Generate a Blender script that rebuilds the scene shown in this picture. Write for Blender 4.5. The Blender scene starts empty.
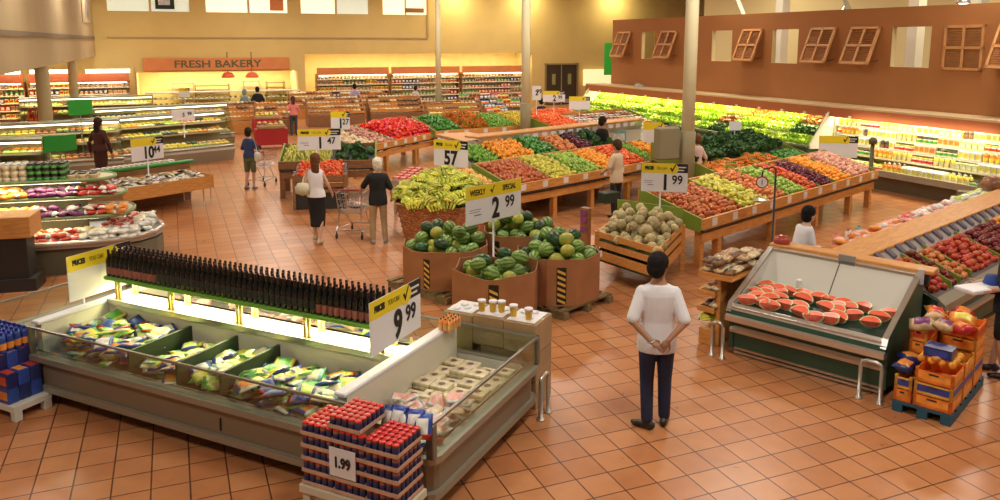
import bpy, bmesh, math, random
from mathutils import Vector, Matrix, noise
random.seed(7)
R = math.radians
SC = bpy.context.scene
COL = SC.collection

# ------------------------------------------------------------------ camera
FPX, CY, YH, CAMH = 794.0, 167.0, 42.0, 3.85
PITCH = math.atan((CY - YH) / FPX)
cam_d = bpy.data.cameras.new('camera')
cam = bpy.data.objects.new('camera', cam_d)
COL.objects.link(cam)
cam.location = (0, 0, CAMH)
cam.rotation_euler = (R(90) - PITCH, 0, 0)
cam_d.sensor_width = 36.0
cam_d.lens = FPX / 1000 * 36.0
cam_d.shift_y = -(250 - CY) / 1000.0
cam_d.clip_end = 200
SC.camera = cam

# ------------------------------------------------------------------ world, exposure
W = bpy.data.worlds.new('world')
SC.world = W
W.use_nodes = True
W.node_tree.nodes['Background'].inputs[0].default_value = (1.0, 0.91, 0.76, 1)
W.node_tree.nodes['Background'].inputs[1].default_value = 0.17
SC.view_settings.view_transform = 'Standard'
SC.view_settings.look = 'None'
SC.view_settings.gamma = 1
SC.view_settings.exposure = -0.06
SC.view_settings.use_curve_mapping = False


def area(name, loc, sx, sy, power, color, rot=(0, 0, 0), spread=180):
    l = bpy.data.lights.new(name, 'AREA')
    l.shape = 'RECTANGLE'
    l.size, l.size_y, l.energy, l.color = sx, sy, power, color
    l.spread = R(spread)
    o = bpy.data.objects.new(name, l)
    o.location, o.rotation_euler = loc, rot
    COL.objects.link(o)
    return o


WARM = (1.0, 0.92, 0.79)
BA = R(22.4)                     # the building's own grid, turned from the view


def bld(s, t):                   # building grid: s along the back wall, t away from us
    return (s * math.cos(BA) - t * math.sin(BA), s * math.sin(BA) + t * math.cos(BA))


LAMPS = []
for t in (4, 13, 22, 31, 40):
    for s in (-10, -3, 4, 11, 18):
        if not (t == 4 and s < -5):
            LAMPS.append((*bld(s, t), 6.9))
for i, (x, y, z) in enumerate(LAMPS):
    area('ceiling_lamp_light', (x, y, z), 2.0, 0.7, 240, WARM, (0, 0, BA))


# ------------------------------------------------------------------ picture measurements -> metres
def ray(px, py):
    u, v = (px - 500) / FPX, (CY - py) / FPX
    c, s = math.cos(PITCH), math.sin(PITCH)
    return Vector((u, c + v * s, -s + v * c))


def at(px, py, z=0.0):
    r = ray(px, py)
    t = (z - CAMH) / r.z
    return (r.x * t, r.y * t)


def on(px, py, Y):
    r = ray(px, py)
    t = Y / r.y
    return Vector((r.x * t, Y, CAMH + r.z * t))


class Fr:
    """a local frame standing on the floor"""
    def __init__(s, x, y, rot):
        s.x, s.y, s.rot = x, y, R(rot)
        s.c, s.s = math.cos(s.rot), math.sin(s.rot)

    def w(s, x, y, z=0):
        return (s.x + x * s.c - y * s.s, s.y + x * s.s + y * s.c, z)

    def loc(s, p):
        dx, dy = p[0] - s.x, p[1] - s.y
        return (dx * s.c + dy * s.s, -dx * s.s + dy * s.c)


# ------------------------------------------------------------------ materials
MATS = {}


def mat(name, col, rough=0.6, metal=0.0, var=0.0, scale=8.0, col2=None, rnd=0.0, bump=0.0, emit=0.0, spec=0.5,
        trans=0.0, alpha=1.0, coat=0.0, stretch=None, sss=0.0):
    if name in MATS:
        return MATS[name]
    m = bpy.data.materials.new(name)
    m.use_nodes = True
    n, l = m.node_tree.nodes, m.node_tree.links
    b = n['Principled BSDF']
    b.inputs['Roughness'].default_value = rough
    b.inputs['Metallic'].default_value = metal
    b.inputs['Specular IOR Level'].default_value = spec
    b.inputs['Coat Weight'].default_value = coat
    if trans:
        b.inputs['Transmission Weight'].default_value = trans
    c1 = (*col, 1)
    b.inputs['Base Color'].default_value = c1
    if emit:
        b.inputs['Emission Color'].default_value = c1
        b.inputs['Emission Strength'].default_value = emit
    if alpha < 1:
        b.inputs['Alpha'].default_value = alpha
    src = None
    if col2 is not None or var:
        tc = n.new('ShaderNodeTexCoord')
        nz = n.new('ShaderNodeTexNoise')
        nz.inputs['Scale'].default_value = scale
        nz.inputs['Detail'].default_value = 3
        if stretch:
            mp = n.new('ShaderNodeMapping')
            mp.inputs['Scale'].default_value = stretch
            l.new(tc.outputs['Object'], mp.inputs['Vector'])
            l.new(mp.outputs['Vector'], nz.inputs['Vector'])
        else:
            l.new(tc.outputs['Object'], nz.inputs['Vector'])
        rp = n.new('ShaderNodeValToRGB')
        rp.color_ramp.elements[0].position, rp.color_ramp.elements[1].position = 0.36, 0.64
        cc = col2 if col2 is not None else tuple(min(1, c * (1 + var)) for c in col)
        ca = col if col2 is not None else tuple(c * (1 - var) for c in col)
        rp.color_ramp.elements[0].color, rp.color_ramp.elements[1].color = (*ca, 1), (*cc, 1)
        l.new(nz.outputs['Fac'], rp.inputs['Fac'])
        src = rp.outputs['Color']
        if bump:
            bp = n.new('ShaderNodeBump')
            bp.inputs['Strength'].default_value = bump
            bp.inputs['Distance'].default_value = 0.02
            l.new(nz.outputs['Fac'], bp.inputs['Height'])
            l.new(bp.outputs['Normal'], b.inputs['Normal'])
    if rnd:
        oi = n.new('ShaderNodeObjectInfo')
        hs = n.new('ShaderNodeHueSaturation')
        mr = n.new('ShaderNodeMapRange')
        mr.inputs['To Min'].default_value, mr.inputs['To Max'].default_value = 0.5 - rnd * 0.022, 0.5 + rnd * 0.022
        l.new(oi.outputs['Random'], mr.inputs['Value'])
        mv = n.new('ShaderNodeMath')
        mv.operation = 'MULTIPLY'
        mv.inputs[1].default_value = 7.31
        mf = n.new('ShaderNodeMath')
        mf.operation = 'FRACT'
        l.new(oi.outputs['Random'], mv.inputs[0])
        l.new(mv.outputs[0], mf.inputs[0])
        mw = n.new('ShaderNodeMapRange')
        mw.inputs['To Min'].default_value, mw.inputs['To Max'].default_value = 1 - rnd * 0.5, 1 + rnd * 0.35
        l.new(mf.outputs[0], mw.inputs['Value'])
        l.new(mr.outputs[0], hs.inputs['Hue'])
        l.new(mw.outputs[0], hs.inputs['Value'])
        if src:
            l.new(src, hs.inputs['Color'])
        else:
            hs.inputs['Color'].default_value = c1
        src = hs.outputs['Color']
    if src:
        l.new(src, b.inputs['Base Color'])
        if emit:
            l.new(src, b.inputs['Emission Color'])
    MATS[name] = m
    return m


def glass_mat():
    m = bpy.data.materials.new('clear_glass')
    m.use_nodes = True
    n, l = m.node_tree.nodes, m.node_tree.links
    n.remove(n['Principled BSDF'])
    out = n['Material Output']
    tr = n.new('ShaderNodeBsdfTransparent')
    tr.inputs[0].default_value = (0.88, 0.93, 0.88, 1)
    gl = n.new('ShaderNodeBsdfGlossy')
    gl.inputs['Roughness'].default_value = 0.03
    lw = n.new('ShaderNodeLayerWeight')
    lw.inputs['Blend'].default_value = 0.12
    mx = n.new('ShaderNodeMixShader')
    l.new(lw.outputs['Facing'], mx.inputs[0])
    l.new(tr.outputs[0], mx.inputs[1])
    l.new(gl.outputs[0], mx.inputs[2])
    l.new(mx.outputs[0], out.inputs['Surface'])
    return m


GLASS = glass_mat()
WOOD = mat('orange_wood', (.56, .23, .055), .45, col2=(.70, .34, .095), scale=5, stretch=(1, 8, 8))
WOODD = mat('dark_wood', (.23, .10, .04), .5, col2=(.32, .15, .06), scale=5, stretch=(1, 8, 8))
CARD = mat('cardboard', (.37, .16, .065), .85, var=.08, scale=3)
CARDL = mat('light_cardboard', (.40, .26, .13), .85, var=.08, scale=4)
CREAM = mat('cream_metal', (.72, .68, .55), .4)
STEEL = mat('brushed_steel', (.62, .60, .55), .3, .8)
GREYM = mat('grey_olive_metal', (.34, .31, .24), .38, .35)
DARK = mat('dark_plastic', (.03, .03, .03), .5)
BLACK = mat('black_print', (.012, .012, .012), .5)
WHITE = mat('white_board', (.82, .82, .86), .45)
YELLOW = mat('yellow_print', (.86, .68, .02), .5)
GREEN = mat('green_board', (.16, .40, .04), .5)
GREENB = mat('bright_green_panel', (.02, .33, .03), .5)
DGREEN = mat('dark_green_metal', (.03, .085, .055), .4)
OLIVE = mat('olive_board', (.20, .27, .03), .55)
GOLD = mat('brass_post', (.75, .55, .18), .35, .5)
LABELW = mat('paper_tag', (.75, .74, .70), .7)
PALLETW = mat('pallet_wood', (.22, .16, .07), .8, var=.2, scale=10)
LTUBE = mat('lit_tube', (1.0, .90, .62), .5, emit=6.0)
LTUBEW = mat('lit_tube_white', (1.0, .93, .80), .5, emit=5.0)


# ------------------------------------------------------------------ mesh builder
class MB:
    def __init__(s):
        s.v, s.f, s.m, s.sm = [], [], [], []

    def add(s, vs, fs, mi=0, smooth=False):
        o = len(s.v)
        s.v += [tuple(v) for v in vs]
        for f in fs:
            s.f.append([i + o for i in f])
            s.m.append(mi)
            s.sm.append(smooth)
        return s

    def box(s, x0, x1, y0, y1, z0, z1, mi=0):
        vs = [(x, y, z) for z in (z0, z1) for y in (y0, y1) for x in (x0, x1)]
        return s.add(vs, [(0, 2, 3, 1), (4, 5, 7, 6), (0, 1, 5, 4), (2, 6, 7, 3), (0, 4, 6, 2), (1, 3, 7, 5)], mi)

    def rbox(s, x0, x1, y0, y1, z0, z1, b=.01, mi=0):
        """box with chamfered upright edges and a chamfered top"""
        b = min(b, (x1 - x0) * .3, (y1 - y0) * .3, (z1 - z0) * .3)

        def ring(i, z):
            x, X, y, Y = x0 + i, x1 - i, y0 + i, y1 - i
            return [(x + b, y, z), (X - b, y, z), (X, y + b, z), (X, Y - b, z), (X - b, Y, z), (x + b, Y, z), (x, Y - b, z), (x, y + b, z)]
        vs = ring(b, z0) + ring(0, z0 + b) + ring(0, z1 - b) + ring(b, z1)
        fs = [tuple(reversed(range(8))), tuple(range(24, 32))]
        for k in range(3):
            for i in range(8):
                j = (i + 1) % 8
                fs.append((k * 8 + i, k * 8 + j, k * 8 + 8 + j, k * 8 + 8 + i))
        return s.add(vs, fs, mi)

    def prism(s, poly, z0, z1, mi=0):
        n = len(poly)
        vs = [(x, y, z0) for x, y in poly] + [(x, y, z1) for x, y in poly]
        fs = [tuple(reversed(range(n))), tuple(range(n, 2 * n))] + [(i, (i + 1) % n, n + (i + 1) % n, n + i) for i in range(n)]
        return s.add(vs, fs, mi)

    def extrude(s, prof, x0, x1, mi=0):
        """profile in (y,z) run along x"""
        n = len(prof)
        vs = [(x0, y, z) for y, z in prof] + [(x1, y, z) for y, z in prof]
        fs = [tuple(range(n)), tuple(reversed(range(n, 2 * n)))] + [((i + 1) % n, i, n + i, n + (i + 1) % n) for i in range(n)]
        return s.add(vs, fs, mi)

    def tube(s, pts, r, n=8, mi=0, smooth=True):
        pts = [Vector(p) for p in pts]
        rs = r if isinstance(r, (list, tuple)) else [r] * len(pts)
        vs = []
        for i, p in enumerate(pts):
            a, b = pts[max(0, i - 1)], pts[min(len(pts) - 1, i + 1)]
            d = (b - a).normalized()
            up = Vector((0, 0, 1)) if abs(d.z) < .95 else Vector((1, 0, 0))
            u = d.cross(up).normalized()
            w = u.cross(d)
            for k in range(n):
                t = 2 * math.pi * k / n
                vs.append(p + (u * math.cos(t) + w * math.sin(t)) * rs[i])
        m = len(pts)
        fs = [(i * n + k, i * n + (k + 1) % n, (i + 1) * n + (k + 1) % n, (i + 1) * n + k) for i in range(m - 1) for k in range(n)]
        fs += [tuple(range(n)), tuple(reversed(range((m - 1) * n, m * n)))]
        return s.add(vs, fs, mi, smooth)

    def lathe(s, prof, n=12, c=(0, 0, 0), mi=0, smooth=True, lobes=0):
        vs = []
        for r, z in prof:
            for k in range(n):
                t = 2 * math.pi * k / n
                q = r * (1 + lobes * math.cos(4 * t))
                vs.append((c[0] + q * math.cos(t), c[1] + q * math.sin(t), c[2] + z))
        m = len(prof)
        fs = [(i * n + k, i * n + (k + 1) % n, (i + 1) * n + (k + 1) % n, (i + 1) * n + k) for i in range(m - 1) for k in range(n)]
        fs += [tuple(reversed(range(n))), tuple(range((m - 1) * n, m * n))]
        return s.add(vs, fs, mi, smooth)

    def loft(s, rings, n=14, mi=0):
        """rings: (centre, rx, ry) in horizontal planes"""
        vs = []
        for c, rx, ry in rings:
            for k in range(n):
                t = 2 * math.pi * k / n
                vs.append((c[0] + rx * math.cos(t), c[1] + ry * math.sin(t), c[2]))
        m = len(rings)
        fs = [(i * n + k, i * n + (k + 1) % n, (i + 1) * n + (k + 1) % n, (i + 1) * n + k) for i in range(m - 1) for k in range(n)]
        fs += [tuple(reversed(range(n))), tuple(range((m - 1) * n, m * n))]
        return s.add(vs, fs, mi, True)

    def ell(s, c, r, n=12, m=8, mi=0, rot=None):
        pr = [(math.sin(math.pi * i / m), -math.cos(math.pi * i / m)) for i in range(m + 1)]
        vs = []
        for q, z in pr:
            for k in range(n):
                t = 2 * math.pi * k / n
                v = Vector((max(q, .01) * math.cos(t) * r[0], max(q, .01) * math.sin(t) * r[1], z * r[2]))
                if rot:
                    v = rot @ v
                vs.append((v.x + c[0], v.y + c[1], v.z + c[2]))
        fs = [(i * n + k, i * n + (k + 1) % n, (i + 1) * n + (k + 1) % n, (i + 1) * n + k) for i in range(m) for k in range(n)]
        fs += [tuple(reversed(range(n))), tuple(range(m * n, (m + 1) * n))]
        return s.add(vs, fs, mi, True)

    def mesh(s, name, mats):
        me = bpy.data.meshes.new(name)
        me.from_pydata(s.v, [], s.f)
        for m in (mats if isinstance(mats, (list, tuple)) else [mats]):
            me.materials.append(m)
        me.polygons.foreach_set('material_index', s.m)
        me.polygons.foreach_set('use_smooth', s.sm)
        me.update()
        return me

    def build(s, name, mats, parent=None):
        o = bpy.data.objects.new(name, s.mesh(name, mats))
        COL.objects.link(o)
        if parent is not None:
            o.parent = parent
        return o


def tag(o, label=None, cat=None, group=None, kind=None):
    if label:
        o['label'] = label
    if cat:
        o['category'] = cat
    if group:
        o['group'] = group
    if kind:
        o['kind'] = kind
    return o


def thing(name, label, cat, loc=(0, 0, 0), rz=0.0, group=None):
    o = bpy.data.objects.new(name, None)
    o.empty_display_size = .1
    COL.objects.link(o)
    o.location = loc
    o.rotation_euler = (0, 0, rz)
    return tag(o, label, cat, group)


def inst(name, me, loc, rot, label, cat, group=None, scale=None):
    o = bpy.data.objects.new(name, me)
    COL.objects.link(o)
    o.location = loc
    o.rotation_euler = rot
    if scale:
        o.scale = scale if isinstance(scale, tuple) else (scale,) * 3
    return tag(o, label, cat, group)


def text_mesh(txt, size, mats, depth=.004, bold=0.0, align='CENTER', sx=1.0):
    c = bpy.data.curves.new('lettering', 'FONT')
    c.body, c.size, c.extrude, c.offset = txt, size, depth, bold
    c.align_x, c.align_y = align, 'CENTER'
    c.resolution_u = 3
    o = bpy.data.objects.new('lettering_tmp', c)
    COL.objects.link(o)
    dg = bpy.context.evaluated_depsgraph_get()
    me = bpy.data.meshes.new_from_object(o.evaluated_get(dg))
    bpy.data.objects.remove(o)
    for v in me.vertices:
        v.co.x *= sx
    me.materials.clear()
    me.materials.append(mats)
    return me


def letters(name, txt, size, parent, x, y, z, m=None, bold=0.0, sx=1.0, align='CENTER', flip=0):
    """upright lettering on a face looking towards local -y"""
    o = bpy.data.objects.new(name, text_mesh(txt, size, m or BLACK, .002, bold, align, sx))
    COL.objects.link(o)
    o.parent = parent
    o.location = (x, y, z)
    o.rotation_euler = (R(90), 0, flip)
    return o


def struct(o, name=None):
    o['kind'] = 'structure'
    return o


# ================================================================== THE ROOM
def floor_mat():
    m = bpy.data.materials.new('terracotta_tiles')
    m.use_nodes = True
    n, l = m.node_tree.nodes, m.node_tree.links
    b = n['Principled BSDF']
    tc = n.new('ShaderNodeTexCoord')
    br = n.new('ShaderNodeTexBrick')
    br.offset, br.squash = 0.0, 1.0
    br.inputs['Scale'].default_value = 1.0
    br.inputs['Brick Width'].default_value = TILE
    br.inputs['Row Height'].default_value = TILE
    br.inputs['Mortar Size'].default_value = 0.008
    br.inputs['Mortar Smooth'].default_value = 0.3
    br.inputs['Color1'].default_value = (.46, .178, .068, 1)
    br.inputs['Color2'].default_value = (.56, .245, .10, 1)
    br.inputs['Mortar'].default_value = (.11, .042, .022, 1)
    l.new(tc.outputs['Object'], br.inputs['Vector'])
    nz = n.new('ShaderNodeTexNoise')
    nz.inputs['Scale'].default_value = 5.0
    nz.inputs['Detail'].default_value = 5
    l.new(tc.outputs['Object'], nz.inputs['Vector'])
    mx = n.new('ShaderNodeMix')
    mx.data_type = 'RGBA'
    mx.blend_type = 'OVERLAY'
    mx.inputs['Factor'].default_value = .18
    l.new(br.outputs['Color'], mx.inputs['A'])
    l.new(nz.outputs['Fac'], mx.inputs['B'])
    l.new(mx.outputs['Result'], b.inputs['Base Color'])
    mr = n.new('ShaderNodeMapRange')
    mr.inputs['To Min'].default_value, mr.inputs['To Max'].default_value = .24, .36
    l.new(nz.outputs['Fac'], mr.inputs['Value'])
    l.new(mr.outputs[0], b.inputs['Roughness'])
    bp = n.new('ShaderNodeBump')
    bp.inputs['Strength'].default_value = .10
    bp.inputs['Distance'].default_value = .004
    bp.invert = True
    l.new(br.outputs['Fac'], bp.inputs['Height'])
    l.new(bp.outputs['Normal'], b.inputs['Normal'])
    b.inputs['Specular IOR Level'].default_value = .38
    return m


TILE = 0.318
FL = Fr(0, 0, 22.4)
ax = FL.loc(at(152, 465))[0]
by = FL.loc(at(587, 477))[1]
fo = MB().box(-30, 35, -14, 62, -.2, 0).build('floor', floor_mat())
fo.location = FL.w(ax % TILE, by % TILE, 0)
fo.rotation_euler = (0, 0, BA)
struct(fo)

WALLY = mat('ochre_wall', (.62, .46, .17), .8, var=.03, scale=1)
WALLT = mat('tan_wall', (.62, .44, .24), .8, var=.03, scale=1)
BROWN = mat('brown_wall', (.38, .15, .042), .75, var=.05, scale=.6)
RUST = mat('rust_fascia', (.42, .11, .035), .6, var=.05, scale=2)
ORANGEP = mat('orange_fascia', (.62, .22, .07), .6, var=.05, scale=2)
TANL = mat('tan_ledge', (.62, .45, .24), .6)
CEILM = mat('ceiling_paint', (.55, .52, .42), .9)
SOFF = mat('taupe_wall', (.50, .39, .22), .8, var=.04, scale=.7)
LITPANE = mat('lit_pane', (1.0, .90, .62), .6, emit=1.0)
LITPANEG = mat('lit_pane_green', (.72, .78, .62), .6, emit=.55)
YLIT = mat('pale_yellow_paint', (.85, .74, .36), .7, var=.04, scale=2)

ce = struct(MB().box(-30, 35, -14, 62, 7.4, 7.6).build('ceiling', CEILM))
ce.location = fo.location
ce.rotation_euler = (0, 0, BA)

BW = Fr(3.8, 49.5, 22.4)         # back wall: x along the wall, y away from us


def bwall(name, m, boxes, parent=None):
    b = MB()
    for q in boxes:
        b.box(*q)
    o = b.build(name, m, parent)
    if parent is None:
        o.location = BW.w(0, 0)
        o.rotation_euler = (0, 0, BA)
        struct(o)
    return o


WIN = [(-25.1, -21.3), (-20.5, -16.4), (-15.7, -12.0), (-11.2, -8.6)]
bx = [(-34, -24.0, 0, .4, 0, 5.35), (-24.0, -16.0, 0, .4, 2.32, 5.35), (-16.0, -15.6, 0, .4, 0, 5.35), (-15.6, -2.0, 0, .4, 3.2, 5.35),
      (-2.0, 34, 0, .4, 0, 7.4), (-8.4, -2.0, 0, .4, 5.35, 7.4), (-34, -25.1, 0, .4, 5.35, 7.4), (-34, -8.4, 0, .4, 6.9, 7.4)]
for (a, b_), (c, d) in zip(WIN, WIN[1:] + [(-8.4, 0)]):
    bx.append((b_, c, 0, .4, 5.35, 6.9))
bwall('wall_back', WALLY, bx)
bwall('trim_1', mat('wall_reveal', (.40, .28, .13), .8), [(-25.2, -8.6, -.05, 0, 4.02, 4.1), (-8.66, -8.56, -.05, 0, 4.1, 7.2)])
bwall('wall_alcove_bakery', YLIT, [(-24.0, -16.0, 3.4, 3.5, 0, 2.6), (-24.1, -24.0, 0, 3.5, 0, 2.6), (-16.0, -15.9, .4, 3.5, 0, 2.6), (-24, -16, .4, 3.5, 2.5, 2.6)])
bwall('wall_alcove_grocery', YLIT, [(-15.6, -2.0, 2.6, 2.7, 0, 3.5), (-15.7, -15.6, .4, 2.7, 0, 3.4), (-2.0, -1.9, .4, 2.7, 0, 3.4), (-15.6, -2, .4, 2.7, 3.42, 3.5)])
for i, (a, b_) in enumerate(WIN):
    o = bwall('window_%d' % (i + 1), [LITPANE, LITPANEG], [])
    o.data = MB().box(a, a + (b_ - a) * .5, .15, .2, 5.35, 6.9, 0 if i else 1).box(a + (b_ - a) * .53, b_, .15, .2, 5.35, 6.9, 1 if i % 2 == 0 else 0).mesh('window_pane', [LITPANE, LITPANEG])
    o.location = BW.w(0, 0)
    f = MB().box(a + (b_ - a) * .5, a + (b_ - a) * .53, .1, .22, 5.35, 6.9).box(a, b_, .05, .22, 5.30, 5.38).build('window_frame', TANL, o)
pic = MB().box(-22.9, -22.0, .05, .12, 5.5, 6.6, 0).box(-22.75, -22.2, .03, .05, 5.7, 6.4, 1)
o = pic.build('framed_picture', [BLACK, mat('grey_print', (.45, .5, .6), .6, col2=(.7, .75, .8), scale=6)])
o.location, o.rotation_euler = BW.w(0, 0), (0, 0, BA)
tag(o, 'small dark framed picture in the leftmost upper window', 'picture')
for nm, a, b_, z1, m, lb in [('wall_poster', -17.3, -16.6, 6.5, ORANGEP, 'orange poster in the second upper window of the back wall'),
                             ('wall_poster', -9.9, -8.8, 5.75, mat('brown_shade', (.3, .15, .07), .7), 'brown panel in the lower corner of the rightmost upper window')]:
    o = MB().rbox(a, b_, .02, .1, 5.5, z1, .01).build(nm, m)
    o.location, o.rotation_euler = BW.w(0, 0), (0, 0, BA)
    tag(o, lb, 'poster')
# the sign
sg = thing('store_sign', 'long orange fresh bakery sign over the bakery counter', 'sign', BW.w(-20.05, -.05, 2.4), BA)
MB().rbox(-3.6, 3.6, -.08, .05, 0, .64, .01).build('sign_board', ORANGEP, sg)
letters('sign_lettering', 'FRESH BAKERY', .52, sg, 0, -.09, .31, mat('olive_letters', (.09, .10, .04), .6), .012, 1.25)
# double door
dr = struct(thing('door_1', '', None, BW.w(0, 0), BA))
for x in (-1.05, .04):
    lf = MB().rbox(x, x + 1.0, -.06, .0, 0, 2.45, .01).build('door_leaf', mat('door_paint', (.05, .035, .02), .45), dr)
    MB().box(x + .38, x + .62, -.075, -.06, 1.25, 1.9).build('door_window', mat('door_glass', (.30, .30, .12), .2), lf)
    MB().box(x + .1, x + .9, -.08, -.06, .1, .35).build('kick_plate', STEEL, lf)
MB().box(-1.15, -1.05, -.1, .02, 0, 2.55).box(1.04, 1.14, -.1, .02, 0, 2.55).box(-1.15, 1.14, -.1, .02, 2.45, 2.55).build('door_frame', mat('door_frame_paint', (.25, .18, .08), .5), dr)
for k in ('label', 'category'):
    if k in dr:
        del dr[k]
o = MB().rbox(1.5, 3.4, -.25, -.05, 1.15, 2.15, .02).build('light_box', mat('light_box_face', (1, .85, .45), .5, emit=.8))
o.location, o.rotation_euler = BW.w(0, 0), (0, 0, BA)
tag(o, 'glowing pale yellow light box beside the dark double door', 'light box')
o = MB().rbox(.0, .75, -.08, 0, 0, 1.55, .02).build('hanging_banner', GREENB)
gp = on(603.5, 75, 39)
o.location, o.rotation_euler = gp, (0, 0, BA)
tag(o, 'plain bright green banner hanging at the far end of the brown wall', 'banner')

# alcove lamps (hidden strip lights wash the alcoves)
for s0, s1, y, z, p in [(-15.3, -2.3, .9, 3.28, 330), (-23.6, -16.3, 1.8, 2.42, 330)]:
    x, yy, _ = BW.w((s0 + s1) / 2, y)
    area('alcove_strip_light', (x, yy, z), s1 - s0, .3, p, (1, .82, .48), (0, 0, BA))
    b = MB()
    k = int((s1 - s0) / 1.3)
    for i in range(k):
        u = s0 + (i + .1) * (s1 - s0) / k
        b.tube([(u, y - .25, z + .04), (u + (s1 - s0) / k * .8, y - .25, z + .04)], .03)
    o = b.build('strip_lamp', LTUBE)
    o.location, o.rotation_euler = BW.w(0, 0), (0, 0, BA)
    tag(o, 'row of glowing tubes under the alcove ceiling ' + ('behind the bakery counter' if y > 1 else 'above the long grocery shelves'), 'lamp')
# wall washers on the right part of the back wall
for s in (-7, -2.5, 3.5):
    x, y, _ = BW.w(s, -1.2)
    area('wall_washer', (x, y, 6.9), .5, .5, 110, (1, .86, .5), (R(25), 0, BA))
# left wall beyond the aisles
LW = Fr(-13.2, 0, 22.4)

# soffit on the left (taupe bulkhead) : face runs away along the building grid
sx, sy = at(0, 75, 3.15)
SF = Fr(sx, sy, 112.4)           # x away along the face, y towards the left
sf = struct(MB().box(-9, 28.6, 0, 14, 3.15, 7.4).build('wall_left_bulkhead', SOFF))
sf.location, sf.rotation_euler = SF.w(0, 0), (0, 0, SF.rot)
tr = struct(MB().box(-9, 28.6, -.03, 0, 3.98, 4.12).build('trim_2', mat('bulkhead_groove', (.25, .19, .12), .8)))
tr.location, tr.rotation_euler = SF.w(0, 0), (0, 0, SF.rot)
# left wall behind the aisles under the bulkhead
lw = struct(MB().box(-12, 27.5, 9.0, 9.3, 0, 3.15).build('wall_left', YLIT))
lw.location, lw.rotation_euler = SF.w(0, 0), (0, 0, SF.rot)
lt = thing('wall_sign', 'grey lettering high on the taupe bulkhead at the top edge', 'sign', SF.w(21, -.03, 5.2), SF.rot)
MB().rbox(-1.9, 1.9, 0, .03, -.5, .55, .01).build('sign_board', SOFF, lt)
letters('sign_lettering', 'NK', 1.2, lt, .3, -.01, .1, mat('grey_letters', (.32, .33, .33), .5), .02, 1.0)

# ------------------------------------------------------------------ right (brown) wall with shutters
WF = Fr(12.0, 19.0, 114.5)       # x away along the wall, y into the room
openings = [(641, 654), (711, 731), (771, 797), (890, 929)]


def wall_x(px, y=0.0):
    """distance along the wall plane at a picture column"""
    d = Vector(((px - 500) / FPX, 1.008))
    # solve camera + t*d on the line y=const
    nx, ny = -WF.s, WF.c
    t = (WF.x * nx + WF.y * ny + y) / (d.x * nx + d.y * ny)
    return (d.x * t - WF.x) * WF.c + (d.y * t - WF.y) * WF.s


xs = sorted([sorted((wall_x(a), wall_x(b))) for a, b in openings])
far_end = wall_x(612)
b = MB()
b.box(-7, far_end, -.14, 0, 0, 3.18).box(-7, far_end, -.14, 0, 4.25, 4.78)
prev = -7
for a, c in xs:
    b.box(prev, a, -.14, 0, 3.18, 4.25)
    prev = c
b.box(prev, far_end, -.14, 0, 3.18, 4.25)
rw = struct(b.build('wall_right', BROWN))
rw.location, rw.rotation_euler = WF.w(0, 0), (0, 0, WF.rot)
jb = MB()
for a, c in xs:
    jb.box(a, a + .02, -.15, -.005, 3.18, 4.25).box(c - .02, c, -.15, -.005, 3.18, 4.25).box(a, c, -.15, -.005, 3.17, 3.19)
jo = struct(jb.build('trim_3', mat('pale_wall', (.66, .56, .30), .8)))
jo.location, jo.rotation_euler = rw.location, rw.rotation_euler
rw2 = struct(MB().box(-12, wall_x(702, -6.0), -6.3, -6, 0, 7.4).build('wall_right_behind', mat('pale_wall', (.66, .56, .30), .8)))
rw2.location, rw2.rotation_euler = WF.w(0, 0), (0, 0, WF.rot)
for x in (3, 13):
    q = WF.w(x, -3)
    area('back_room_light', (q[0], q[1], 7.0), 3, 1, 190, (1, .9, .65))
for i, px in enumerate((718, 846, 905)):
    q = wall_x(px)
    o = struct(MB().box(q, q + .35, -3.2, -2.85, 0, 7.4).build('trim_%d' % (i + 4), mat('pale_post', (.75, .72, .6), .6)))
    o.location, o.rotation_euler = WF.w(0, 0), (0, 0, WF.rot)
# sloping roof brace seen above the wall
o = MB().tube([(wall_x(724), -.9, 4.6), (wall_x(700), -.9, 6.6)], .09, 4, smooth=False).build('roof_brace', mat('brace_paint', (.45, .42, .3), .6))
o.location, o.rotation_euler = WF.w(0, 0), (0, 0, WF.rot)
tag(o, 'slanting pale metal brace above the brown wall behind the tall near column', 'brace')
o = MB().tube([(wall_x(828), -.9, 4.5), (wall_x(800), -.9, 6.4)], .09, 4, smooth=False).build('roof_brace', mat('brace_paint', (.45, .42, .3), .6))
o.location, o.rotation_euler = WF.w(0, 0), (0, 0, WF.rot)
tag(o, 'slanting pale metal brace above the brown wall over the middle shutters', 'brace')
SHUT = mat('shutter_wood', (.42, .18, .055), .55, var=.12, scale=4)


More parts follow.
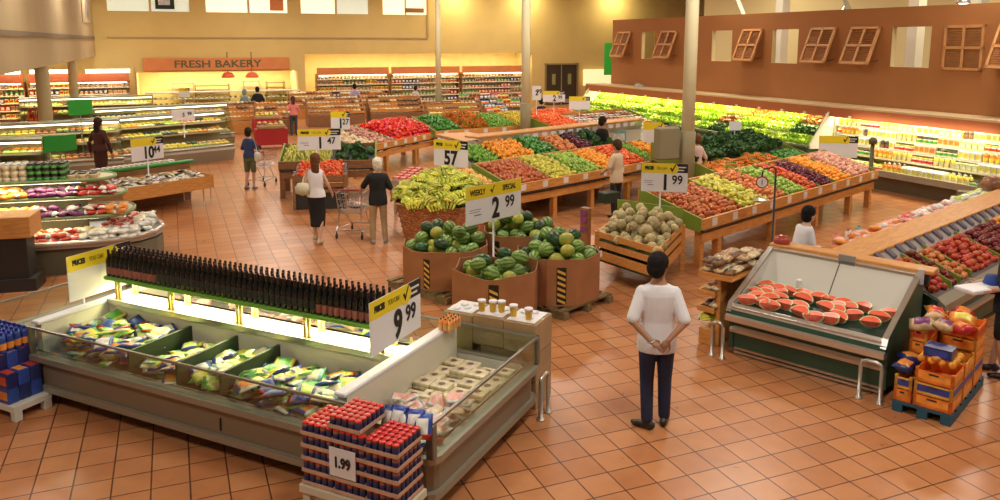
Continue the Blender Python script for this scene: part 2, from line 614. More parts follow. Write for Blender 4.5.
def shutter(px0, px1, open_, label):
    a, c = sorted((wall_x(px0), wall_x(px1)))
    t = thing('wooden_shutter', label, 'shutter', WF.w((a + c) / 2, .03, 4.27), WF.rot + math.pi, 'wooden shutters along the brown wall')
    w, h = (c - a) / 2, 1.12
    f = MB()
    for x in (-w, -.035, w - .07):
        f.box(x, x + .07, -.03, .03, -h, 0)
    for z in (-h, -h / 2 - .035, -.07):
        f.box(-w, w, -.03, .03, z, z + .07)
    fr = f.build('shutter_frame', WOODL, t)
    s = MB()
    k = 0
    z = -h + .09
    while z < -.1:
        if abs(z + h / 2) > .06:
            s.add([(-w + .06, -.02, z), (w - .06, -.02, z), (w - .06, .02, z + .04), (-w + .06, .02, z + .04),
                   (-w + .06, -.012, z), (w - .06, -.012, z), (w - .06, .028, z + .04), (-w + .06, .028, z + .04)],
                  [(0, 1, 2, 3), (7, 6, 5, 4), (0, 4, 5, 1), (3, 2, 6, 7)])
        z += .055
    s.build('louvres', SHUT, t)
    if open_:
        t.rotation_euler = (R(-open_), 0, WF.rot + math.pi)
        p = MB().tube([(w - .05, .0, -h * .95), (w - .05, .40, -h * .75)], .012).build('prop_rod', DARK, t)
    else:
        bk = MB().box(-w + .05, w - .05, .035, .045, -h + .05, -.05).build('shadow_sheet', mat('shutter_shadow', (.10, .04, .02), .8), t)  # dark sheet coloured as the shade behind the closed louvres


WOODL = mat('shutter_frame_wood', (.58, .28, .095), .5, var=.08, scale=4)
for p0, p1, op, lb in [(618, 631, 22, 'propped-open wooden shutter farthest along the brown wall'),
                       (661, 677, 22, 'propped-open wooden shutter just left of the tall near column'),
                       (742, 762, 22, 'propped-open wooden shutter first to the right of the tall near column'),
                       (810, 835, 22, 'propped-open wooden shutter between the second and third bright openings, left of its pair'),
                       (850, 879, 22, 'propped-open wooden shutter just left of the largest bright opening'),
                       (943, 983, 0, 'closed wooden shutter lying flat near the right end of the brown wall'),
                       (997, 1040, 22, 'wooden shutter cut by the right edge of the picture')]:
    shutter(p0, p1, op, lb)
for p, zz in ((843, 4.75), (958, 4.85)):
    q = wall_x(p, -1.0)
    t = thing('pendant_lamp', 'small bright pendant lamp hanging behind the brown wall, ' + ('above the middle shutters' if p < 900 else 'above the closed shutter'), 'lamp', WF.w(q, -1.0, zz), 0)
    MB().lathe([(.03, .25), (.08, .2), (.16, .06), (.17, .0)], 14).build('lamp_shade', STEEL, t)
    MB().lathe([(.05, -.03), (.11, -.01), (.12, .02)], 12).build('bulb', mat('bulb_glow', (1, .95, .9), .4, emit=6), t)
    MB().tube([(0, 0, .25), (0, 0, 7.3 - zz)], .008, 5).build('cord', DARK, t)

# canopy over the produce wall
cp = thing('wall_canopy', 'long rust-coloured canopy over the lit produce and dairy cases along the brown wall', 'canopy', WF.w(0, 0, 0), WF.rot)
MB().box(-6, far_end + .6, .02, .95, 2.02, 2.07).build('ledge', TANL, cp)
MB().box(-6, far_end + .6, .90, .95, 1.76, 2.02).box(far_end + .55, far_end + .6, 0, .95, 1.76, 2.02).build('fascia', RUST, cp)
MB().box(-6, far_end + .6, .02, .9, 1.96, 2.02).build('soffit_board', WHITE, cp)
b = MB()
x = -5
while x < far_end:
    b.tube([(x, .7, 1.92), (x + 1.15, .7, 1.92)], .025)
    x += 1.25
b.build('strip_lamp', LTUBE, cp)
for i in range(12):
    x = wall_x(600 + i * 23, .97)
    MB().box(x - .05, x + .05, .95, .965, 1.77, 1.83).build('price_tag', LABELW, cp)
for x in (-3, 1.4, 6, 10.5, 15):
    q = WF.w(x, .75, 1.9)
    area('case_strip_light', q, 4.2, .2, 140 if x > 3 else 60, (1, .88, .5), (R(-14) if False else 0, R(0), WF.rot))
q = WF.w(wall_x(640, .5), .5, 2.07)
o = MB().loft([((0, 0, 0), .32, .16), ((.02, 0, .05), .30, .15), ((.05, 0, .10), .18, .1), ((.1, 0, .14), .05, .04)], 10).build('folded_cloth', mat('grey_cloth', (.42, .40, .36), .9, var=.2, bump=.5))
o.location, o.rotation_euler = q, (0, 0, WF.rot)
tag(o, 'crumpled pale cloth lying on the canopy ledge left of the tall column', 'cloth')

# ------------------------------------------------------------------ columns
COLM = mat('column_paint', (.66, .59, .37), .6)
COLB = mat('column_guard', (.25, .21, .11), .5)
for i, (x, y, r, lb) in enumerate([(4.40, 18.5, .15, 'tall pale column nearest us, rising behind the cantaloupe sign'),
                                   (.87, 27.0, .15, 'tall pale column between the pepper table and the double door'),
                                   (-2.75, 35.6, .12, 'slim pale column in the middle of the back grocery shelves'),
                                   (-14.05, 24.5, .20, 'thick pale column at the left under the taupe bulkhead'),
                                   (-17.66, 33.0, .17, 'pale column at the left behind the upper green panel')]):
    t = thing('support_column', lb, 'column', (x, y, 0), BA)
    MB().lathe([(r, 0), (r, 7.4)], 20).build('shaft', COLM, t)
    gh = 1.0 if i > 2 else 1.78
    MB().lathe([(r + .03, 0), (r + .03, gh), (r, gh + .02)], 20).build('guard', COLB, t)

# ================================================================== SMALL THINGS: prototypes
def bottle_mesh(r, h, neck=.35, n=10):
    return [(r * .9, 0), (r, .01), (r, h * (1 - neck) - .02), (r * .75, h * (1 - neck) + .02), (r * .38, h * (1 - neck * .7)), (r * .34, h * .86)]


PROTO = {}


def apple_like(r, name, m, n=9, lobes=0.0, sq=.92):
    b = MB().lathe([(r * .02, r * sq * .78), (r * .35, r * sq * .95), (r * .8, r * sq * .65), (r, r * .08), (r * .88, -r * .5), (r * .5, -r * sq * .9), (r * .05, -r * sq * .82)], n, lobes=lobes)
    return b.mesh(name, m)


FR = {}
FR['red_apple'] = apple_like(.048, 'red_apple', mat('apple_red', (.42, .018, .012), .35, col2=(.55, .09, .03), scale=18, rnd=.6))
FR['gala_apple'] = apple_like(.048, 'striped_apple', mat('apple_gala', (.48, .07, .02), .4, col2=(.66, .26, .07), scale=20, rnd=.6))
FR['dark_apple'] = apple_like(.048, 'dark_apple', mat('apple_dark', (.13, .008, .010), .3, col2=(.22, .02, .015), scale=15, rnd=.6))
FR['green_apple'] = apple_like(.045, 'green_apple', mat('apple_green', (.26, .45, .05), .35, col2=(.42, .58, .10), scale=15, rnd=.5))
FR['yellow_pear'] = MB().lathe([(.01, .07), (.022, .055), (.028, .03), (.045, -.005), (.05, -.03), (.03, -.055), (.005, -.05)], 9).mesh('yellow_pear', mat('pear_yellow', (.72, .60, .07), .4, col2=(.60, .62, .10), scale=15, rnd=.5))
FR['orange'] = apple_like(.047, 'orange', mat('orange_peel', (.90, .32, .02), .45, col2=(.95, .45, .05), scale=20, rnd=.4), sq=1.0)
FR['grapefruit'] = apple_like(.055, 'grapefruit', mat('grapefruit_peel', (.90, .45, .12), .45, col2=(.92, .55, .16), scale=12, rnd=.4), sq=.95)
FR['peach'] = apple_like(.045, 'peach', mat('peach_skin', (.62, .13, .04), .6, col2=(.78, .36, .12), scale=16, rnd=.6))
FR['pink_peach'] = apple_like(.047, 'pink_peach', mat('pink_skin', (.80, .38, .26), .55, col2=(.85, .50, .38), scale=16, rnd=.5))
FR['plum'] = apple_like(.04, 'plum', mat('plum_skin', (.10, .015, .04), .3, col2=(.20, .03, .05), scale=14, rnd=.8))
FR['tomato'] = apple_like(.05, 'tomato', mat('tomato_skin', (.80, .09, .02), .3, col2=(.86, .18, .04), scale=12, rnd=.4), lobes=.05, sq=.8)
FR['nectarine'] = apple_like(.045, 'nectarine', mat('nectarine_skin', (.62, .04, .015), .4, col2=(.72, .18, .04), scale=14, rnd=.6))
FR['lime'] = MB().ell((0, 0, 0), (.05, .034, .034), 9, 7).mesh('lime', mat('lime_peel', (.14, .36, .03), .4, col2=(.24, .46, .05), scale=15, rnd=.5))
FR['lemon'] = MB().lathe([(.006, .056), (.014, .045), (.034, .025), (.038, 0), (.034, -.025), (.012, -.045), (.005, -.053)], 9).mesh('lemon', mat('lemon_peel', (.88, .70, .05), .4, col2=(.80, .62, .08), scale=15, rnd=.4))
FR['red_pepper'] = apple_like(.055, 'red_pepper', mat('pepper_red', (.72, .015, .015), .2, col2=(.82, .04, .02), scale=10, rnd=.5), lobes=.12, sq=1.15)
FR['orange_pepper'] = apple_like(.055, 'orange_pepper', mat('pepper_orange', (.90, .28, .03), .2, col2=(.92, .36, .05), scale=10, rnd=.5), lobes=.12, sq=1.15)
FR['green_pepper'] = apple_like(.055, 'green_pepper', mat('pepper_green', (.04, .20, .03), .25, col2=(.08, .30, .04), scale=10, rnd=.5), lobes=.12, sq=1.15)
FR['onion'] = MB().lathe([(.006, .06), (.012, .045), (.04, .03), (.052, 0), (.04, -.03), (.01, -.045)], 9).mesh('onion', mat('onion_skin', (.72, .52, .32), .5, col2=(.80, .64, .44), scale=10, rnd=.5))
FR['cabbage'] = None


def leafy(name, r, h, col, col2, n=11, seed=0):
    """a head of leaves: a bumpy core wrapped by curling leaves"""
    rg = random.Random(seed)
    b = MB()
    b.ell((0, 0, h * .4), (r * .6, r * .6, h * .45), 8, 6)
    for k in range(n):
        a = k * 2.4
        t = k / n
        out = r * (.55 + .45 * t)
        lw = r * .6
        up = h * (1.0 - .55 * t)
        base = Vector((math.cos(a), math.sin(a), 0))
        side = Vector((-math.sin(a), math.cos(a), 0))
        pts = []
        for j, (ro, zz, wv) in enumerate([(.25, .05, .4), (.7, .45, 1.0), (.95, .8, 1.1), (1.15, .95, .5)]):
            c = base * out * ro + Vector((0, 0, up * zz))
            for s_ in (-1, -.35, .35, 1):
                pts.append(c + side * s_ * lw * wv * .6 + Vector((0, 0, rg.uniform(-.1, .1) * h - abs(s_) * .06 * h)))
        fs = [(i * 4 + j, i * 4 + j + 1, i * 4 + j + 5, i * 4 + j + 4) for i in range(3) for j in range(3)]
        b.add(pts, fs, 0, True)
    return b.mesh(name, mat(name + '_leaf', col, .55, col2=col2, scale=14, rnd=.5))


FR['lettuce'] = leafy('lettuce_head', .13, .2, (.30, .58, .02), (.58, .76, .08), seed=1)
FR['pale_lettuce'] = leafy('pale_lettuce_head', .13, .18, (.50, .72, .08), (.70, .80, .20), seed=2)
FR['dark_greens'] = leafy('dark_greens_bunch', .13, .19, (.02, .075, .015), (.055, .16, .03), seed=3)
FR['red_lettuce'] = leafy('red_lettuce_head', .12, .17, (.25, .06, .02), (.50, .30, .08), seed=4)
FR['radish_bunch'] = leafy('orange_root_bunch', .11, .13, (.80, .28, .04), (.85, .42, .10), seed=5)


def carrot_bunch():
    b = MB()
    for i in range(5):
        a = i * .11 - .22
        b.tube([(a * .3, -.12, 0), (a * .5, .0, .01 * i), (a * .8, .10, 0)], [.006, .016, .02], 6, 0)
    for i in range(5):
        b.tube([(i * .03 - .06, .10, .01), (i * .05 - .1, .2, .03)], [.012, .004], 5, 1)
    return b.mesh('carrot_bunch', [mat('carrot_skin', (.88, .27, .03), .45, rnd=.4), mat('carrot_tops', (.08, .3, .03), .6)])


FR['carrot_bunch'] = carrot_bunch()


def corn():
    b = MB().lathe([(.008, -.09), (.026, -.07), (.03, -.02), (.026, .06), (.012, .1)], 8, mi=0)
    for k in range(4):
        a = k * 1.57
        b.add([(.03 * math.cos(a - .5), .03 * math.sin(a - .5), -.09), (.03 * math.cos(a + .5), .03 * math.sin(a + .5), -.09), (.045 * math.cos(a + .3), .045 * math.sin(a + .3), .02), (.05 * math.cos(a), .05 * math.sin(a), .1), (.045 * math.cos(a - .3), .045 * math.sin(a - .3), .02)], [(0, 1, 2, 3, 4)], 1, True)
    return b.mesh('corn_cob', [mat('corn_yellow', (.80, .66, .18), .5), mat('corn_husk', (.36, .55, .12), .6, rnd=.4)])


FR['corn_cob'] = corn()


def banana_bunch():
    b = MB()
    for i in range(6):
        a = (i - 2.5) * .34
        pts, rs = [], []
        for j in range(7):
            t = j / 6
            ang = -1.0 + 2.0 * t
            rr = .115
            x = rr * math.cos(ang) * 1.0
            z = rr * math.sin(ang)
            q = Vector((x * math.cos(a), x * math.sin(a) + (i - 2.5) * .022, z))
            pts.append(q)
            rs.append([.008, .018, .024, .026, .024, .018, .010][j])
        b.tube(pts, rs, 6)
    b.tube([(.045, 0, .10), (.03, 0, .13)], [.02, .015], 6, 1)
    return b.mesh('banana_bunch', [mat('banana_skin', (.36, .47, .03), .45, col2=(.72, .66, .08), scale=7, rnd=.6), mat('banana_stem', (.25, .3, .04), .6)])


FR['banana_bunch'] = banana_bunch()


def stripes(name, dark, light, scale):
    m = bpy.data.materials.new(name)
    m.use_nodes = True
    n, l = m.node_tree.nodes, m.node_tree.links
    b = n['Principled BSDF']
    b.inputs['Roughness'].default_value = .35
    tc = n.new('ShaderNodeTexCoord')
    sp = n.new('ShaderNodeSeparateXYZ')
    l.new(tc.outputs['Object'], sp.inputs[0])
    at2 = n.new('ShaderNodeMath')
    at2.operation = 'ARCTAN2'
    l.new(sp.outputs[1], at2.inputs[0])
    l.new(sp.outputs[2], at2.inputs[1])
    nz = n.new('ShaderNodeTexNoise')
    nz.inputs['Scale'].default_value = 14
    l.new(tc.outputs['Object'], nz.inputs['Vector'])
    ma = n.new('ShaderNodeMath')
    ma.operation = 'MULTIPLY_ADD'
    ma.inputs[1].default_value = scale
    l.new(at2.outputs[0], ma.inputs[0])
    m2 = n.new('ShaderNodeMath')
    m2.operation = 'MULTIPLY'
    m2.inputs[1].default_value = 5
    l.new(nz.outputs['Fac'], m2.inputs[0])
    l.new(m2.outputs[0], ma.inputs[2])
    si = n.new('ShaderNodeMath')
    si.operation = 'SINE'
    l.new(ma.outputs[0], si.inputs[0])
    rp = n.new('ShaderNodeValToRGB')
    rp.color_ramp.elements[0].position, rp.color_ramp.elements[0].color = .35, (*dark, 1)
    rp.color_ramp.elements[1].position, rp.color_ramp.elements[1].color = .75, (*light, 1)
    mr = n.new('ShaderNodeMapRange')
    mr.inputs['From Min'].default_value = -1
    l.new(si.outputs[0], mr.inputs['Value'])
    l.new(mr.outputs[0], rp.inputs['Fac'])
    oi = n.new('ShaderNodeObjectInfo')
    hs = n.new('ShaderNodeHueSaturation')
    m3 = n.new('ShaderNodeMapRange')
    m3.inputs['To Min'].default_value, m3.inputs['To Max'].default_value = .65, 1.35
    l.new(oi.outputs['Random'], m3.inputs['Value'])
    l.new(m3.outputs[0], hs.inputs['Value'])
    l.new(rp.outputs['Color'], hs.inputs['Color'])
    l.new(hs.outputs['Color'], b.inputs['Base Color'])
    return m


def wmelon(name, dark, light):
    return MB().ell((0, 0, 0), (.16, .125, .125), 16, 10).mesh(name, stripes(name + '_rind', dark, light, 9))


FR['watermelon'] = wmelon('watermelon', (.075, .17, .03), (.24, .36, .08))
FR['watermelon_dark'] = wmelon('watermelon', (.015, .05, .015), (.04, .12, .03))
FR['watermelon_yellow'] = MB().ell((0, 0, 0), (.15, .125, .125), 16, 10).mesh('watermelon', mat('melon_yellow', (.55, .48, .06), .4, col2=(.25, .38, .06), scale=6, rnd=.4))
FR['cantaloupe'] = MB().ell((0, 0, 0), (.085, .08, .08), 12, 8).mesh('cantaloupe', mat('cantaloupe_rind', (.36, .30, .13), .7, col2=(.58, .48, .26), scale=28, rnd=.5, bump=.3))


def pillow(name, w, d, h, mats, nx=5, ny=5, seed=0, split=0):
    rg = random.Random(seed)
    b = MB()
    for sgn in (1, -1):
        vs = []
        for j in range(ny):
            for i in range(nx):
                u, v = 2 * i / (nx - 1) - 1, 2 * j / (ny - 1) - 1
                z = (1 - u * u) * (1 - v * v)
                vs.append((u * w / 2, v * d / 2, sgn * (z ** .5) * h / 2 * rg.uniform(.7, 1.2) if 0 < z else 0))
        for j in range(ny - 1):
            for i in range(nx - 1):
                q = [j * nx + i, j * nx + i + 1, (j + 1) * nx + i + 1, (j + 1) * nx + i]
                mi = 0
                if split and sgn > 0:
                    mi = 1 if (1 <= i <= nx - 3 and 1 <= j <= ny - 3) else (2 if j == 0 and split > 1 else 0)
                b.add([vs[k] for k in q], [(0, 1, 2, 3) if sgn > 0 else (3, 2, 1, 0)], mi, True)
    me = b.mesh(name, mats)
    bm = bmesh.new()
    bm.from_mesh(me)
    bmesh.ops.remove_doubles(bm, verts=bm.verts, dist=1e-5)
    bm.to_mesh(me)
    bm.free()
    return me


def plain(name, c, rough=.35, rnd=.3):
    return mat('pack_' + name, c, rough, rnd=rnd, var=.18, scale=10)


PK = dict(blue=plain('blue', (.03, .07, .35)), white=plain('white', (.78, .78, .72)), yellow=plain('yellow', (.80, .72, .10)),
          green=plain('green', (.10, .42, .08)), red=plain('red', (.65, .05, .03)), orange=plain('orange', (.85, .30, .05)),
          navy=plain('navy', (.02, .03, .14)), lime=plain('lime', (.55, .70, .15)), cream=plain('cream', (.78, .68, .45)),
          brown=plain('brown', (.28, .13, .06)), pink=plain('pink', (.82, .42, .36)), purple=plain('purple', (.22, .05, .20)),
          tan=plain('tan', (.62, .42, .22)), dark=plain('dark', (.06, .05, .04)), teal=plain('teal', (.20, .48, .45)))
BAGS = [pillow('frozen_bag', .24, .30, .07, [PK[a], PK[b_], PK[c]], 7, 7, i, 2) for i, (a, b_, c) in enumerate(
    [('white', 'lime', 'green'), ('blue', 'white', 'blue'), ('lime', 'yellow', 'green'), ('yellow', 'green', 'white'),
     ('navy', 'blue', 'red'), ('cream', 'lime', 'blue'), ('blue', 'orange', 'white'), ('green', 'yellow', 'orange'), ('teal', 'cream', 'navy')])]
PBAGS = [pillow('seafood_bag', .22, .26, .06, [PK[a], PK[b_], PK['white']], 7, 7, 20 + i, 2) for i, (a, b_) in enumerate([('white', 'pink'), ('pink', 'cream'), ('cream', 'pink')])]
BREADBAG = [pillow('bread_bag', .16, .30, .13, [PK[a], PK[b_], PK['tan']], 6, 6, 40 + i, 1) for i, (a, b_) in enumerate([('tan', 'brown'), ('brown', 'dark'), ('cream', 'tan')])]
GRAPEBAG = [pillow('fruit_bag', .24, .26, .13, [PK[a], PK[b_], PK['white']], 6, 6, 60 + i, 2) for i, (a, b_) in enumerate([('pink', 'white'), ('orange', 'pink'), ('white', 'lime'), ('pink', 'red')])]


def bottle(name, r, h, body, cap, label, neck=.35):
    b = MB().lathe(bottle_mesh(r, h, neck), 9, mi=0)
    b.lathe([(r * .4, h * .85), (r * .42, h * .99), (r * .3, h)], 8, mi=1)
    b.lathe([(r * 1.02, h * .15), (r * 1.03, h * .16), (r * 1.03, h * .45), (r * 1.02, h * .46)], 9, mi=2)
    return b.mesh(name, [body, cap, label])


def jar(name, r, h, body, cap, label):
    b = MB().lathe([(r * .9, 0), (r, h * .06), (r, h * .72), (r * .8, h * .8)], 10, mi=0)
    b.lathe([(r * .88, h * .8), (r * .9, h * .98), (r * .8, h)], 10, mi=1)
    b.lathe([(r * 1.02, h * .2), (r * 1.03, h * .21), (r * 1.03, h * .6), (r * 1.02, h * .61)], 10, mi=2)
    return b.mesh(name, [body, cap, label])


def can(name, r, h, body, top, label):
    b = MB().lathe([(r * .9, 0), (r, h * .05), (r, h * .88), (r * .9, h * .95), (r * .92, h), (r * .8, h), (r * .78, h * .97), (.002, h * .97)], 12, mi=0)
    b.lathe([(r * .93, h * .90), (r * .97, h * .92), (r * .97, h * 1.02), (r * .85, h * 1.04)], 12, mi=1)
    b.lathe([(r * 1.01, h * .2), (r * 1.02, h * .21), (r * 1.02, h * .7), (r * 1.01, h * .71)], 12, mi=2)
    return b.mesh(name, [body, top, label])


def carton(name, w, d, h, body, panel, gable=0):
    b = MB().rbox(-w / 2, w / 2, -d / 2, d / 2, 0, h, .006, 0)
    b.box(-w * .4, w * .4, -d / 2 - .002, -d / 2 + .001, h * .25, h * .8, 1)
    b.box(-w * .4, w * .4, -d * .35, d * .35, h - .001, h + .002, 1)
    if gable:
        b.add([(-w / 2, -d / 2, h), (w / 2, -d / 2, h), (w / 2, d / 2, h), (-w / 2, d / 2, h), (-w / 2, 0, h + gable), (w / 2, 0, h + gable)],
              [(0, 1, 5, 4), (2, 3, 4, 5), (0, 4, 3), (1, 2, 5)], 0)
    return b.mesh(name, [body, panel])


# ------------------------------------------------------------------ piles of fruit
KIND = {}                        # kind -> list of placements; only the nearest 300 stay individual


def place(kind, me, loc, rot, label, cat, group, scale=1.0):
    KIND.setdefault(kind, []).append((me, loc, rot, label, cat, group, scale))


def flush_kinds(limit=296):
    for kind, L in KIND.items():
        L.sort(key=lambda p: (Vector(p[1]) - Vector((0, 0, CAMH))).length)
        for me, loc, rot, label, cat, group, scale in L[:limit]:
            inst(kind, me, loc, rot, label, cat, group, scale)
        rest = L[limit:]
        if rest:
            b = MB()
            mats, idx = [], {}
            for me, loc, rot, label, cat, group, scale in rest:
                M = Matrix.LocRotScale(Vector(loc), __import__('mathutils').Euler(rot), Vector((1, 1, 1)) * (scale if not isinstance(scale, tuple) else 1))
                vs = [M @ v.co for v in me.vertices]
                o = len(b.v)
                b.v += [tuple(v) for v in vs]
                for p in me.polygons:
                    b.f.append([i + o for i in p.vertices])
                    mm = me.materials[p.material_index]
                    if mm.name not in idx:
                        idx[mm.name] = len(mats)
                        mats.append(mm)
                    b.m.append(idx[mm.name])
                    b.sm.append(True)
            o = b.build(kind, mats)
            lb = rest[0][3]
            tag(o, ('farther away mass of ' + lb), rest[0][4], None, 'stuff')


def pile(kind, fr, x0, x1, y0, y1, zf, d, label, cat, layers=2, group=None, meshes=None, jit=.18, mound=0.0, tilt=3.2, sc=(.92, 1.08), flat=False):
    me = meshes or [FR[kind]]
    group = group or label
    rg = random.Random(hash((round(x0, 3), round(y0, 3), len(kind))) & 0xffff)
    row = d * .88
    for L in range(layers):
        ny = int((y1 - y0 - L * d * .7) / row)
        j = 0
        while j < max(ny, 1):
            y = y0 + d * .5 + L * d * .35 + j * row
            off = (j % 2) * d * .5
            x = x0 + d * .5 + off + L * d * .4
            while x < x1 - d * .4 - L * d * .2:
                u, v = 2 * (x - x0) / (x1 - x0) - 1, 2 * (y - y0) / (y1 - y0) - 1
                m = mound * max(0, (1 - u ** 4) * (1 - v ** 4))
                px, py = x + rg.uniform(-jit, jit) * d, y + rg.uniform(-jit, jit) * d
                z = zf(px, py) + m + d * .45 + L * d * .62 + rg.uniform(-.08, .08) * d
                if L == 0 or rg.random() < (.72 if L == 1 else .55):
                    rot = (rg.uniform(-tilt, tilt), rg.uniform(-tilt, tilt), rg.uniform(0, 6.28)) if not flat else (rg.uniform(-.35, .35), rg.uniform(-.35, .35), rg.uniform(0, 6.28))
                    w = fr.w(px, py, z)
                    place(kind, rg.choice(me), w, rot, label, cat, group, rg.uniform(*sc))
                x += d
            j += 1


# ------------------------------------------------------------------ produce tables
def slab(b, x0, x1, y0, y1, z0, z1, th, mi=0):
    """sloping board from (y0,z0) to (y1,z1)"""
    b.extrude([(y0, z0 - th), (y1, z1 - th), (y1, z1), (y0, z0)], x0, x1, mi)
    return b


def produce_table(label, fr, x0, x1, y0, y1, zf, zb, legs, cuts=(), tags=8, wood=WOOD, lip=.14, side=OLIVE, name='produce_table', ends=True, back=True, apron=True):
    t = thing(name, label, 'table', fr.w(0, 0), fr.rot)
    slab(MB(), x0, x1, y0, y1, zf, zb, .03).build('display_bed', DARK, t)
    MB().rbox(x0 - .02, x1 + .02, y0 - .04, y0, zf - .06, zf + lip, .008).build('front_board', wood, t)
    if apron:
        MB().box(x0 + .05, x1 - .05, y0 + .02, y0 + .06, zf - .30, zf - .14).build('apron', wood, t)
        MB().box(x0, x1, y0 - .03, y0 + .05, zf - .10, zf - .062).build('bumper_strip', DARK, t)
    if ends:
        for x in (x0, x1):
            MB().extrude([(y0, zf - .1), (y1, zb - .3), (y1, zb + .14), (y0, zf + .14)], x - .02, x + .02).build('side_board', side, t)
    if back:
        MB().rbox(x0, x1, y1, y1 + .04, zb - .5, zb + .12, .008).build('back_board', wood, t)
    for x in cuts:
        MB().extrude([(y0 + .03, zf), (y1, zb), (y1, zb + .13), (y0 + .03, zf + .12)], x - .012, x + .012).build('divider', side, t)
    for x in legs:
        for y in (y0 + .05, y1 - .15):
            MB().box(x - .06, x + .06, y, y + .12, 0, (zf if y < (y0 + y1) / 2 else zf) - .05).build('leg', wood, t)
    for i in range(tags):
        x = x0 + (i + .5) * (x1 - x0) / tags
        MB().box(x - .08, x + .08, y0 - .05, y0 - .04, zf - .02, zf + .11).build('price_tag', LABELW, t)
    return t


def bed(y0, y1, zf, zb):
    return lambda x, y: zf + (zb - zf) * (y - y0) / (y1 - y0)


# ------------------------------------------------------------------ price signs
def price_sign(label, pl, pr, z0, z1, big, sup='', head='PRICES YOU', kind='check', pole=None, blank=False, pole_at=.5, thick=.012, small='', group=None):
    pl, pr = Vector((pl[0], pl[1], 0)), Vector((pr[0], pr[1], 0))
    d = pr - pl
    w, h = d.length, z1 - z0
    rz = math.atan2(d.y, d.x)
    t = thing('price_sign', label, 'sign', (pl.x, pl.y, z0), rz, group)
    MB().rbox(0, w, 0, thick, 0, h, .004).build('board', WHITE, t)
    hh = h * .34
    if kind:
        MB().box(0, w * (.66 if kind == 'check' else 1.0), -.003, 0, h - hh, h).build('yellow_header', YELLOW, t)
        if kind == 'check':
            MB().box(w * .72, w, -.003, 0, h - hh * .92, h - hh * .0).build('black_label', BLACK, t)
            disc = MB()
            n = 20
            r = hh * .56
            cx, cz = w * .68, h - hh * .52
            disc.add([(cx + r * math.cos(k * 2 * math.pi / n), -.006, cz + r * math.sin(k * 2 * math.pi / n)) for k in range(n)] + [(cx + r * math.cos(k * 2 * math.pi / n), -.001, cz + r * math.sin(k * 2 * math.pi / n)) for k in range(n)],
                     [tuple(range(n))] + [(k, n + k, n + (k + 1) % n, (k + 1) % n) for k in range(n)])
            disc.build('check_disc', YELLOW, t)
        else:
            cx, cz, r = w * .46, h - hh * .5, hh * .45
        ck = MB()
        ck.add([(cx - r * .55, -.008, cz + r * .1), (cx - r * .1, -.008, cz - r * .65), (cx + r * .6, -.008, cz + r * .8), (cx + r * .35, -.008, cz + r * .75), (cx - r * .1, -.008, cz - r * .1), (cx - r * .3, -.008, cz + r * .25)],
               [(0, 1, 4, 5), (1, 2, 3, 4)])
        ck.build('check_mark', BLACK, t)
        if kind == 'check':
            if head:
                letters('header_lettering', 'PRICES', hh * .46, t, w * .17, -.005, h - hh * .5, BLACK, .005, w / h * .40)
                if w > .6:
                    letters('header_lettering', 'YOU CAN', hh * .40, t, w * .44, -.005, h - hh * .5, mat('thin_print', (.25, .20, .01), .6), .001, w / h * .36)
            MB().box(w * .76, w * .96, -.005, -.002, h - hh * .42, h - hh * .30).box(w * .76, w * .92, -.005, -.002, h - hh * .72, h - hh * .60).build('label_lines', LABELW, t)
        else:
            letters('header_lettering', 'WEEKLY', hh * .60, t, w * .20, -.005, h - hh * .52, BLACK, .003, .72)
            letters('header_lettering', 'SPECIAL', hh * .60, t, w * .77, -.005, h - hh * .52, BLACK, .003, .72)
    if not blank:
        bz = (h - hh) * .48 if kind else h * .5
        letters('price_digits', big, (h - hh) * 1.12 if kind else h * .5, t, w * (.52 if sup else .5), -.005, bz, BLACK, ((h - hh) * 1.12 if kind else h * .5) * .034, .78)
        if sup:
            letters('price_digits', sup, (h - hh) * .66, t, w * .78, -.005, bz + (h - hh) * .16, BLACK, .004, .85)
        if small:
            MB().box(w * .06, w * .26, -.003, 0, bz + h * .06, bz + h * .075).box(w * .06, w * .24, -.003, 0, bz, bz + h * .015).box(w * .14, w * .26, -.003, 0, bz - h * .09, bz - h * .06).build('small_print', mat('small_print', (.25, .2, .35), .6), t)
    if pole is not None:
        MB().tube([(w * pole_at, thick + .012, h * .9), (w * pole_at, thick + .012, pole - z0)], .014, 8).build('pole', WHITE, t)
    return t


def sign_px(label, xl, ylt, ylb, xr, yrt, yrb, Yl, Yr, *a, **k):
    A, B, C, D = on(xl, ylt, Yl), on(xl, ylb, Yl), on(xr, yrt, Yr), on(xr, yrb, Yr)
    return price_sign(label, (B.x, B.y), (D.x, D.y), (B.z + D.z) / 2, (A.z + C.z) / 2, *a, **k)

# ================================================================== FREEZER ISLAND
EF = Fr(-.54, 5.90, -26.0)       # outer near corner; x right-near, y away
fz = thing('freezer_island', 'long grey open freezer island with glass rim holding frozen bags, near left', 'freezer', EF.w(0, 0), EF.rot)
WL, WD, BX0, BX1 = -6.05, 2.12, -4.97, -.95


def outline(i, r=.12, x0=WL, x1=0.0, y0=0.0, y1=WD):
    x0, x1, y0, y1 = x0 + i, x1 - i, y0 + i, y1 - i
    pts = []
    for cx, cy, a in ((x1 - r, y0 + r, -90), (x1 - r, y1 - r, 0), (x0 + r, y1 - r, 90), (x0 + r, y0 + r, 180)):
        for k in range(4):
            t = R(a + k * 30)
            pts.append((cx + r * math.cos(t), cy + r * math.sin(t)))
    return pts


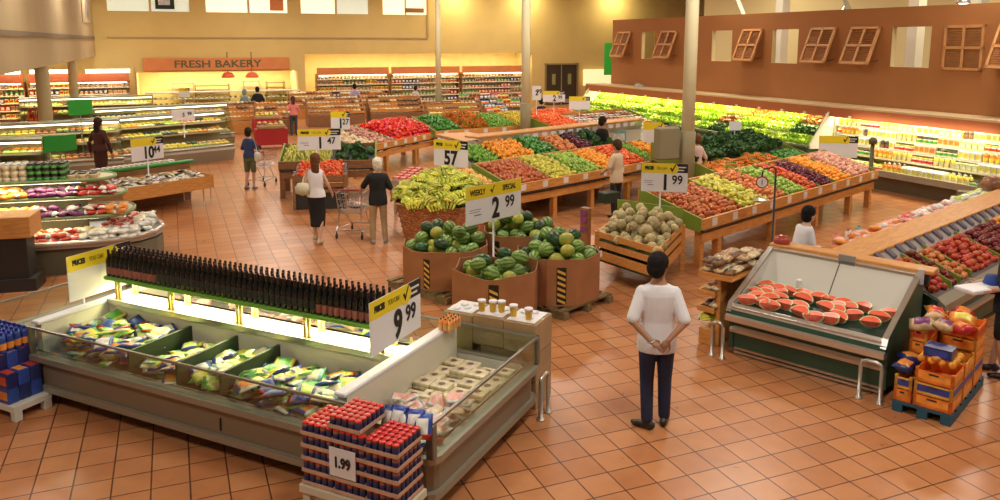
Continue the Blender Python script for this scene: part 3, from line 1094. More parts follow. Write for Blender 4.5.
def ringwall(b, i0, i1, z0, z1, mi=0, r=.12):
    A, B_ = outline(i0, r), outline(i1, max(.02, r - (i1 - i0)))
    n = len(A)
    vs = [(x, y, z0) for x, y in A] + [(x, y, z1) for x, y in A] + [(x, y, z0) for x, y in B_] + [(x, y, z1) for x, y in B_]
    fs = []
    for k in range(n):
        j = (k + 1) % n
        fs += [(k, j, n + j, n + k), (2 * n + j, 2 * n + k, 3 * n + k, 3 * n + j), (n + k, n + j, 3 * n + j, 3 * n + k), (j, k, 2 * n + k, 2 * n + j)]
    return b.add(vs, fs, mi)


ringwall(MB(), .02, .09, .16, .50).build('body_panel', mat('freezer_panel', (.25, .195, .13), .45, .2), fz)
ringwall(MB(), .22, .28, .0, .17).build('kick_plate', GREYM, fz)
b = MB()
ringwall(b, -.035, .10, .50, .56)
b.build('rim_bumper', GREYM, fz)
b = MB()
ringwall(b, -.02, .05, .17, .235)
b.build('lower_bumper', GREYM, fz)
LINER = mat('freezer_liner', (.66, .66, .55), .4)
MB().box(WL + .08, -.08, .08, WD - .08, .30, .34).build('tank_floor', LINER, fz)
b = MB()
ringwall(b, .085, .11, .34, .56)
b.build('tank_liner', LINER, fz)
SPZ = .90
b = MB()
b.box(BX0 + .05, BX1 - .05, .93, .98, .34, SPZ).box(BX0 + .05, BX1 - .05, 1.22, 1.27, .34, SPZ)
b.box(BX0 + .05, BX1 - .05, .93, 1.27, SPZ - .03, SPZ)
b.build('centre_spine', CREAM, fz)
MB().box(BX0 + .05, BX1 - .05, .90, .94, SPZ - .05, SPZ + .01).build('spine_edge_rail', STEEL, fz)
for x in (BX0, BX1):
    MB().box(x - .05, x + .05, .1, WD - .1, .34, .86).build('end_divider', CREAM, fz)
    MB().rbox(x - .06, x + .06, .06, WD - .06, .86, .90, .01).build('divider_cap', WHITE, fz)
PF = mat('post_grey', (.20, .19, .15), .4, .5)
for x, y in ((0, 0), (0, WD), (BX0, 0), (BX1, 0), (WL, 0), (WL, WD)):
    MB().rbox(x - .05, x + .02, y - .02 if y == 0 else y - .04, y + .05 if y == 0 else y + .02, .55, .85, .008).build('glass_post', PF, fz)
gl = []
for (xa, xb, ya, yb) in ((BX1 + .03, -.04, .0, .012), (BX0 + .03, BX1 - .05, .0, .012), (WL + .03, BX0 - .05, .0, .012),
                         (-.012, 0, .04, WD - .04), (WL, WL + .012, .04, WD - .04), (WL + .03, -.04, WD - .012, WD)):
    p = MB().box(xa, xb, ya, yb, .56, .84).build('glass_pane', GLASS, fz)
b = MB()
RT = [(0, 0), (0, WD), (WL, WD), (WL, 0), (0, 0)]
for (xa, ya), (xb, yb) in zip(RT, RT[1:]):
    b.box(min(xa, xb) - .012, max(xa, xb) + .012, min(ya, yb) - .012, max(ya, yb) + .012, .84, .862)
b.build('glass_top_trim', mat('trim_grey', (.30, .30, .27), .3, .7), fz)
for x in (-3.62, -2.95, -2.38):
    MB().box(x - .015, x + .015, .12, .93, .36, .78).build('bin_divider', mat('bin_divider_green', (.03, .05, .02), .5), fz)
# black gap between panels
MB().box(-2.3, -2.29, .005, .02, .28, .40).build('panel_mark', BLACK, fz)
# shelf with bottles
sh = thing('bottle_shelf', 'raised green-edged shelf full of dark bottles running along the freezer island', 'shelf', EF.w(0, 0, SPZ), EF.rot)
SH0, SH1, SHZ = -4.92, -1.06, 1.14
MB().rbox(SH0, SH1, .88, 1.24, SHZ - SPZ, SHZ - SPZ + .045, .008).build('shelf_board', GREEN, sh)
for i, x in enumerate((SH0 + .12, -3.95, -2.95, -2.05, SH1 - .1)):
    for y in (.95, 1.18):
        MB().lathe([(.03, 0), (.022, .015), (.018, .03), (.018, SHZ - SPZ)], 8, (x, y, 0)).lathe([(.018, 0), (.018, SHZ - SPZ)], 8, (x + .05, y, 0)).build('post', GOLD, sh)
MB().tube([(SH0 + .1, 1.06, SHZ - SPZ - .03), (SH1 - .1, 1.06, SHZ - SPZ - .03)], .018, 8).build('under_shelf_lamp', LTUBE, sh)
q = EF.w((SH0 + SH1) / 2, 1.06, SHZ - .06)
area('under_shelf_light', q, 3.8, .16, 60, (1, .90, .48), (0, 0, EF.rot))
DB = mat('dark_bottle_glass', (.012, .010, .008), .12, spec=.8)
FOIL = mat('dark_foil', (.03, .008, .006), .35)
LBD = mat('dark_label', (.03, .03, .025), .6, rnd=.4)
LBP = mat('rose_label', (.35, .11, .08), .6, rnd=.4)
wbody = MB().lathe([(.030, 0), (.036, .008), (.036, .17), (.030, .20), (.013, .235), (.012, .27)], 10).mesh('wine_bottle', DB)
wcap = MB().lathe([(.014, .25), (.0145, .305), (.012, .31)], 8).mesh('bottle_cap', FOIL)
wlab = {True: MB().lathe([(.0362, .03), (.0372, .032), (.0372, .11), (.0362, .112)], 10).mesh('bottle_label', LBP),
        False: MB().lathe([(.0362, .05), (.0372, .052), (.0372, .13), (.0362, .132)], 10).mesh('bottle_label', LBD)}
nb = 51
for i in range(nb):
    for j in range(4):
        x, y = SH0 + .06 + i * (SH1 - SH0 - .1) / nb, .925 + j * .08
        rose = i < 11 or i > nb - 11
        lb = 'dark wine bottle with a rose label near the ' + ('left' if i < 11 else 'right') + ' end of the shelf' if rose else 'dark wine bottle with a black label in the middle of the shelf'
        lb = lb.replace('dark wine', ['front row', 'second row', 'third row', 'back row'][j] + ' dark wine').replace(' in the middle of', ' mid')
        o = inst('wine_bottle', wbody, EF.w(x + (j % 2) * .01, y, SHZ + .046), (0, 0, random.uniform(0, 6)), lb, 'bottle', lb.replace('bottle with', 'bottles with', 1))
        for nm, me in (('bottle_cap', wcap), ('bottle_label', wlab[rose])):
            c = bpy.data.objects.new(nm, me)
            COL.objects.link(c)
            c.parent = o

# frozen goods
rg = random.Random(3)


def bags(x0, x1, y0, y1, z, meshes, n, label, kind, cat='bag', tall=.0, tilt=.35, fr=EF, mound=.0):
    for i in range(n):
        u, v = rg.random(), rg.random()
        x, y = x0 + u * (x1 - x0), y0 + v * (y1 - y0)
        zz = z + rg.uniform(0, tall) + mound * (1 - abs(2 * v - 1))
        place(kind, rg.choice(meshes), fr.w(x, y, zz), (rg.uniform(-tilt, tilt), rg.uniform(-tilt, tilt), fr.rot + rg.uniform(-1.6, 1.6)), label, cat, label, rg.uniform(.62, .85))


bags(BX0 + .15, -3.70, .17, .84, .58, BAGS, 150, 'bright plastic frozen bag in the far left bin of the freezer', 'frozen_bag', tall=.17)
bags(-3.52, -3.06, .17, .84, .57, BAGS[:1] + BAGS[3:4] + BAGS[5:7], 46, 'cream and white frozen bag between two dark bin dividers', 'frozen_bag', tall=.12)
bags(-2.86, -2.46, .17, .84, .57, BAGS[:3] + BAGS[8:], 42, 'blue and lime frozen bag in the third bin of the freezer', 'frozen_bag', tall=.15)
bags(-2.30, BX1 - .15, .17, .84, .55, BAGS, 125, 'bright plastic frozen bag in the near right bin of the freezer', 'frozen_bag', tall=.15)
bags(BX0 + .2, -2.6, 1.42, 1.92, .60, PBAGS, 38, 'pale pink seafood bag behind the bottle shelf', 'seafood_bag', tall=.18)
bags(-2.6, BX1 - .15, 1.42, 1.92, .60, [BAGS[5], BREADBAG[0], pillow('frozen_bag', .24, .3, .07, [PK['teal'], PK['white'], PK['cream']], 7, 7, 88, 2)], 24, 'tan or pale blue frozen bag behind the right half of the bottle shelf', 'frozen_bag', tall=.18)
bags(WL + .2, BX0 - .15, .2, .8, .44, [BAGS[1], BAGS[4]], 12, 'dark blue bag in the end bin of the freezer behind the blue bottles', 'frozen_bag', tall=.08)
bags(BX1 + .16, -.16, .22, .9, .53, PBAGS, 46, 'pink and white shrimp bag in the right end bin of the freezer', 'seafood_bag', tall=.14)
bags(-.5, -.15, .14, .25, .52, [BAGS[1], BAGS[4]], 9, 'blue frozen bag in the corner of the right end bin', 'frozen_bag', tall=.1)
PZ = MB().rbox(-.15, .15, -.13, .13, 0, .055, .006, 0).lathe([(.001, .0561), (.075, .0561), (.075, .058), (.001, .058)], 16, mi=1).lathe([(.001, .0582), (.052, .0582), (.052, .06), (.001, .06)], 14, mi=2)
PZM = PZ.mesh('frozen_pie_box', [PK['cream'], PK['white'], PK['brown']])
for i in range(4):
    for j in range(5):
        for k in range(2 if (i + j) % 3 else 1):
            inst('pie_box', PZM, EF.w(-.80 + i * .195, 1.0 + j * .195, .50 + k * .04 + .02 * (j % 2)), (0, 0, EF.rot + rg.uniform(-.06, .06)), 'cream frozen pie box with a round brown picture in the right end bin', 'box', 'cream frozen pie boxes in the right end bin', .62)
# small orange bottles by the sign foot
ob = bottle('sauce_bottle', .025, .13, PK['orange'], PK['dark'], PK['tan'], .25)
for i in range(4):
    for j in range(3):
        inst('sauce_bottle', ob, EF.w(-.93 + j * .055, 1.74 + i * .06, SPZ + .0), (0, 0, 0), 'small orange sauce bottle with dark cap on the freezer divider by the price sign', 'bottle', 'small sauce bottles on the freezer divider')
# price signs of the freezer
sign_px('large 9.99 price sign standing on the right divider of the freezer', 371, 303, 358, 421, 278, 327, 6.80, 7.60, '9', '99', 'PRICES YOU', 'check')
sign_px('price sign with its lower part blank at the left end of the bottle shelf', 70, 257, 302, 133, 241, 283, 8.55, 9.32, '', '', 'PRICES YOU', 'check', blank=True, pole=.9, pole_at=.22)

# ------------------------------------------------------------------ stack of red-capped jars with trays on the white stand
st = thing('white_stand', 'low white wooden stand under the red-capped can stack', 'stand', EF.w(0, 0), EF.rot)
CX0, CX1, CY0, CY1, CZ = -.95, -.03, -.45, -.07, .345
MB().rbox(CX0 - .02, CX1 + .02, CY0 - .02, CY1, CZ - .07, CZ, .006).build('stand_top', mat('stand_paint', (.66, .60, .46), .6), st)
for x in (CX0, CX1 - .07):
    for y in (CY0, CY1 - .09):
        MB().rbox(x, x + .07, y, y + .07, 0, CZ - .07, .004).build('leg', mat('stand_paint', (.66, .60, .46), .6), st)
CR = .0298
canm = can('soda_can', CR, .092, PK['dark'], mat('red_lid', (.62, .02, .02), .3), PK['navy'])
canm2 = can('soda_can', CR, .092, PK['brown'], mat('red_lid', (.62, .02, .02), .3), PK['navy'])
traym = {}


def tray_mesh(w, d):
    b = MB().box(0, w, 0, d, 0, .004)
    for q in ((0, w, 0, .004), (0, w, d - .004, d), (0, .004, 0, d), (w - .004, w, 0, d)):
        b.box(q[0], q[1], q[2], q[3], 0, .034)
    return b.mesh('cardboard_tray', mat('tray_card', (.62, .40, .27), .85, var=.06))


tw, td = CR * 2 * 5 + .008, CR * 2 * 6 + .004
TM = tray_mesh(tw, td)
LP = .106


def cans_tray(cx, cy, z, nx, ny, full, lb, front_rows, right_cols):
    inst('cardboard_tray', TM, EF.w(cx, cy, z), (0, 0, EF.rot), 'flat cardboard tray of the red-capped can stack, ' + lb, 'tray', 'trays of the red-capped can stack')
    for i in range(nx):
        for j in range(ny):
            if full or j < front_rows or i >= nx - right_cols:
                inst('soda_can', canm if (i * 7 + j * 3 + int(z * 90)) % 3 else canm2, EF.w(cx + .004 + CR + i * CR * 2, cy + .003 + CR + j * CR * 2, z + .005), (0, 0, rg.uniform(0, 6)),
                     'small red-topped can in the ' + lb, 'can', 'red-topped cans in the ' + lb)


for L in range(5):
    for c in range(3):
        z = CZ + .001 + L * LP
        top = L == 4 or (L == 4 and c)
        lab = ['left', 'middle', 'right'][c] + ' column of the stack, ' + ['bottom', 'second', 'third', 'fourth', 'top'][L] + ' tray'
        if L == 4 and c == 1:
            pass
        cans_tray(CX0 + c * tw, CY0, z, 5, 6, L == 4 and c != 1, lab, 1, 1 if c == 2 else 0)
cans_tray(CX0 + tw * .85, CY0 + .02, CZ + 5 * LP, 5, 6, True, 'raised extra tray on top of the stack', 1, 1)
pt = price_sign('white 1.99 price card on the front of the red-capped can stack', EF.w(-.66, CY0 - .012)[:2], EF.w(-.41, CY0 - .012)[:2], .50, .74, '1.99', '', kind=None, thick=.006)
# striped blue bags leaning behind the cans
bags(-.42, -.02, -.09, .02, .87, [BAGS[1], BAGS[4]], 0, '', 'frozen_bag')
wb = pillow('snack_bag', .16, .2, .08, [PK['blue'], PK['white'], PK['red']], 6, 6, 5, 2)
for i in range(5):
    inst('snack_bag', wb, EF.w(-.36 + i * .075, -.045, .845 + .02 * (i % 2)), (R(62), 0, EF.rot + .1 * i), 'shiny blue and white bag stuffed behind the red-capped cans', 'bag', 'blue and white bags behind the cans')

# ------------------------------------------------------------------ blue bottles on the white pallet, left edge
st = thing('white_stand', 'low white stand under the blue-capped bottles at the left edge', 'stand', EF.w(0, 0), EF.rot)
BX, BY = -4.72, -.40
STP = mat('white_paint', (.72, .70, .62), .6)
MB().rbox(BX - .75, BX, BY, BY + .42, .10, .17, .006).build('stand_top', STP, st)
for x in (BX - .72, BX - .08):
    for y in (BY + .01, BY + .33):
        MB().rbox(x, x + .08, y, y + .08, 0, .10, .004).build('leg', STP, st)
bb = bottle('mouthwash_bottle', .038, .22, PK['blue'], mat('blue_cap', (.02, .03, .30), .3), PK['orange'], .22)
bp = carton('drink_pack', .16, .12, .16, PK['blue'], PK['orange'])
bp2 = carton('drink_pack', .16, .12, .16, PK['navy'], PK['red'])
for L in range(3):
    for i in range(4):
        for j in range(3 if L else 3):
            if L == 2 and i > 2:
                continue
            inst('drink_pack', bp if (i + j + L) % 2 else bp2, EF.w(BX - .66 + i * .165 if L < 3 else 0, BY + .07 + j * .125, .172 + L * .162), (0, 0, EF.rot), 'blue and orange shrink-wrapped drink pack in the stack at the left edge, ' + ['bottom', 'middle', 'top'][L] + ' layer', 'box', 'drink packs at the left edge, ' + ['bottom', 'middle', 'top'][L] + ' layer')
for i in range(6):
    for j in range(5):
        inst('blue_bottle', bb, EF.w(BX - .70 + i * .08, BY + .05 + j * .08, .172 + 3 * .162), (0, 0, 0), 'bottle with a deep blue cap on top of the drink packs at the left edge', 'bottle', 'blue-capped bottles at the left edge')
inst('price_card', MB().rbox(-.06, .06, -.004, 0, 0, .14, .002).mesh('price_card', mat('kraft_tag', (.60, .50, .32), .7)), EF.w(BX - .38, BY - .01, .42), (0, 0, EF.rot), 'small tan price card on the blue drink packs at the left edge', 'card')

# ------------------------------------------------------------------ cartons with yellow tubs
k = 0
for (x0, x1, y0, y1, z0, z1, lb) in [(-1.17, -.72, 2.20, 2.62, 0, .52, 'brown carton at the bottom left of the tub display behind the freezer'), (-.71, -.05, 2.20, 2.62, 0, .30, 'long brown carton at the bottom of the tub display behind the freezer'),
                                     (-.71, -.05, 2.20, 2.62, .302, .62, 'long brown carton second from the floor in the tub display'),
                                     (-1.17, -.80, 2.20, 2.62, .522, .93, 'square brown carton at the top left of the tub display'), (-.79, -.42, 2.18, 2.60, .622, .95, 'square brown carton at the top middle of the tub display'),
                                     (-.41, -.04, 2.16, 2.60, .622, .95, 'square brown carton at the top right of the tub display')]:
    t = thing('cardboard_carton', lb, 'carton', EF.w((x0 + x1) / 2, (y0 + y1) / 2, z0), EF.rot)
    w, d, h = (x1 - x0) / 2, (y1 - y0) / 2, z1 - z0
    MB().rbox(-w, w, -d, d, 0, h, .008).build('box_body', CARDL, t)
    MB().box(-w * .98, w * .98, -.03, .03, h, h + .002).build('tape', mat('packing_tape', (.60, .46, .28), .35), t)
    k += 1
pa = thing('paper_sheet', 'white paper sheets spread over the cartons under the yellow tubs', 'paper', EF.w(0, 0), EF.rot)
MB().box(-1.14, -.83, 2.24, 2.58, .934, .94).build('left_sheet', WHITE, pa)
MB().box(-.76, -.45, 2.21, 2.56, .954, .96).box(-.39, -.07, 2.19, 2.56, .954, .96).build('right_sheets', WHITE, pa)
tub = MB().lathe([(.032, 0), (.042, .10), (.045, .10), (.045, .11)], 14, mi=0).lathe([(.046, .108), (.047, .125), (.044, .128), (.002, .128)], 14, mi=1)
TUBM = tub.mesh('yellow_tub', [mat('tub_yellow', (.85, .52, .05), .4), WHITE])
for i, px in enumerate(((474, 303), (485, 304), (494, 306), (509, 310), (527, 315))):
    inst('yellow_tub', TUBM, EF.w([-.74, -.62, -.53, -.36, -.17][i], [2.30, 2.33, 2.36, 2.30, 2.27][i], .961), (0, 0, 0), 'yellow paper tub with white lid standing on the cartons, ' + ['first', 'second', 'third', 'fourth', 'last'][i] + ' from the left', 'tub', 'yellow tubs on the cartons')
lidm = MB().lathe([(.03, 0), (.045, .004), (.046, .012), (.002, .014)], 14).mesh('white_lid', WHITE)
for i in range(9):
    x, y = [(-1.05, 2.3), (-.95, 2.36), (-1.03, 2.45), (-.9, 2.5), (-.62, 2.5), (-.52, 2.44), (-.3, 2.45), (-.2, 2.5), (-.18, 2.32)][i]
    inst('paper_dish', lidm, EF.w(x, y, .941 if x < -.8 else .961), (0, 0, 0), 'round white paper dish lying on the paper beside the yellow tubs', 'dish', 'white dishes beside the yellow tubs')


def hoop(label, fr, x, y0, y1, h, r=.022):
    t = thing('guard_rail', label, 'rail', fr.w(x, 0), fr.rot)
    pts = [(0, y0, 0), (0, y0, h - .06), (0, y0 + .02, h - .02), (0, y0 + .06, h), (0, y1 - .06, h), (0, y1 - .02, h - .02), (0, y1, h - .06), (0, y1, 0)]
    MB().tube(pts, r, 10).build('hoop', STEEL, t)
    for y in (y0, y1):
        MB().lathe([(.045, 0), (.045, .01), (.03, .015)], 12, (0, y, 0)).build('floor_flange', STEEL, t)


hoop('bent steel guard rail at the right end of the freezer', EF, .08, 2.02, 2.22, .46)

# ================================================================== WATERMELON BINS
TAPE = mat('black_print', (.012, .012, .012))


def melon_bin(label, cx, cy, rot, s, z1, dip, seed, tape_side, fill):
    t = thing('watermelon_bin', label, 'bin', (cx, cy, 0), rot)
    c = s * .26
    h = s / 2
    poly = [(-h + c, -h), (h - c, -h), (h, -h + c), (h, h - c), (h - c, h), (-h + c, h), (-h, h - c), (-h, -h + c)]
    z0 = .13
    b = MB()
    N = 6
    outer, tops = [], []
    for k in range(8):
        a, d = Vector(poly[k]), Vector(poly[(k + 1) % 8])
        for j in range(N):
            u = j / N
            outer.append(a.lerp(d, u))
            tops.append(z1 - dip * math.sin(math.pi * u) * (1 if k % 2 == 0 else .2))
    n = len(outer)
    vs = [(p.x, p.y, z0) for p in outer] + [(p.x, p.y, z) for p, z in zip(outer, tops)]
    vs += [(p.x * .975, p.y * .975, z0) for p in outer] + [(p.x * .975, p.y * .975, z) for p, z in zip(outer, tops)]
    fs = []
    for k in range(n):
        j = (k + 1) % n
        fs += [(k, j, n + j, n + k), (2 * n + j, 2 * n + k, 3 * n + k, 3 * n + j), (n + k, n + j, 3 * n + j, 3 * n + k)]
    b.add(vs, fs)
    b.build('bin_wall', CARD, t)
    MB().prism([(x * .97, y * .97) for x, y in poly], z1 - .34, z1 - .30).build('inner_board', CARD, t)
    for side, off in tape_side:
        a, d = Vector(poly[side]), Vector(poly[(side + 1) % 8])
        e = (d - a).normalized()
        nrm = Vector((e.y, -e.x))
        m_ = a.lerp(d, off)
        tb = MB()
        w, zt, zb = .070, z1 - .12, z0 + .03
        def P(u, z, o):
            q = m_ + e * u + nrm * o
            return (q.x, q.y, z)
        tb.add([P(-w, zb, .004), P(w, zb, .004), P(w, zt, .004), P(-w, zt, .004)], [(0, 1, 2, 3)], 0)
        k = 0
        z = zb
        while z < zt - .07:
            tb.add([P(-w * .82, z + .05, .006), P(w * .82, z - .0, .006), P(w * .82, z + .04, .006), P(-w * .82, z + .09, .006)], [(0, 1, 2, 3)], 1)
            z += .085
        tb.build('hazard_stripe', [TAPE, mat('stripe_yellow', (.72, .45, .08), .5)], t)
    pl = MB()
    for y in (-h, -.05, h - .1):
        pl.box(-h - .04, h + .04, y, y + .1, 0, .10)
    for i in range(7):
        x = -h - .05 + i * (s + .0) / 6.3
        pl.box(x, x + .10, -h - .02, h + .02, .10, .125)
    pl.build('pallet', PALLETW, t)
    rg = random.Random(seed)
    spots = []
    # melons laid in layers, kept apart
    for L in range(4):
        tries = 0
        got = 0
        want = [16, 15, 11, 6][L] if fill else [14, 10, 5, 0][L]
        lim = (h - .13) * [1, 1, .85, .6][L]
        while got < want and tries < 3000:
            tries += 1
            x, y = rg.uniform(-lim, lim), rg.uniform(-lim, lim)
            if abs(x) + abs(y) > h * 1.48 - .17:
                continue
            z = z1 - .19 + L * .13
            if all((x - a) ** 2 + (y - b_) ** 2 + (z - c_) ** 2 > .186 ** 2 for a, b_, c_ in spots):
                spots.append((x, y, z))
                got += 1
    f = Fr(cx, cy, math.degrees(rot))
    for x, y, z in spots:
        k = rg.random()
        nm = 'watermelon' if k < .58 else ('watermelon_yellow' if k < .80 else 'watermelon_dark')
        adj = {'watermelon': 'striped green watermelon', 'watermelon_yellow': 'yellow-patched watermelon', 'watermelon_dark': 'very dark green watermelon'}[nm]
        lb = adj + ' heaped in the ' + label.split(' cardboard')[0] + ' cardboard bin'
        inst('watermelon', FR[nm], f.w(x, y, z), (rg.uniform(-.4, .4), rg.uniform(-.4, .4), rg.uniform(0, 6.28)), lb, 'watermelon', lb, rg.uniform(.72, .86))
    return t


melon_bin('left brown cardboard watermelon bin with a striped edge tape', -.86, 12.20, R(-42), 1.26, .74, .04, 1, [(0, .90)], True)
melon_bin('right brown cardboard watermelon bin on a visible pallet', .86, 11.45, R(-44), 1.14, .82, .04, 2, [(1, .5)], True)
melon_bin('front brown cardboard watermelon bin with a sagging rim', -.06, 10.78, R(-8), 1.14, .77, .06, 3, [(0, .6)], False)
melon_bin('rear brown cardboard watermelon bin hidden behind the other three', .33, 12.62, R(-44), 1.12, .86, .04, 6, [(0, .5)], True)
o = MB().rbox(-.035, .035, -.004, .0, -.05, .05, .002).mesh('paper_note', WHITE)
inst('paper_note', o, (1.50, 11.52, .72), (0, 0, R(46)), 'small white paper note on the right corner of the right watermelon bin', 'note')
sign_px('weekly special 2.99 price sign on a pole above the watermelon bins', 466, 190, 226, 521, 176, 215, 11.3, 12.2, '2', '99', '', 'weekly', pole=.6, pole_at=.50, small='x')

# ================================================================== BANANA BASKET
BNX, BNY = -1.12, 15.45
t = thing('banana_basket', 'large woven brown basket stand heaped with green-yellow bananas', 'basket', (BNX, BNY, 0), R(10))
n = 8
WEAVE = mat('woven_reed', (.30, .07, .025), .7, col2=(.62, .30, .12), scale=16, bump=.6, stretch=(1, 1, 3))
pts = lambda r: [(r * math.cos(k * math.pi / 4 + .2), r * math.sin(k * math.pi / 4 + .2)) for k in range(8)]
b = MB()
for k in range(14):
    rr = .80 + .012 * k + (.012 if k % 2 else 0)
    z = .02 + k * .052
    b.prism(pts(rr), z, z + .048)
b.build('woven_wall', WEAVE, t)
b = MB()
P8 = pts(.985)
for k in range(8):
    b.tube([(*P8[k], .76), (*P8[(k + 1) % 8], .76)], .025, 8)
b.build('rim', mat('reed_rim', (.50, .25, .10), .6), t)
rg = random.Random(9)
for L in range(5):
    r0 = .88 - L * .17
    z = .79 + L * .115
    for k in range(int(r0 * 2 * math.pi / .185) if L < 4 else 5):
        a = k * .185 / r0 + L
        for rr in ((r0, r0 - .2) if L < 3 else (r0,)):
            x, y = BNX + rr * math.cos(a), BNY + rr * math.sin(a)
            place('banana_bunch', FR['banana_bunch'], (x, y, z + (.03 if rr < r0 else 0)), (rg.uniform(-.5, .5), rg.uniform(-2.4, -.9), a + rg.uniform(-.5, .5) + math.pi), 'green-yellow banana bunch heaped on the woven basket', 'bananas', 'banana bunches on the woven basket', rg.uniform(1.1, 1.35))
            break
for k in range(60):
    a, rr = rg.uniform(0, 6.28), .9 * math.sqrt(rg.random())
    z = .80 + .50 * (1 - (rr / .92) ** 1.5)
    place('banana_bunch', FR['banana_bunch'], (BNX + rr * math.cos(a), BNY + rr * math.sin(a), z), (rg.uniform(-.5, .5), rg.uniform(-2.2, -.9), a + rg.uniform(-1, 1) + math.pi), 'green-yellow banana bunch heaped on the woven basket', 'bananas', 'banana bunches on the woven basket', rg.uniform(1.1, 1.35))
core = MB().loft([((0, 0, .70), .9, .9), ((0, 0, .85), .72, .72), ((0, 0, 1.05), .45, .45), ((0, 0, 1.16), .15, .15)], 16).build('inner_mound', mat('green_paper', (.10, .16, .03), .9), t)
sign_px('57 price sign standing behind the banana basket', 434, 138, 165, 468, 143, 169, 17.4, 17.0, '57', '', 'PRICES', 'check', pole=1.1)

# ================================================================== CANTALOUPE STAND
A_ = Vector(at(597, 232, .78))
B_ = Vector(at(659, 250, .78))
C_ = Vector(at(683, 226, .78))
D_ = Vector(at(618, 214, .82))
t = thing('cantaloupe_stand', 'slatted wooden crate stand heaped with netted cantaloupes below the 1.99 sign', 'stand', (A_.x, A_.y, 0), 0)
quad = [(p - A_) for p in (A_, B_, C_, D_)]


def slat(b, p, q, z0, z1, th=.025, mi=0):
    d = (q - p).normalized()
    n_ = Vector((d.y, -d.x))
    return b.prism([(p.x, p.y), (q.x, q.y), ((q - n_ * th).x, (q - n_ * th).y), ((p - n_ * th).x, (p - n_ * th).y)], z0, z1, mi)


for z0, z1 in ((.70, .80), (.54, .64), (.34, .48)):
    b = MB()
    for p, q in zip(quad, quad[1:] + quad[:1]):
        slat(b, p, q, z0, z1)
    b.build('side_slats', WOOD, t)
b = MB()
b.prism([(p.x * .96 + .02, p.y * .96) for p in quad], .30, .34)
b.prism([(p.x * .96 + .02, p.y * .96) for p in quad], .60, .64)
b.build('inner_floor', mat('crate_inside', (.05, .07, .02), .8), t)
for p in quad:
    MB().box(p.x - .035, p.x + .035, p.y - .035, p.y + .035, 0, .80).build('leg', WOOD, t)
b = MB()
d = quad[3] - quad[2]
p, q = quad[2] + Vector((.0, .05)), quad[3] + Vector((.0, .05))
slat(b, p, q, .6, 1.08)
b.build('olive_backboard', OLIVE, t)
cen = sum(quad, Vector((0, 0))) / 4
rg = random.Random(4)
cnt = 0
spots = []
for L in range(3):
    tries = 0
    while tries < 900:
        tries += 1
        u, v = rg.random(), rg.random()
        k = [.94, .80, .60, .35][L]
        P = (quad[0].lerp(quad[1], u)).lerp(quad[3].lerp(quad[2], u), v)
        P = cen + (P - cen) * k
        z = .73 + L * .10 + .16 * v
        if all((P - s[0]).length ** 2 + (z - s[1]) ** 2 > .158 ** 2 for s in spots):
            spots.append((P, z, ['bottom', 'middle', 'top'][L]))
for P, z, ly in spots:
    inst('cantaloupe', FR['cantaloupe'], (A_.x + P.x, A_.y + P.y, z), (rg.uniform(0, 6), rg.uniform(0, 6), 0), 'tan netted cantaloupe in the %s layer of the heap on the slatted crate stand' % ly, 'cantaloupe', 'cantaloupes, %s layer' % ly, rg.uniform(.92, 1.05))
# card tower at its left side
p = Vector(at(582, 249, 0))
t = thing('card_rack', 'narrow dark brown rack of small printed packets left of the cantaloupe stand', 'rack', (p.x + .06, p.y, 0), R(-44))
MB().rbox(-.09, .09, -.06, .06, 0, .80, .01).build('rack_body', WOODD, t)
for z in (.52, .66, .34):
    MB().rbox(-.075, .075, -.075, -.06, z, z + .1, .004).build('packet', PK['purple'], t)
sign_px('1.99 price sign on a white pole over the cantaloupes', 641, 160, 189, 687, 167, 195, 12.95, 12.8, '1', '99', 'PRICES YOU', 'check', pole=.8, pole_at=.42, small='x')

# ================================================================== RIGHT PRODUCE TABLE
RT_ = Fr(3.3, 12.9, 44)
F0, F1, FZ, BZ = .12, 1.42, .74, 1.10
t = produce_table('long slanted wooden fruit table at the right with bins of apples, plums and peaches', RT_, .30, 7.85, F0, F1, FZ, BZ, (.42, 1.0, 3.0, 4.9, 6.6, 7.7), (1.85, 2.75, 3.55, 4.35, 4.95, 5.75, 6.65), 11, side=OLIVE, name='fruit_table')
bz = bed(F0, F1, FZ, BZ)
for a, c, kind, lb, d in [(.34, 1.82, 'gala_apple', 'red-orange apple in the leftmost bin of the right fruit table', .095),
                          (1.88, 2.72, 'yellow_pear', 'yellow-green pear in the second bin of the right fruit table', .095),
                          (2.78, 3.52, 'peach', 'red-gold peach in the third bin of the right fruit table', .09),
                          (3.58, 4.32, 'green_apple', 'bright green apple in the fourth bin of the right fruit table', .09),
                          (4.38, 4.92, 'nectarine', 'shiny red nectarine in the bin beside the plums', .09),
                          (4.98, 5.72, 'plum', 'dark purple plum in the right fruit table', .082),
                          (5.78, 6.62, 'orange', 'orange fruit in the bin right of the plums', .094),
                          (6.68, 7.82, 'pink_peach', 'pale pink peach at the right end of the right fruit table', .094)]:
    pile(kind, RT_, a, c, F0 + .02, F1 - .02, bz, d, lb, 'fruit', 2, mound=.07)
# second side of the table, sloping away
slab(MB(), .3, 7.85, F1 + .05, F1 + 1.1, 1.08, .78, .03)
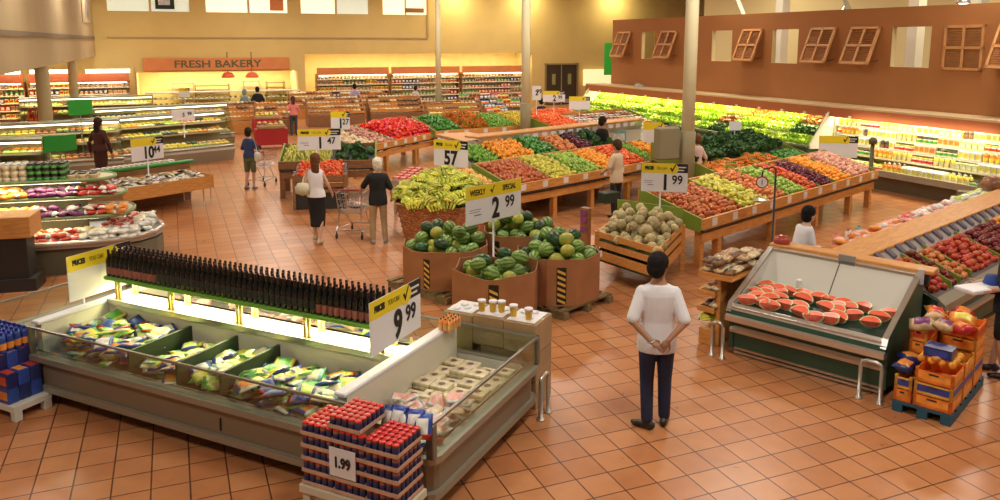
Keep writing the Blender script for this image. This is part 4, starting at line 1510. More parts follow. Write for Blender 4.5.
# scale on the black post
sp_ = RT_.w(3.95, -.55)
px = at(771, 262, 0)
t = thing('hanging_scale', 'red and white dial scale hanging from a black post before the fruit table', 'scale', (px[0], px[1], 0), R(-20))
px_ = Vector(px).length
MB().lathe([(.12, 0), (.12, .015), (.02, .02), (.018, 1.55)], 12).tube([(0, 0, 1.5), (0, 0, 1.66), (-.05, 0, 1.70), (-.20, 0, 1.66), (-.22, 0, 1.60), (-.22, 0, 1.52)], .014, 8).build('post', BLACK, t)
RM = Matrix.Rotation(R(90), 3, 'X')
b = MB()
n = 22
for (r, y0, y1, mi) in ((.105, -.0, .10, 0), (.085, -.012, 0, 1)):
    b.add([(-.22 + r * math.cos(k * 2 * math.pi / n), y0, 1.42 + r * math.sin(k * 2 * math.pi / n)) for k in range(n)] + [(-.22 + r * math.cos(k * 2 * math.pi / n), y1, 1.42 + r * math.sin(k * 2 * math.pi / n)) for k in range(n)],
          [tuple(range(n)), tuple(reversed(range(n, 2 * n)))] + [(k, n + k, n + (k + 1) % n, (k + 1) % n) for k in range(n)], mi)
b.build('dial', [mat('scale_red', (.35, .04, .04), .4), WHITE], t)
MB().box(-.226, -.214, -.02, -.012, 1.38, 1.47).build('needle', BLACK, t)
MB().tube([(-.22, .05, 1.32), (-.22, .05, 1.1)], .005, 5).lathe([(.02, 0), (.12, .02), (.14, .05), (.135, .05), (.11, .025), (.01, .01)], 14, (-.22, .05, 1.05)).build('pan', STEEL, t)
t2 = thing('support_post', 'dark green post with a brass top at the far end of the right fruit table', 'post', RT_.w(8.1, .35), 0)
MB().lathe([(.06, 0), (.05, .05), (.045, 1.45)], 10).build('shaft', mat('dark_post', (.10, .08, .03), .5), t2)
MB().lathe([(.09, 1.45), (.10, 1.55), (.05, 1.60)], 10).build('cap', mat('dark_post', (.10, .08, .03)), t2)

# ================================================================== CENTRE PRODUCE TABLE
CT = Fr(.3, 16.6, 44)
t = produce_table('long two-tier wooden fruit table in the middle of the store', CT, -.25, 5.85, -.15, 1.05, .76, 1.10, (-.15, 1.2, 2.5, 3.9, 5.3), (1.1, 2.0, 2.9, 3.7, 4.7, 5.2), 9, side=OLIVE, name='fruit_table')
bz = bed(-.15, 1.05, .76, 1.10)
for a, c, kind, lb, d, n_ in [(-.22, 1.07, 'gala_apple', 'brownish red apple in the left bin of the centre table', .092, 2),
                              (1.13, 1.97, 'yellow_pear', 'yellow pear in the second bin of the centre table', .095, 2),
                              (2.03, 2.87, 'green_apple', 'green apple in the third bin of the centre table', .092, 2),
                              (2.93, 3.67, 'orange', 'orange in the fourth bin of the centre table', .096, 2),
                              (3.73, 4.67, 'tomato', 'red-orange tomato right of the shopper in the cream shirt', .10, 2),
                              (4.73, 5.17, 'lime', 'green lime near the right end of the centre table', .08, 2),
                              (5.23, 5.82, 'orange', 'orange at the right end of the centre table', .096, 2)]:
    pile(kind, CT, a, c, -.13, 1.03, bz, d, lb, 'fruit', n_, mound=.06)
slab(MB(), 0, 4.78, 1.1, 2.05, 1.12, 1.45, .03).build('upper_bed', DARK, t)
for a, c, kind, lb, d in [(.05, .75, 'lime', 'dark green lime in the upper tier of the centre table', .085), (.8, 1.9, 'orange', 'orange in the upper tier of the centre table', .098),
                          (1.95, 2.7, 'green_pepper', 'green pepper in the upper tier of the centre table', .11), (2.75, 3.5, 'peach', 'pale red peach in the upper tier of the centre table', .095),
                          (3.55, 4.1, 'plum', 'dark plum in the upper tier of the centre table', .09), (4.15, 4.75, 'dark_greens', 'dark green leafy bunch in the upper tier of the centre table', .2)]:
    pile(kind, CT, a, c, 1.12, 2.0, bed(1.1, 2.05, 1.12, 1.45), d, lb, 'fruit', 2 if d < .15 else 1)
lg = thing('display_ledge', 'pale ledge with white price tags under a wooden top behind the centre table', 'ledge', CT.w(0, 0), CT.rot)
MB().box(.9, 7.4, 2.12, 2.5, 0, 1.5).build('ledge_body', mat('ledge_paint', (.55, .50, .38), .6), lg)
MB().rbox(.85, 7.45, 2.05, 2.55, 1.58, 1.63, .01).build('wooden_top', WOOD, lg)
MB().box(.9, 7.4, 2.09, 2.12, 1.36, 1.58).build('tag_strip', STEEL, lg)
for i in range(14):
    x = 2.4 + i * .34
    MB().box(x, x + .2, 2.07, 2.088, 1.46, 1.56).build('price_tag', WHITE, lg)
# end cap with oranges at the left end
t = produce_table('small wooden bin of pale oranges between the bananas and the centre table', CT, -1.35, -.35, .0, 1.0, .72, 1.0, (-1.3, -.42), (), 2, name='orange_bin')
pile('grapefruit', CT, -1.32, -.38, .02, .98, bed(0, 1, .72, 1.0), .11, 'pale orange grapefruit in the small bin behind the bananas', 'fruit', 2, mound=.08)
for i in range(4):
    inst('watermelon', FR['watermelon'], CT.w(-1.5 + .05 * i, -.1 + i * .27, .92), (0, 0, i), 'small striped watermelon set between the bananas and the orange bin', 'watermelon', 'small watermelons beside the orange bin', .62)
MB_ = MB().box(-1.65, -1.38, -.25, 1.0, 0, .84)
o = MB_.build('wooden_crate', WOODD)
o.location, o.rotation_euler = CT.w(0, 0), (0, 0, CT.rot)
tag(o, 'dark wooden crate under the small watermelons beside the orange bin', 'crate')

# wooden stand with wine rack and the cold case with red packs
A2, B2 = Vector(at(438, 136, 1.38)), Vector(at(473, 145, 1.38))
DA = math.degrees(math.atan2((B2 - A2).y, (B2 - A2).x))
f_ = Fr(A2.x, A2.y, DA)
DW = (B2 - A2).length
t = thing('display_stand', 'tall orange wooden stand with an open wine rack behind the 57 sign', 'stand', (A2.x, A2.y, 0), R(DA))
MB().rbox(0, DW, 0, .9, 0, 1.36, .01).build('stand_body', WOOD, t)
MB().box(.02, DW - .05, -.03, 0, 1.26, 1.36).build('white_edge', WHITE, t)
MB().rbox(-.03, DW + .1, -.05, .95, 1.38, 1.44, .01).build('stand_top', WOOD, t)
for z in (.70, .92, 1.14):
    MB().box(DW, DW + .5, 0, .9, z, z + .02).build('rack_shelf', WOODD, t)
MB().box(DW + .5, DW + .54, 0, .9, 0, 1.40).box(DW, DW + .5, .86, .9, 0, 1.40).box(DW, DW + .52, 0, .9, 1.37, 1.41).build('rack_side', WOODD, t)
for z in (.722, .942, 1.162):
    for i in range(5):
        inst('wine_bottle', wbody, f_.w(DW + .06 + i * .095, .1, z), (0, 0, 0), 'dark wine bottle in the open wooden rack behind the 57 sign', 'bottle', 'bottles in the wooden wine rack', .62)
t = thing('cold_case', 'small grey cold case with red packs behind the banana basket', 'case', (-1.75, 17.75, 0), R(-25))
MB().rbox(-.6, .6, -.45, .45, .55, .80, .03).build('case_body', STEEL, t)
for x in (-.5, .5):
    for y in (-.4, .35):
        MB().box(x - .03, x + .03, y, y + .06, 0, .55).build('leg', STEEL, t)
f_ = Fr(-1.75, 17.75, -25)
rp_ = carton('red_pack', .16, .12, .05, PK['red'], PK['pink'])
for i in range(6):
    for j in range(5):
        inst('red_pack', rp_, f_.w(-.48 + i * .19, -.34 + j * .16, .805 + .03 * j), (R(10), 0, f_.rot), 'red and pink pack on the small grey cold case', 'pack', 'red packs on the cold case')

# ================================================================== CUT WATERMELON CASE
MC = Fr(2.85, 9.42, -43)
t = thing('melon_case', 'dark green refrigerated case of cut watermelon with steel edges', 'case', MC.w(0, 0), MC.rot)
MW = 1.84
CG = DGREEN
MB().extrude([(0.02, .12), (1.15, .12), (1.15, 1.05), (1.08, 1.05), (.70, .66), (.64, .60), (-.02, .56), (-.06, .52), (.0, .40)], .03, MW - .03).build('case_body', CG, t)
MB().extrude([(.10, 0), (1.12, 0), (1.12, .13), (.10, .13)], .06, MW - .06).build('kick_plate', mat('kick_dark', (.06, .07, .06), .5), t)
MB().box(.04, MW - .04, .06, .09, .02, .05).box(.04, MW - .04, .06, .09, .07, .10).build('vent_strips', STEEL, t)
MB().extrude([(-.10, .625), (-.05, .69), (.01, .66), (-.02, .60)], 0, MW).build('front_lip', STEEL, t)
MB().extrude([(-.11, .57), (-.10, .625), (-.02, .60), (-.02, .54)], 0, MW).build('green_band', CG, t)
MB().extrude([(-.145, .49), (-.15, .55), (-.10, .575), (-.02, .53), (-.02, .47)], 0, MW).build('front_bumper', STEEL, t)
MB().extrude([(-.05, .36), (-.01, .40), (-.01, .33), (-.04, .32)], .02, MW - .02).build('lower_bumper', STEEL, t)
MB().extrude([(.0, .645), (.64, .725), (.64, .705), (.0, .625)], .06, MW - .06).build('melon_bed', mat('bed_dark_green', (.015, .05, .035), .35), t)
MB().extrude([(-.09, .665), (.02, .675), (.02, .655), (-.09, .645)], .05, MW - .05).build('front_tray_edge', STEEL, t)
MB().extrude([(.62, .72), (1.02, 1.16), (1.05, 1.16), (.68, .70)], .05, MW - .05).build('back_panel', mat('white_enamel', (.66, .64, .58), .35), t)
MB().extrude([(.63, .73), (1.02, 1.16), (1.02, 1.17), (.63, .74)], MW / 2 - .004, MW / 2 + .004).build('panel_joint', DARK, t)
for x0 in (0, MW - .05):
    MB().extrude([(0.0, .10), (1.15, .10), (1.15, 1.14), (1.02, 1.17), (-.06, .68), (-.10, .60), (-.03, .45)], x0, x0 + .05).build('side_panel', CG, t)
    MB().extrude([(-.11, .60), (-.06, .70), (1.02, 1.195), (1.15, 1.16), (1.15, 1.14), (1.02, 1.17), (-.06, .68), (-.09, .60)], x0 - .006, x0 + .056).build('side_trim', STEEL, t)
for x0 in (.052, MW - .058):
    MB().extrude([(.0, .65), (.64, .73), (1.02, 1.15), (-.02, .68)], x0, x0 + .006).build('inner_side', mat('white_enamel', (.66, .64, .58)), t)
MB().box(-.02, MW + .0, 1.0, 1.1, 1.15, 1.18).build('top_rail', STEEL, t)
MB().box(-.02, MW + .06, 1.10, 1.16, 1.05, 1.16).build('rear_dark_strip', DARK, t)
MB().rbox(-.04, MW + .1, 1.10, 1.36, 1.165, 1.215, .01).build('wooden_back_ledge', WOOD, t)
MB().rbox(.9, 1.1, 1.0, 1.03, 1.12, 1.26, .004).build('tag_holder', mat('tag_grey', (.30, .29, .28), .4), t)
MB().rbox(MW - .02, MW + .04, .95, .99, 1.08, 1.26, .004).build('tag_holder', mat('tag_grey2', (.55, .56, .6), .4), t)
MB().rbox(.52, .58, .66, .73, .80, .93, .01).build('white_bracket', WHITE, t)
# melon wedges
half = MB()
n, m = 12, 5
vs, fs = [], []
for i in range(m + 1):
    ph = math.pi / 2 * i / m
    for k in range(n + 1):
        th = math.pi * k / n
        vs.append((.105 * math.cos(th) * math.cos(ph), -.085 * math.sin(ph) , -.085 * math.sin(th) * math.cos(ph)))
for i in range(m):
    for k in range(n):
        a = i * (n + 1) + k
        fs.append((a, a + 1, a + n + 2, a + n + 1))
RIND = mat('cut_rind', (.10, .25, .05), .4, col2=(.35, .5, .18), scale=9)
half.add(vs, fs, 0, True)
# flat cut faces: front (y=0 half disc) and top (z=0 half disc), each ringed by pale rind
HR = MB()


def disc_half(b, axis, k, off, mi):
    pts = [(0, 0)] + [(.105 * k * math.cos(math.pi * j / 12), .085 * k * math.sin(math.pi * j / 12)) for j in range(13)]
    if axis == 'front':
        v = [(x, off, -y) for x, y in pts]
        f = [(0, j, j + 1) for j in range(1, 13)]
    else:
        v = [(x, -y, off) for x, y in pts]
        f = [(0, j + 1, j) for j in range(1, 13)]
    b.add(v, f, mi)


disc_half(half, 'front', 1.0, 0, 1)
disc_half(half, 'top', 1.0, 0, 1)
wr = half.mesh('melon_rind', [RIND, mat('pale_rind', (.72, .74, .42), .4)])
fl = MB()
disc_half(fl, 'front', .88, .0015, 0)
disc_half(fl, 'top', .88, .0015, 0)
wf = fl.mesh('red_flesh', mat('melon_flesh', (.90, .11, .05), .35, col2=(.88, .20, .11), scale=30))
rg = random.Random(5)
spots = []
for r_ in range(5):
    for c_ in range(10):
        x, y = .16 + c_ * .168 + (.08 if r_ % 2 else 0) + rg.uniform(-.025, .025), .055 + r_ * .122 + rg.uniform(-.025, .025)
        if x > MW - .15 or (.80 < x < 1.15 and .12 < y < .30) or (1.25 < x < 1.5 and y < .25 and rg.random() < .6) or rg.random() < .20:
            continue
        spots.append((x, y, ['front', 'second', 'middle', 'fourth', 'back'][r_]))
for x, y, rw_ in spots:
    q = MC.w(x, y, .645 + .08 * (y / .64) + .098)
    o = thing('watermelon_piece', 'red cut watermelon quarter in the %s row of the dark green case' % rw_, 'watermelon', q, MC.rot + math.pi + rg.uniform(-.5, .5), 'cut watermelon quarters, %s row' % rw_)
    o.rotation_euler = (R(-22) + rg.uniform(-.2, .2), rg.uniform(-.2, .2), MC.rot + math.pi + rg.uniform(-.5, .5))
    o.scale = (rg.uniform(1.08, 1.25),) * 3
    for nm, me in (('melon_rind', wr), ('red_flesh', wf)):
        c = bpy.data.objects.new(nm, me)
        COL.objects.link(c)
        c.parent = o
hoop('bent steel guard rail at the right front corner of the melon case', MC, 1.70, -.12, -.11 + .0, .5) if False else None
f_ = Fr(*MC.w(1.62, -.16)[:2], -43 - 90)
hoop('bent steel guard rail at the right front corner of the melon case', f_, 0, 0, .22, .45)
f_ = Fr(*MC.w(.0, -.17)[:2], 47)
hoop('bent steel guard rail at the left front corner of the melon case', f_, 0, 0, .14, .45)

# bread rack left of the case
t = thing('bread_rack', 'tiered orange wooden rack of bagged bread left of the melon case', 'rack', MC.w(-.5, .15), MC.rot)
MB().rbox(.22, .28, .0, .72, 0, .90, .008).build('upright_panel', WOOD, t)
for z, x0, y1 in ((.90, .02, .95), (.66, .02, .60), (.44, .02, .60)):
    MB().box(x0, .46 if z > .8 else .24, -.05, y1, z, z + .02).box(x0, .46 if z > .8 else .24, -.07, -.05, z, z + .07).box(x0 - .02, x0, -.07, y1, z, z + .07).build('shelf_tray', WOOD, t)
MB().rbox(.02, .24, -.05, .45, 0, .22, .01).build('lower_box', WOOD, t)
f_ = Fr(*MC.w(-.5, .15)[:2], -43)
rg = random.Random(8)
for z, xs_, ys_, nn, kinds in ((.925, (.09, .23, .37), (.05, .25, .45, .65, .83), 2, 'bread'), (.685, (.10, .19), (.08, .3, .5), 1, 'dark'), (.465, (.10, .19), (.08, .3, .5), 1, 'bread')):
    for L in range(nn):
        for x in xs_:
            for y in ys_:
                if L and rg.random() < .3:
                    continue
                lb = 'bagged loaf of bread on the ' + {.925: 'top', .685: 'middle', .465: 'lowest'}[z] + ' tray of the wooden rack'
                inst('bread_loaf', rg.choice(BREADBAG), f_.w(x + rg.uniform(-.02, .02), y, z + .06 + L * .11), (rg.uniform(-.1, .1), rg.uniform(-.1, .1), f_.rot + rg.uniform(-.2, .2)), lb, 'bread', lb, .78)
for i in range(5):
    inst('banana_bunch', FR['banana_bunch'], f_.w(.10 + .04 * (i % 2), .0 + i * .09, .30), (0, -1.6 + .2 * i, i), 'ripe banana bunch in the low box of the wooden bread rack', 'bananas', 'bananas in the low rack box', .8)

# ================================================================== APPLE ISLAND (right)
AI = Fr(4.26, 9.95, 41.5)
t = thing('apple_island', 'long slanted apple case with an orange wooden top and steel edge at the right', 'case', AI.w(0, 0), AI.rot)
AX0, AX1 = .25, 8.6
MB().rbox(.03, AX1, -.45, .02, 1.162, 1.210, .01).build('wooden_top', WOOD, t)
slab(MB(), AX0, AX1, -1.22, -.55, .80, 1.06, .04).build('apple_bed', mat('bed_grey', (.16, .14, .14), .5), t)
MB().extrude([(-.40, .95), (-.44, 1.165), (-.46, 1.165), (-.60, 1.07), (-.60, 1.0)], AX0 - .2, AX1).build('slotted_shelf', mat('slot_grey', (.40, .36, .34), .45), t)
x = AX0
while x < AX1:
    MB().extrude([(-.45, 1.16), (-.455, 1.21), (-.57, 1.13), (-.58, 1.06)], x, x + .10).build('slot_divider', mat('slot_grey2', (.14, .13, .17), .45), t)
    x += .31
MB().extrude([(-1.22, .80), (-1.20, .70), (-1.30, .62), (-1.36, .66), (-1.36, .76), (-1.26, .84)], AX0 - .1, AX1).build('front_rail', GREYM, t)
MB().extrude([(-1.30, .62), (-1.22, .66), (-1.15, .14), (-1.22, .14)], AX0 - .1, AX1).build('front_panel', DGREEN, t)
MB().extrude([(-1.33, .50), (-1.28, .52), (-1.27, .45), (-1.32, .44)], AX0 - .1, AX1).build('lower_rail', STEEL, t)
MB().box(AX0, AX1, -1.1, .0, 0, .14).build('kick_plate', mat('kick_dark', (.06, .07, .06)), t)
MB().box(AX0 - .1, AX1, -.05, .0, .1, 1.165).build('back_panel', WOOD, t)
MB().extrude([(-1.25, .14), (-.0, .14), (-.0, 1.16), (-.5, 1.10), (-1.28, .80)], AX0 - .12, AX0 - .08).build('end_panel', DGREEN, t)
bz = bed(-1.22, -.55, .80, 1.06)
c0 = AX0
for a, c, kind, lb, d in [(.3, .75, 'red_apple', 'red apple at the near end of the long apple case', .095), (.8, 1.05, 'dark_apple', 'very dark red apple in the narrow second bin of the apple case', .09),
                          (1.1, 1.45, 'peach', 'orange-yellow fruit in the third bin of the apple case', .094), (1.51, 2.6, 'red_apple', 'red apple in the wide middle bin of the apple case', .095),
                          (2.66, 3.9, 'dark_apple', 'dark red apple in the far right bins of the apple case', .094), (3.96, 5.1, 'orange', 'orange fruit behind the dark apples in the apple case', .096), (5.16, 8.3, 'red_apple', 'red apple at the far end of the apple case', .097)]:
    pile(kind, AI, a, c, -1.20, -.57, bz, d, lb, 'fruit', 2)
    MB().extrude([(-1.2, .80), (-.57, 1.05), (-.57, 1.14), (-1.2, .9)], c + .015, c + .045).build('bin_divider', OLIVE, t)
ls = thing('snack_shelf', 'narrow shelf of bagged fruit along the back of the apple case', 'shelf', AI.w(0, 0), AI.rot)
MB().rbox(.9, 7.6, .03, .50, .88, .92, .01).build('shelf_board', WOOD, ls)
for x in (1.0, 3.2, 5.4, 7.4):
    MB().box(x, x + .05, .1, .42, 0, .88).build('leg', WOOD, ls)
rg = random.Random(12)
for i in range(30):
    for j in range(2):
        for L in range(2):
            if rg.random() < .75:
                k = 1 if i < 9 else (3 if i < 12 else (0 if i < 20 else 2))
                lb = {1: 'orange and pink fruit bag', 3: 'red fruit bag', 0: 'pink and white fruit bag', 2: 'white and green fruit bag'}[k] + ' on the narrow shelf behind the apple case'
                inst('fruit_bag', GRAPEBAG[k], AI.w(1.0 + i * .22, .14 + j * .2, .99 + L * .10), (rg.uniform(-.3, .3), rg.uniform(-.3, .3), rg.uniform(0, 3)), lb, 'bag', lb, .82)
# red ornament on the melon-case ledge and small goods
o = MB().lathe([(.10, 0), (.11, .03), (.08, .09), (.02, .11)], 14).mesh('red_bowl', mat('bowl_red', (.40, .05, .03), .3))
inst('red_bowl', o, MC.w(.08, 1.22, 1.216), (0, 0, 0), 'upturned dark red bowl on the left end of the wooden ledge', 'bowl')
o = MB().lathe([(.03, 0), (.11, .02), (.13, .10), (.12, .16), (.16, .17), (.15, .28), (.09, .36), (.02, .38)], 16).mesh('round_jar', [PK['brown']])
q = at(965, 192, 1.2)
inst('domed_canister', MB().lathe([(.10, 0), (.12, .05), (.10, .2), (.06, .22)], 16, mi=0).lathe([(.06, .22), (.17, .26), (.19, .36), (.14, .46), (.03, .50)], 16, mi=1).mesh('round_canister', [PK['white'], PK['brown']]), AI.w(6.55, .15, .92), (0, 0, 0), 'brown-domed canister standing at the far end of the snack shelf', 'canister')  # plain white canister with a brown dome, gives no light

# ================================================================== CRATES ON THE BLUE PALLET
t = thing('pallet', 'blue pallet under the orange fruit crates at the right', 'pallet', MC.w(1.98, -.22), MC.rot)
BLUEP = mat('blue_pallet', (.02, .10, .16), .6)
b = MB()
for x in (0, .24, .46):
    b.box(x, x + .1, 0, 1.36, 0, .09)
for i in range(7):
    b.box(0, .56, i * .2, i * .2 + .14, .09, .115)
b.build('pallet_boards', BLUEP, t)
PFr = Fr(*MC.w(1.98, -.22)[:2], -43)


def fruit_crate(label, fr, x, y, z, w, d, h, body, band, fruit=None, rot=0):
    t = thing('fruit_crate', label, 'crate', fr.w(x, y, z), fr.rot + rot)
    b = MB()
    b.box(0, w, 0, d, 0, .012, 0)
    for q in ((0, w, 0, .012), (0, w, d - .012, d), (0, .012, 0, d), (w - .012, w, 0, d)):
        b.box(*q, 0, h, 0)
    for xx in (0, w - .03):
        for yy in (0, d - .03):
            b.box(xx, xx + .03, yy, yy + .03, 0, h + .02, 0)
    b.build('crate_body', body, t)
    if band is not None:
        MB().box(.03, w - .03, -.003, 0, h * .3, h * .85).box(w, w + .003, .03, d - .03, h * .3, h * .85).box(w * .35, w * .65, -.005, 0, h * .45, h * .65).build('printed_band', band, t)
    MB().box(w * .36, w * .62, -.007, -.005, h * .72, h * .86).build('hand_hole', DARK, t)
    return t


CRO = mat('crate_orange', (.85, .22, .03), .5, var=.2, scale=9)
CRY = mat('crate_yellow', (.88, .42, .06), .5, var=.25, scale=8)
z = .118
L = 0
for L, (bd, nm) in enumerate(((PK['orange'], 'bottom'), (PK['blue'], 'second'), (PK['orange'], 'third'), (PK['orange'], 'fourth'), (PK['red'], 'fifth'))):
    for j in range(3):
        for i in range(2 if L < 3 or j > 1 else 1):
            xo = .0 if i == 0 else .0
            w = .17 if i == 0 else .36
            if i == 0 and L > 1 and j == 0:
                continue
            x = 0 if i == 0 else .19
            if L > 3 and j == 0:
                continue
            fruit_crate(('small' if i == 0 else 'wide') + ' orange printed fruit crate on the blue pallet, %s layer, %s row' % (nm, ['front', 'second', 'third', 'back'][j]), PFr, x, .02 + j * .43, z + L * .135, w, .40, .125, CRO if (L + j) % 2 == 0 else CRY, bd)
    if L == 4:
        pass
for i in range(4):
    for j in range(5):
        if not (1 <= j <= 3 and 1 <= i <= 2):
            inst('clementine', FR['orange'], PFr.w(.225 + i * .095, .07 + j * .08, z + 3 * .135 + .10), (i, j, 0), 'bright orange clementine in the open front crate on the blue pallet', 'fruit', 'clementines in the front crate', .8)
# tops: clementine box, net bags
cb = thing('clementine_box', 'dark blue box of orange clementines on top of the crate stack', 'box', PFr.w(.24, .06, z + 3 * .135 + .14), PFr.rot)
MB().box(0, .26, 0, .20, 0, .10).build('box_body', PK['navy'], cb)
MB().box(.04, .22, -.003, 0, .02, .08).build('label_panel', PK['blue'], cb)
inst_n = [pillow('net_bag', .2, .26, .13, [PK[a], PK[b_], PK['white']], 6, 6, 70 + i, 1) for i, (a, b_) in enumerate([('orange', 'red'), ('tan', 'purple'), ('orange', 'yellow'), ('red', 'orange'), ('navy', 'orange')])]
rg = random.Random(21)
for i, (x, y, zz, k) in enumerate([(.36, .16, .665, 0), (.05, .15, .46, 4), (.05, .35, .48, 4), (.1, .5, .84, 1), (.3, .55, .86, 1), (.45, .6, .86, 3), (.15, .75, .87, 1), (.4, .85, .88, 2), (.1, .98, .86, 0), (.35, 1.1, .87, 3)]):
    lb = ['bulging orange fruit net', 'pale fruit bag with purple print', 'orange and yellow fruit net', 'red fruit net', 'dark blue fruit bag'][k] + ', ' + ['front', 'left front', 'left second', 'left middle', 'centre', 'right middle', 'left of third row', 'right of third row', 'left of fourth row', 'right of fourth row', 'right of fifth row', 'left of fifth row', 'left back', 'right back'][i] + ' on top of the crate stack'
    inst('net_bag', inst_n[k], PFr.w(x, y, zz), (rg.uniform(-.3, .3), rg.uniform(-.3, .3), rg.uniform(0, 3)), lb, 'bag', 'bags on the crate stack', 1.0)

# ================================================================== GREENS AND CARROTS TABLE behind the right fruit table
JT = Fr(*at(717, 178, .72), 42)
t = produce_table('wooden table of dark leafy greens over bunched carrots behind the right fruit table', JT, 0, 4.5, 0, 1.9, .70, 1.25, (.1, 1.6, 3.1, 4.3), (), 6, name='greens_table')
rg = random.Random(31)
pile('carrot_bunch', JT, .05, 3.2, .0, .62, bed(0, 1.9, .70, 1.25), .17, 'orange carrot bunch below the dark greens behind the right fruit table', 'carrots', 1, tilt=.3)
pile('dark_greens', JT, .05, 4.4, .66, 1.9, bed(0, 1.9, .70, 1.25), .22, 'dark leafy bunch on the greens table behind the right fruit table', 'greens', 1, tilt=.35, sc=(.8, 1.05))
pile('green_pepper', JT, 3.25, 4.4, .0, .62, bed(0, 1.9, .70, 1.25), .11, 'green pepper at the right end of the greens table', 'pepper', 2)
o = MB().rbox(0, 1.0, 0, .7, 0, 1.25, .02).build('cardboard_carton', DARK)
o.location, o.rotation_euler = JT.w(3.6, 2.1), (0, 0, JT.rot)
tag(o, 'tall dark carton behind the greens table below the blank sign', 'carton')

# ================================================================== LIT PRODUCE WALL
gc0, gc1 = 4.35, far_end + .3
t = thing('produce_case', 'long lit sloping case of lettuces and greens along the brown wall', 'case', WF.w(0, 0), WF.rot)
MB().extrude([(.1, 0), (1.35, 0), (1.35, .15), (1.62, .60), (1.66, .92), (1.58, .92), (1.5, .82), (.1, .82)], gc0, gc1).build('case_body', DGREEN, t)
MB().extrude([(1.56, .90), (1.70, .90), (1.70, .96), (1.56, .96)], gc0, gc1).build('front_rail', mat('rail_green', (.16, .20, .10), .4), t)
b = MB()
TIER = [(1.55, .86), (1.1, 1.02), (1.1, 1.12), (.68, 1.28), (.68, 1.38), (.12, 1.62)]
for (ya, za), (yb, zb) in ((TIER[0], TIER[1]), (TIER[2], TIER[3]), (TIER[4], TIER[5])):
    b.extrude([(ya, za - .03), (ya, za), (yb, zb), (yb, zb - .03)], gc0 + .02, gc1)
b.build('tier_shelf', mat('tier_cream', (.70, .66, .45), .5), t)
MB().box(gc0, gc1, .01, .08, .8, 1.96).build('back_panel', mat('case_back', (.8, .76, .55), .5), t)
MB().extrude([(.02, .82), (1.6, .86), (1.6, .98), (.9, 1.96), (.02, 1.96)], gc0 - .05, gc0).build('end_panel', mat('end_white', (.80, .78, .66), .4), t)
MB().extrude([(.02, .82), (1.6, .86), (1.6, .98), (.9, 1.96), (.02, 1.96)], gc1, gc1 + .05).build('end_panel', mat('end_white', (.80, .78, .66)), t)
kinds = ['lettuce', 'pale_lettuce', 'lettuce', 'dark_greens', 'pale_lettuce', 'lettuce', 'red_lettuce', 'lettuce', 'radish_bunch', 'pale_lettuce', 'lettuce']
nice = {'lettuce': 'bright green lettuce head', 'pale_lettuce': 'pale yellow-green lettuce head', 'dark_greens': 'dark green leafy bunch', 'red_lettuce': 'brownish red lettuce head', 'radish_bunch': 'orange root bunch'}
for ti, ((ya, za), (yb, zb)) in enumerate(((TIER[0], TIER[1]), (TIER[2], TIER[3]), (TIER[4], TIER[5]))):
    x = gc0 + .15
    seg = 0
    while x < gc1 - .15:
        k = kinds[(int((x - gc0) / 1.25) + ti * 3) % len(kinds)] if not (x > 12) else ('pale_lettuce' if int(x * 1.3 + ti) % 2 else 'lettuce')
        if k in ('dark_greens', 'red_lettuce', 'radish_bunch') and x > 9:
            k = 'lettuce'
        for r_ in range(2 if ti < 2 else 3):
            u = (r_ + .5) / (2 if ti < 2 else 3)
            y, z = ya + (yb - ya) * u, za + (zb - za) * u
            place(k, FR[k], WF.w(x + rg.uniform(-.03, .03), y, z + .02), (rg.uniform(-.3, .3), rg.uniform(-.3, .3), rg.uniform(0, 6)), nice[k] + ' on the %s step of the lit case along the brown wall' % ['lowest', 'middle', 'top'][ti], 'vegetable', nice[k] + ' group on the %s step' % ['lowest', 'middle', 'top'][ti], rg.uniform(.95, 1.25))
        x += .215
# white flower wrap and cartons at the near side
o = MB().rbox(0, .35, 0, .3, 0, .62, .01).mesh('white_carton', WHITE)

# ================================================================== DAIRY WALL
t = thing('dairy_case', 'brightly lit upright case of packaged food at the right wall', 'case', WF.w(0, 0), WF.rot)
d0, d1 = -5.2, 4.25
MB().extrude([(.1, 0), (1.1, 0), (1.1, .1), (1.15, .32), (1.42, .42), (1.44, .54), (1.30, .54), (1.2, .46), (.1, .46)], d0, d1).build('case_body', mat('case_olive', (.18, .15, .09), .45), t)
MB().extrude([(1.42, .42), (1.50, .42), (1.50, .58), (1.40, .58)], d0, d1).build('front_rail', GREYM, t)
MB().box(d0, d1, .02, .10, .46, 1.96).build('back_panel', mat('case_glow_back', (.80, .66, .28), .5), t)
SH = [(.50, 1.25), (.80, .92), (1.05, .84), (1.30, .78), (1.53, .74)]
for z, yd in SH:
    MB().box(d0, d1, .1, yd, z - .015, z).box(d0, d1, yd, yd + .012, z - .03, z + .02).build('shelf', mat('shelf_white', (.80, .76, .60), .4), t)
for x in (d0, -2.2, .9, d1):
    MB().box(x - .02, x + .02, .1, .75, .46, 1.96).build('upright', mat('shelf_white', (.80, .76, .60)), t)
for (z, yd) in SH[2:]:
    MB().tube([(d0 + .1, yd - .05, z - .03), (d1 - .1, yd - .05, z - .03)], .012, 6).build('shelf_lamp', LTUBE, t)
prods = [bottle('juice_bottle', .042, .19, PK['yellow'], PK['white'], PK['cream'], .3), bottle('juice_bottle', .042, .19, PK['orange'], PK['white'], PK['yellow'], .3),
         carton('food_carton', .10, .09, .15, PK['cream'], PK['orange'], .03), carton('food_carton', .10, .09, .14, PK['white'], PK['yellow'], .03),
         jar('food_tub', .05, .11, PK['white'], PK['yellow'], PK['red']), jar('food_tub', .05, .11, PK['cream'], PK['dark'], PK['green']),
         bottle('juice_bottle', .042, .18, PK['dark'], PK['white'], PK['brown'], .3), carton('food_carton', .10, .09, .12, PK['lime'], PK['white'])]
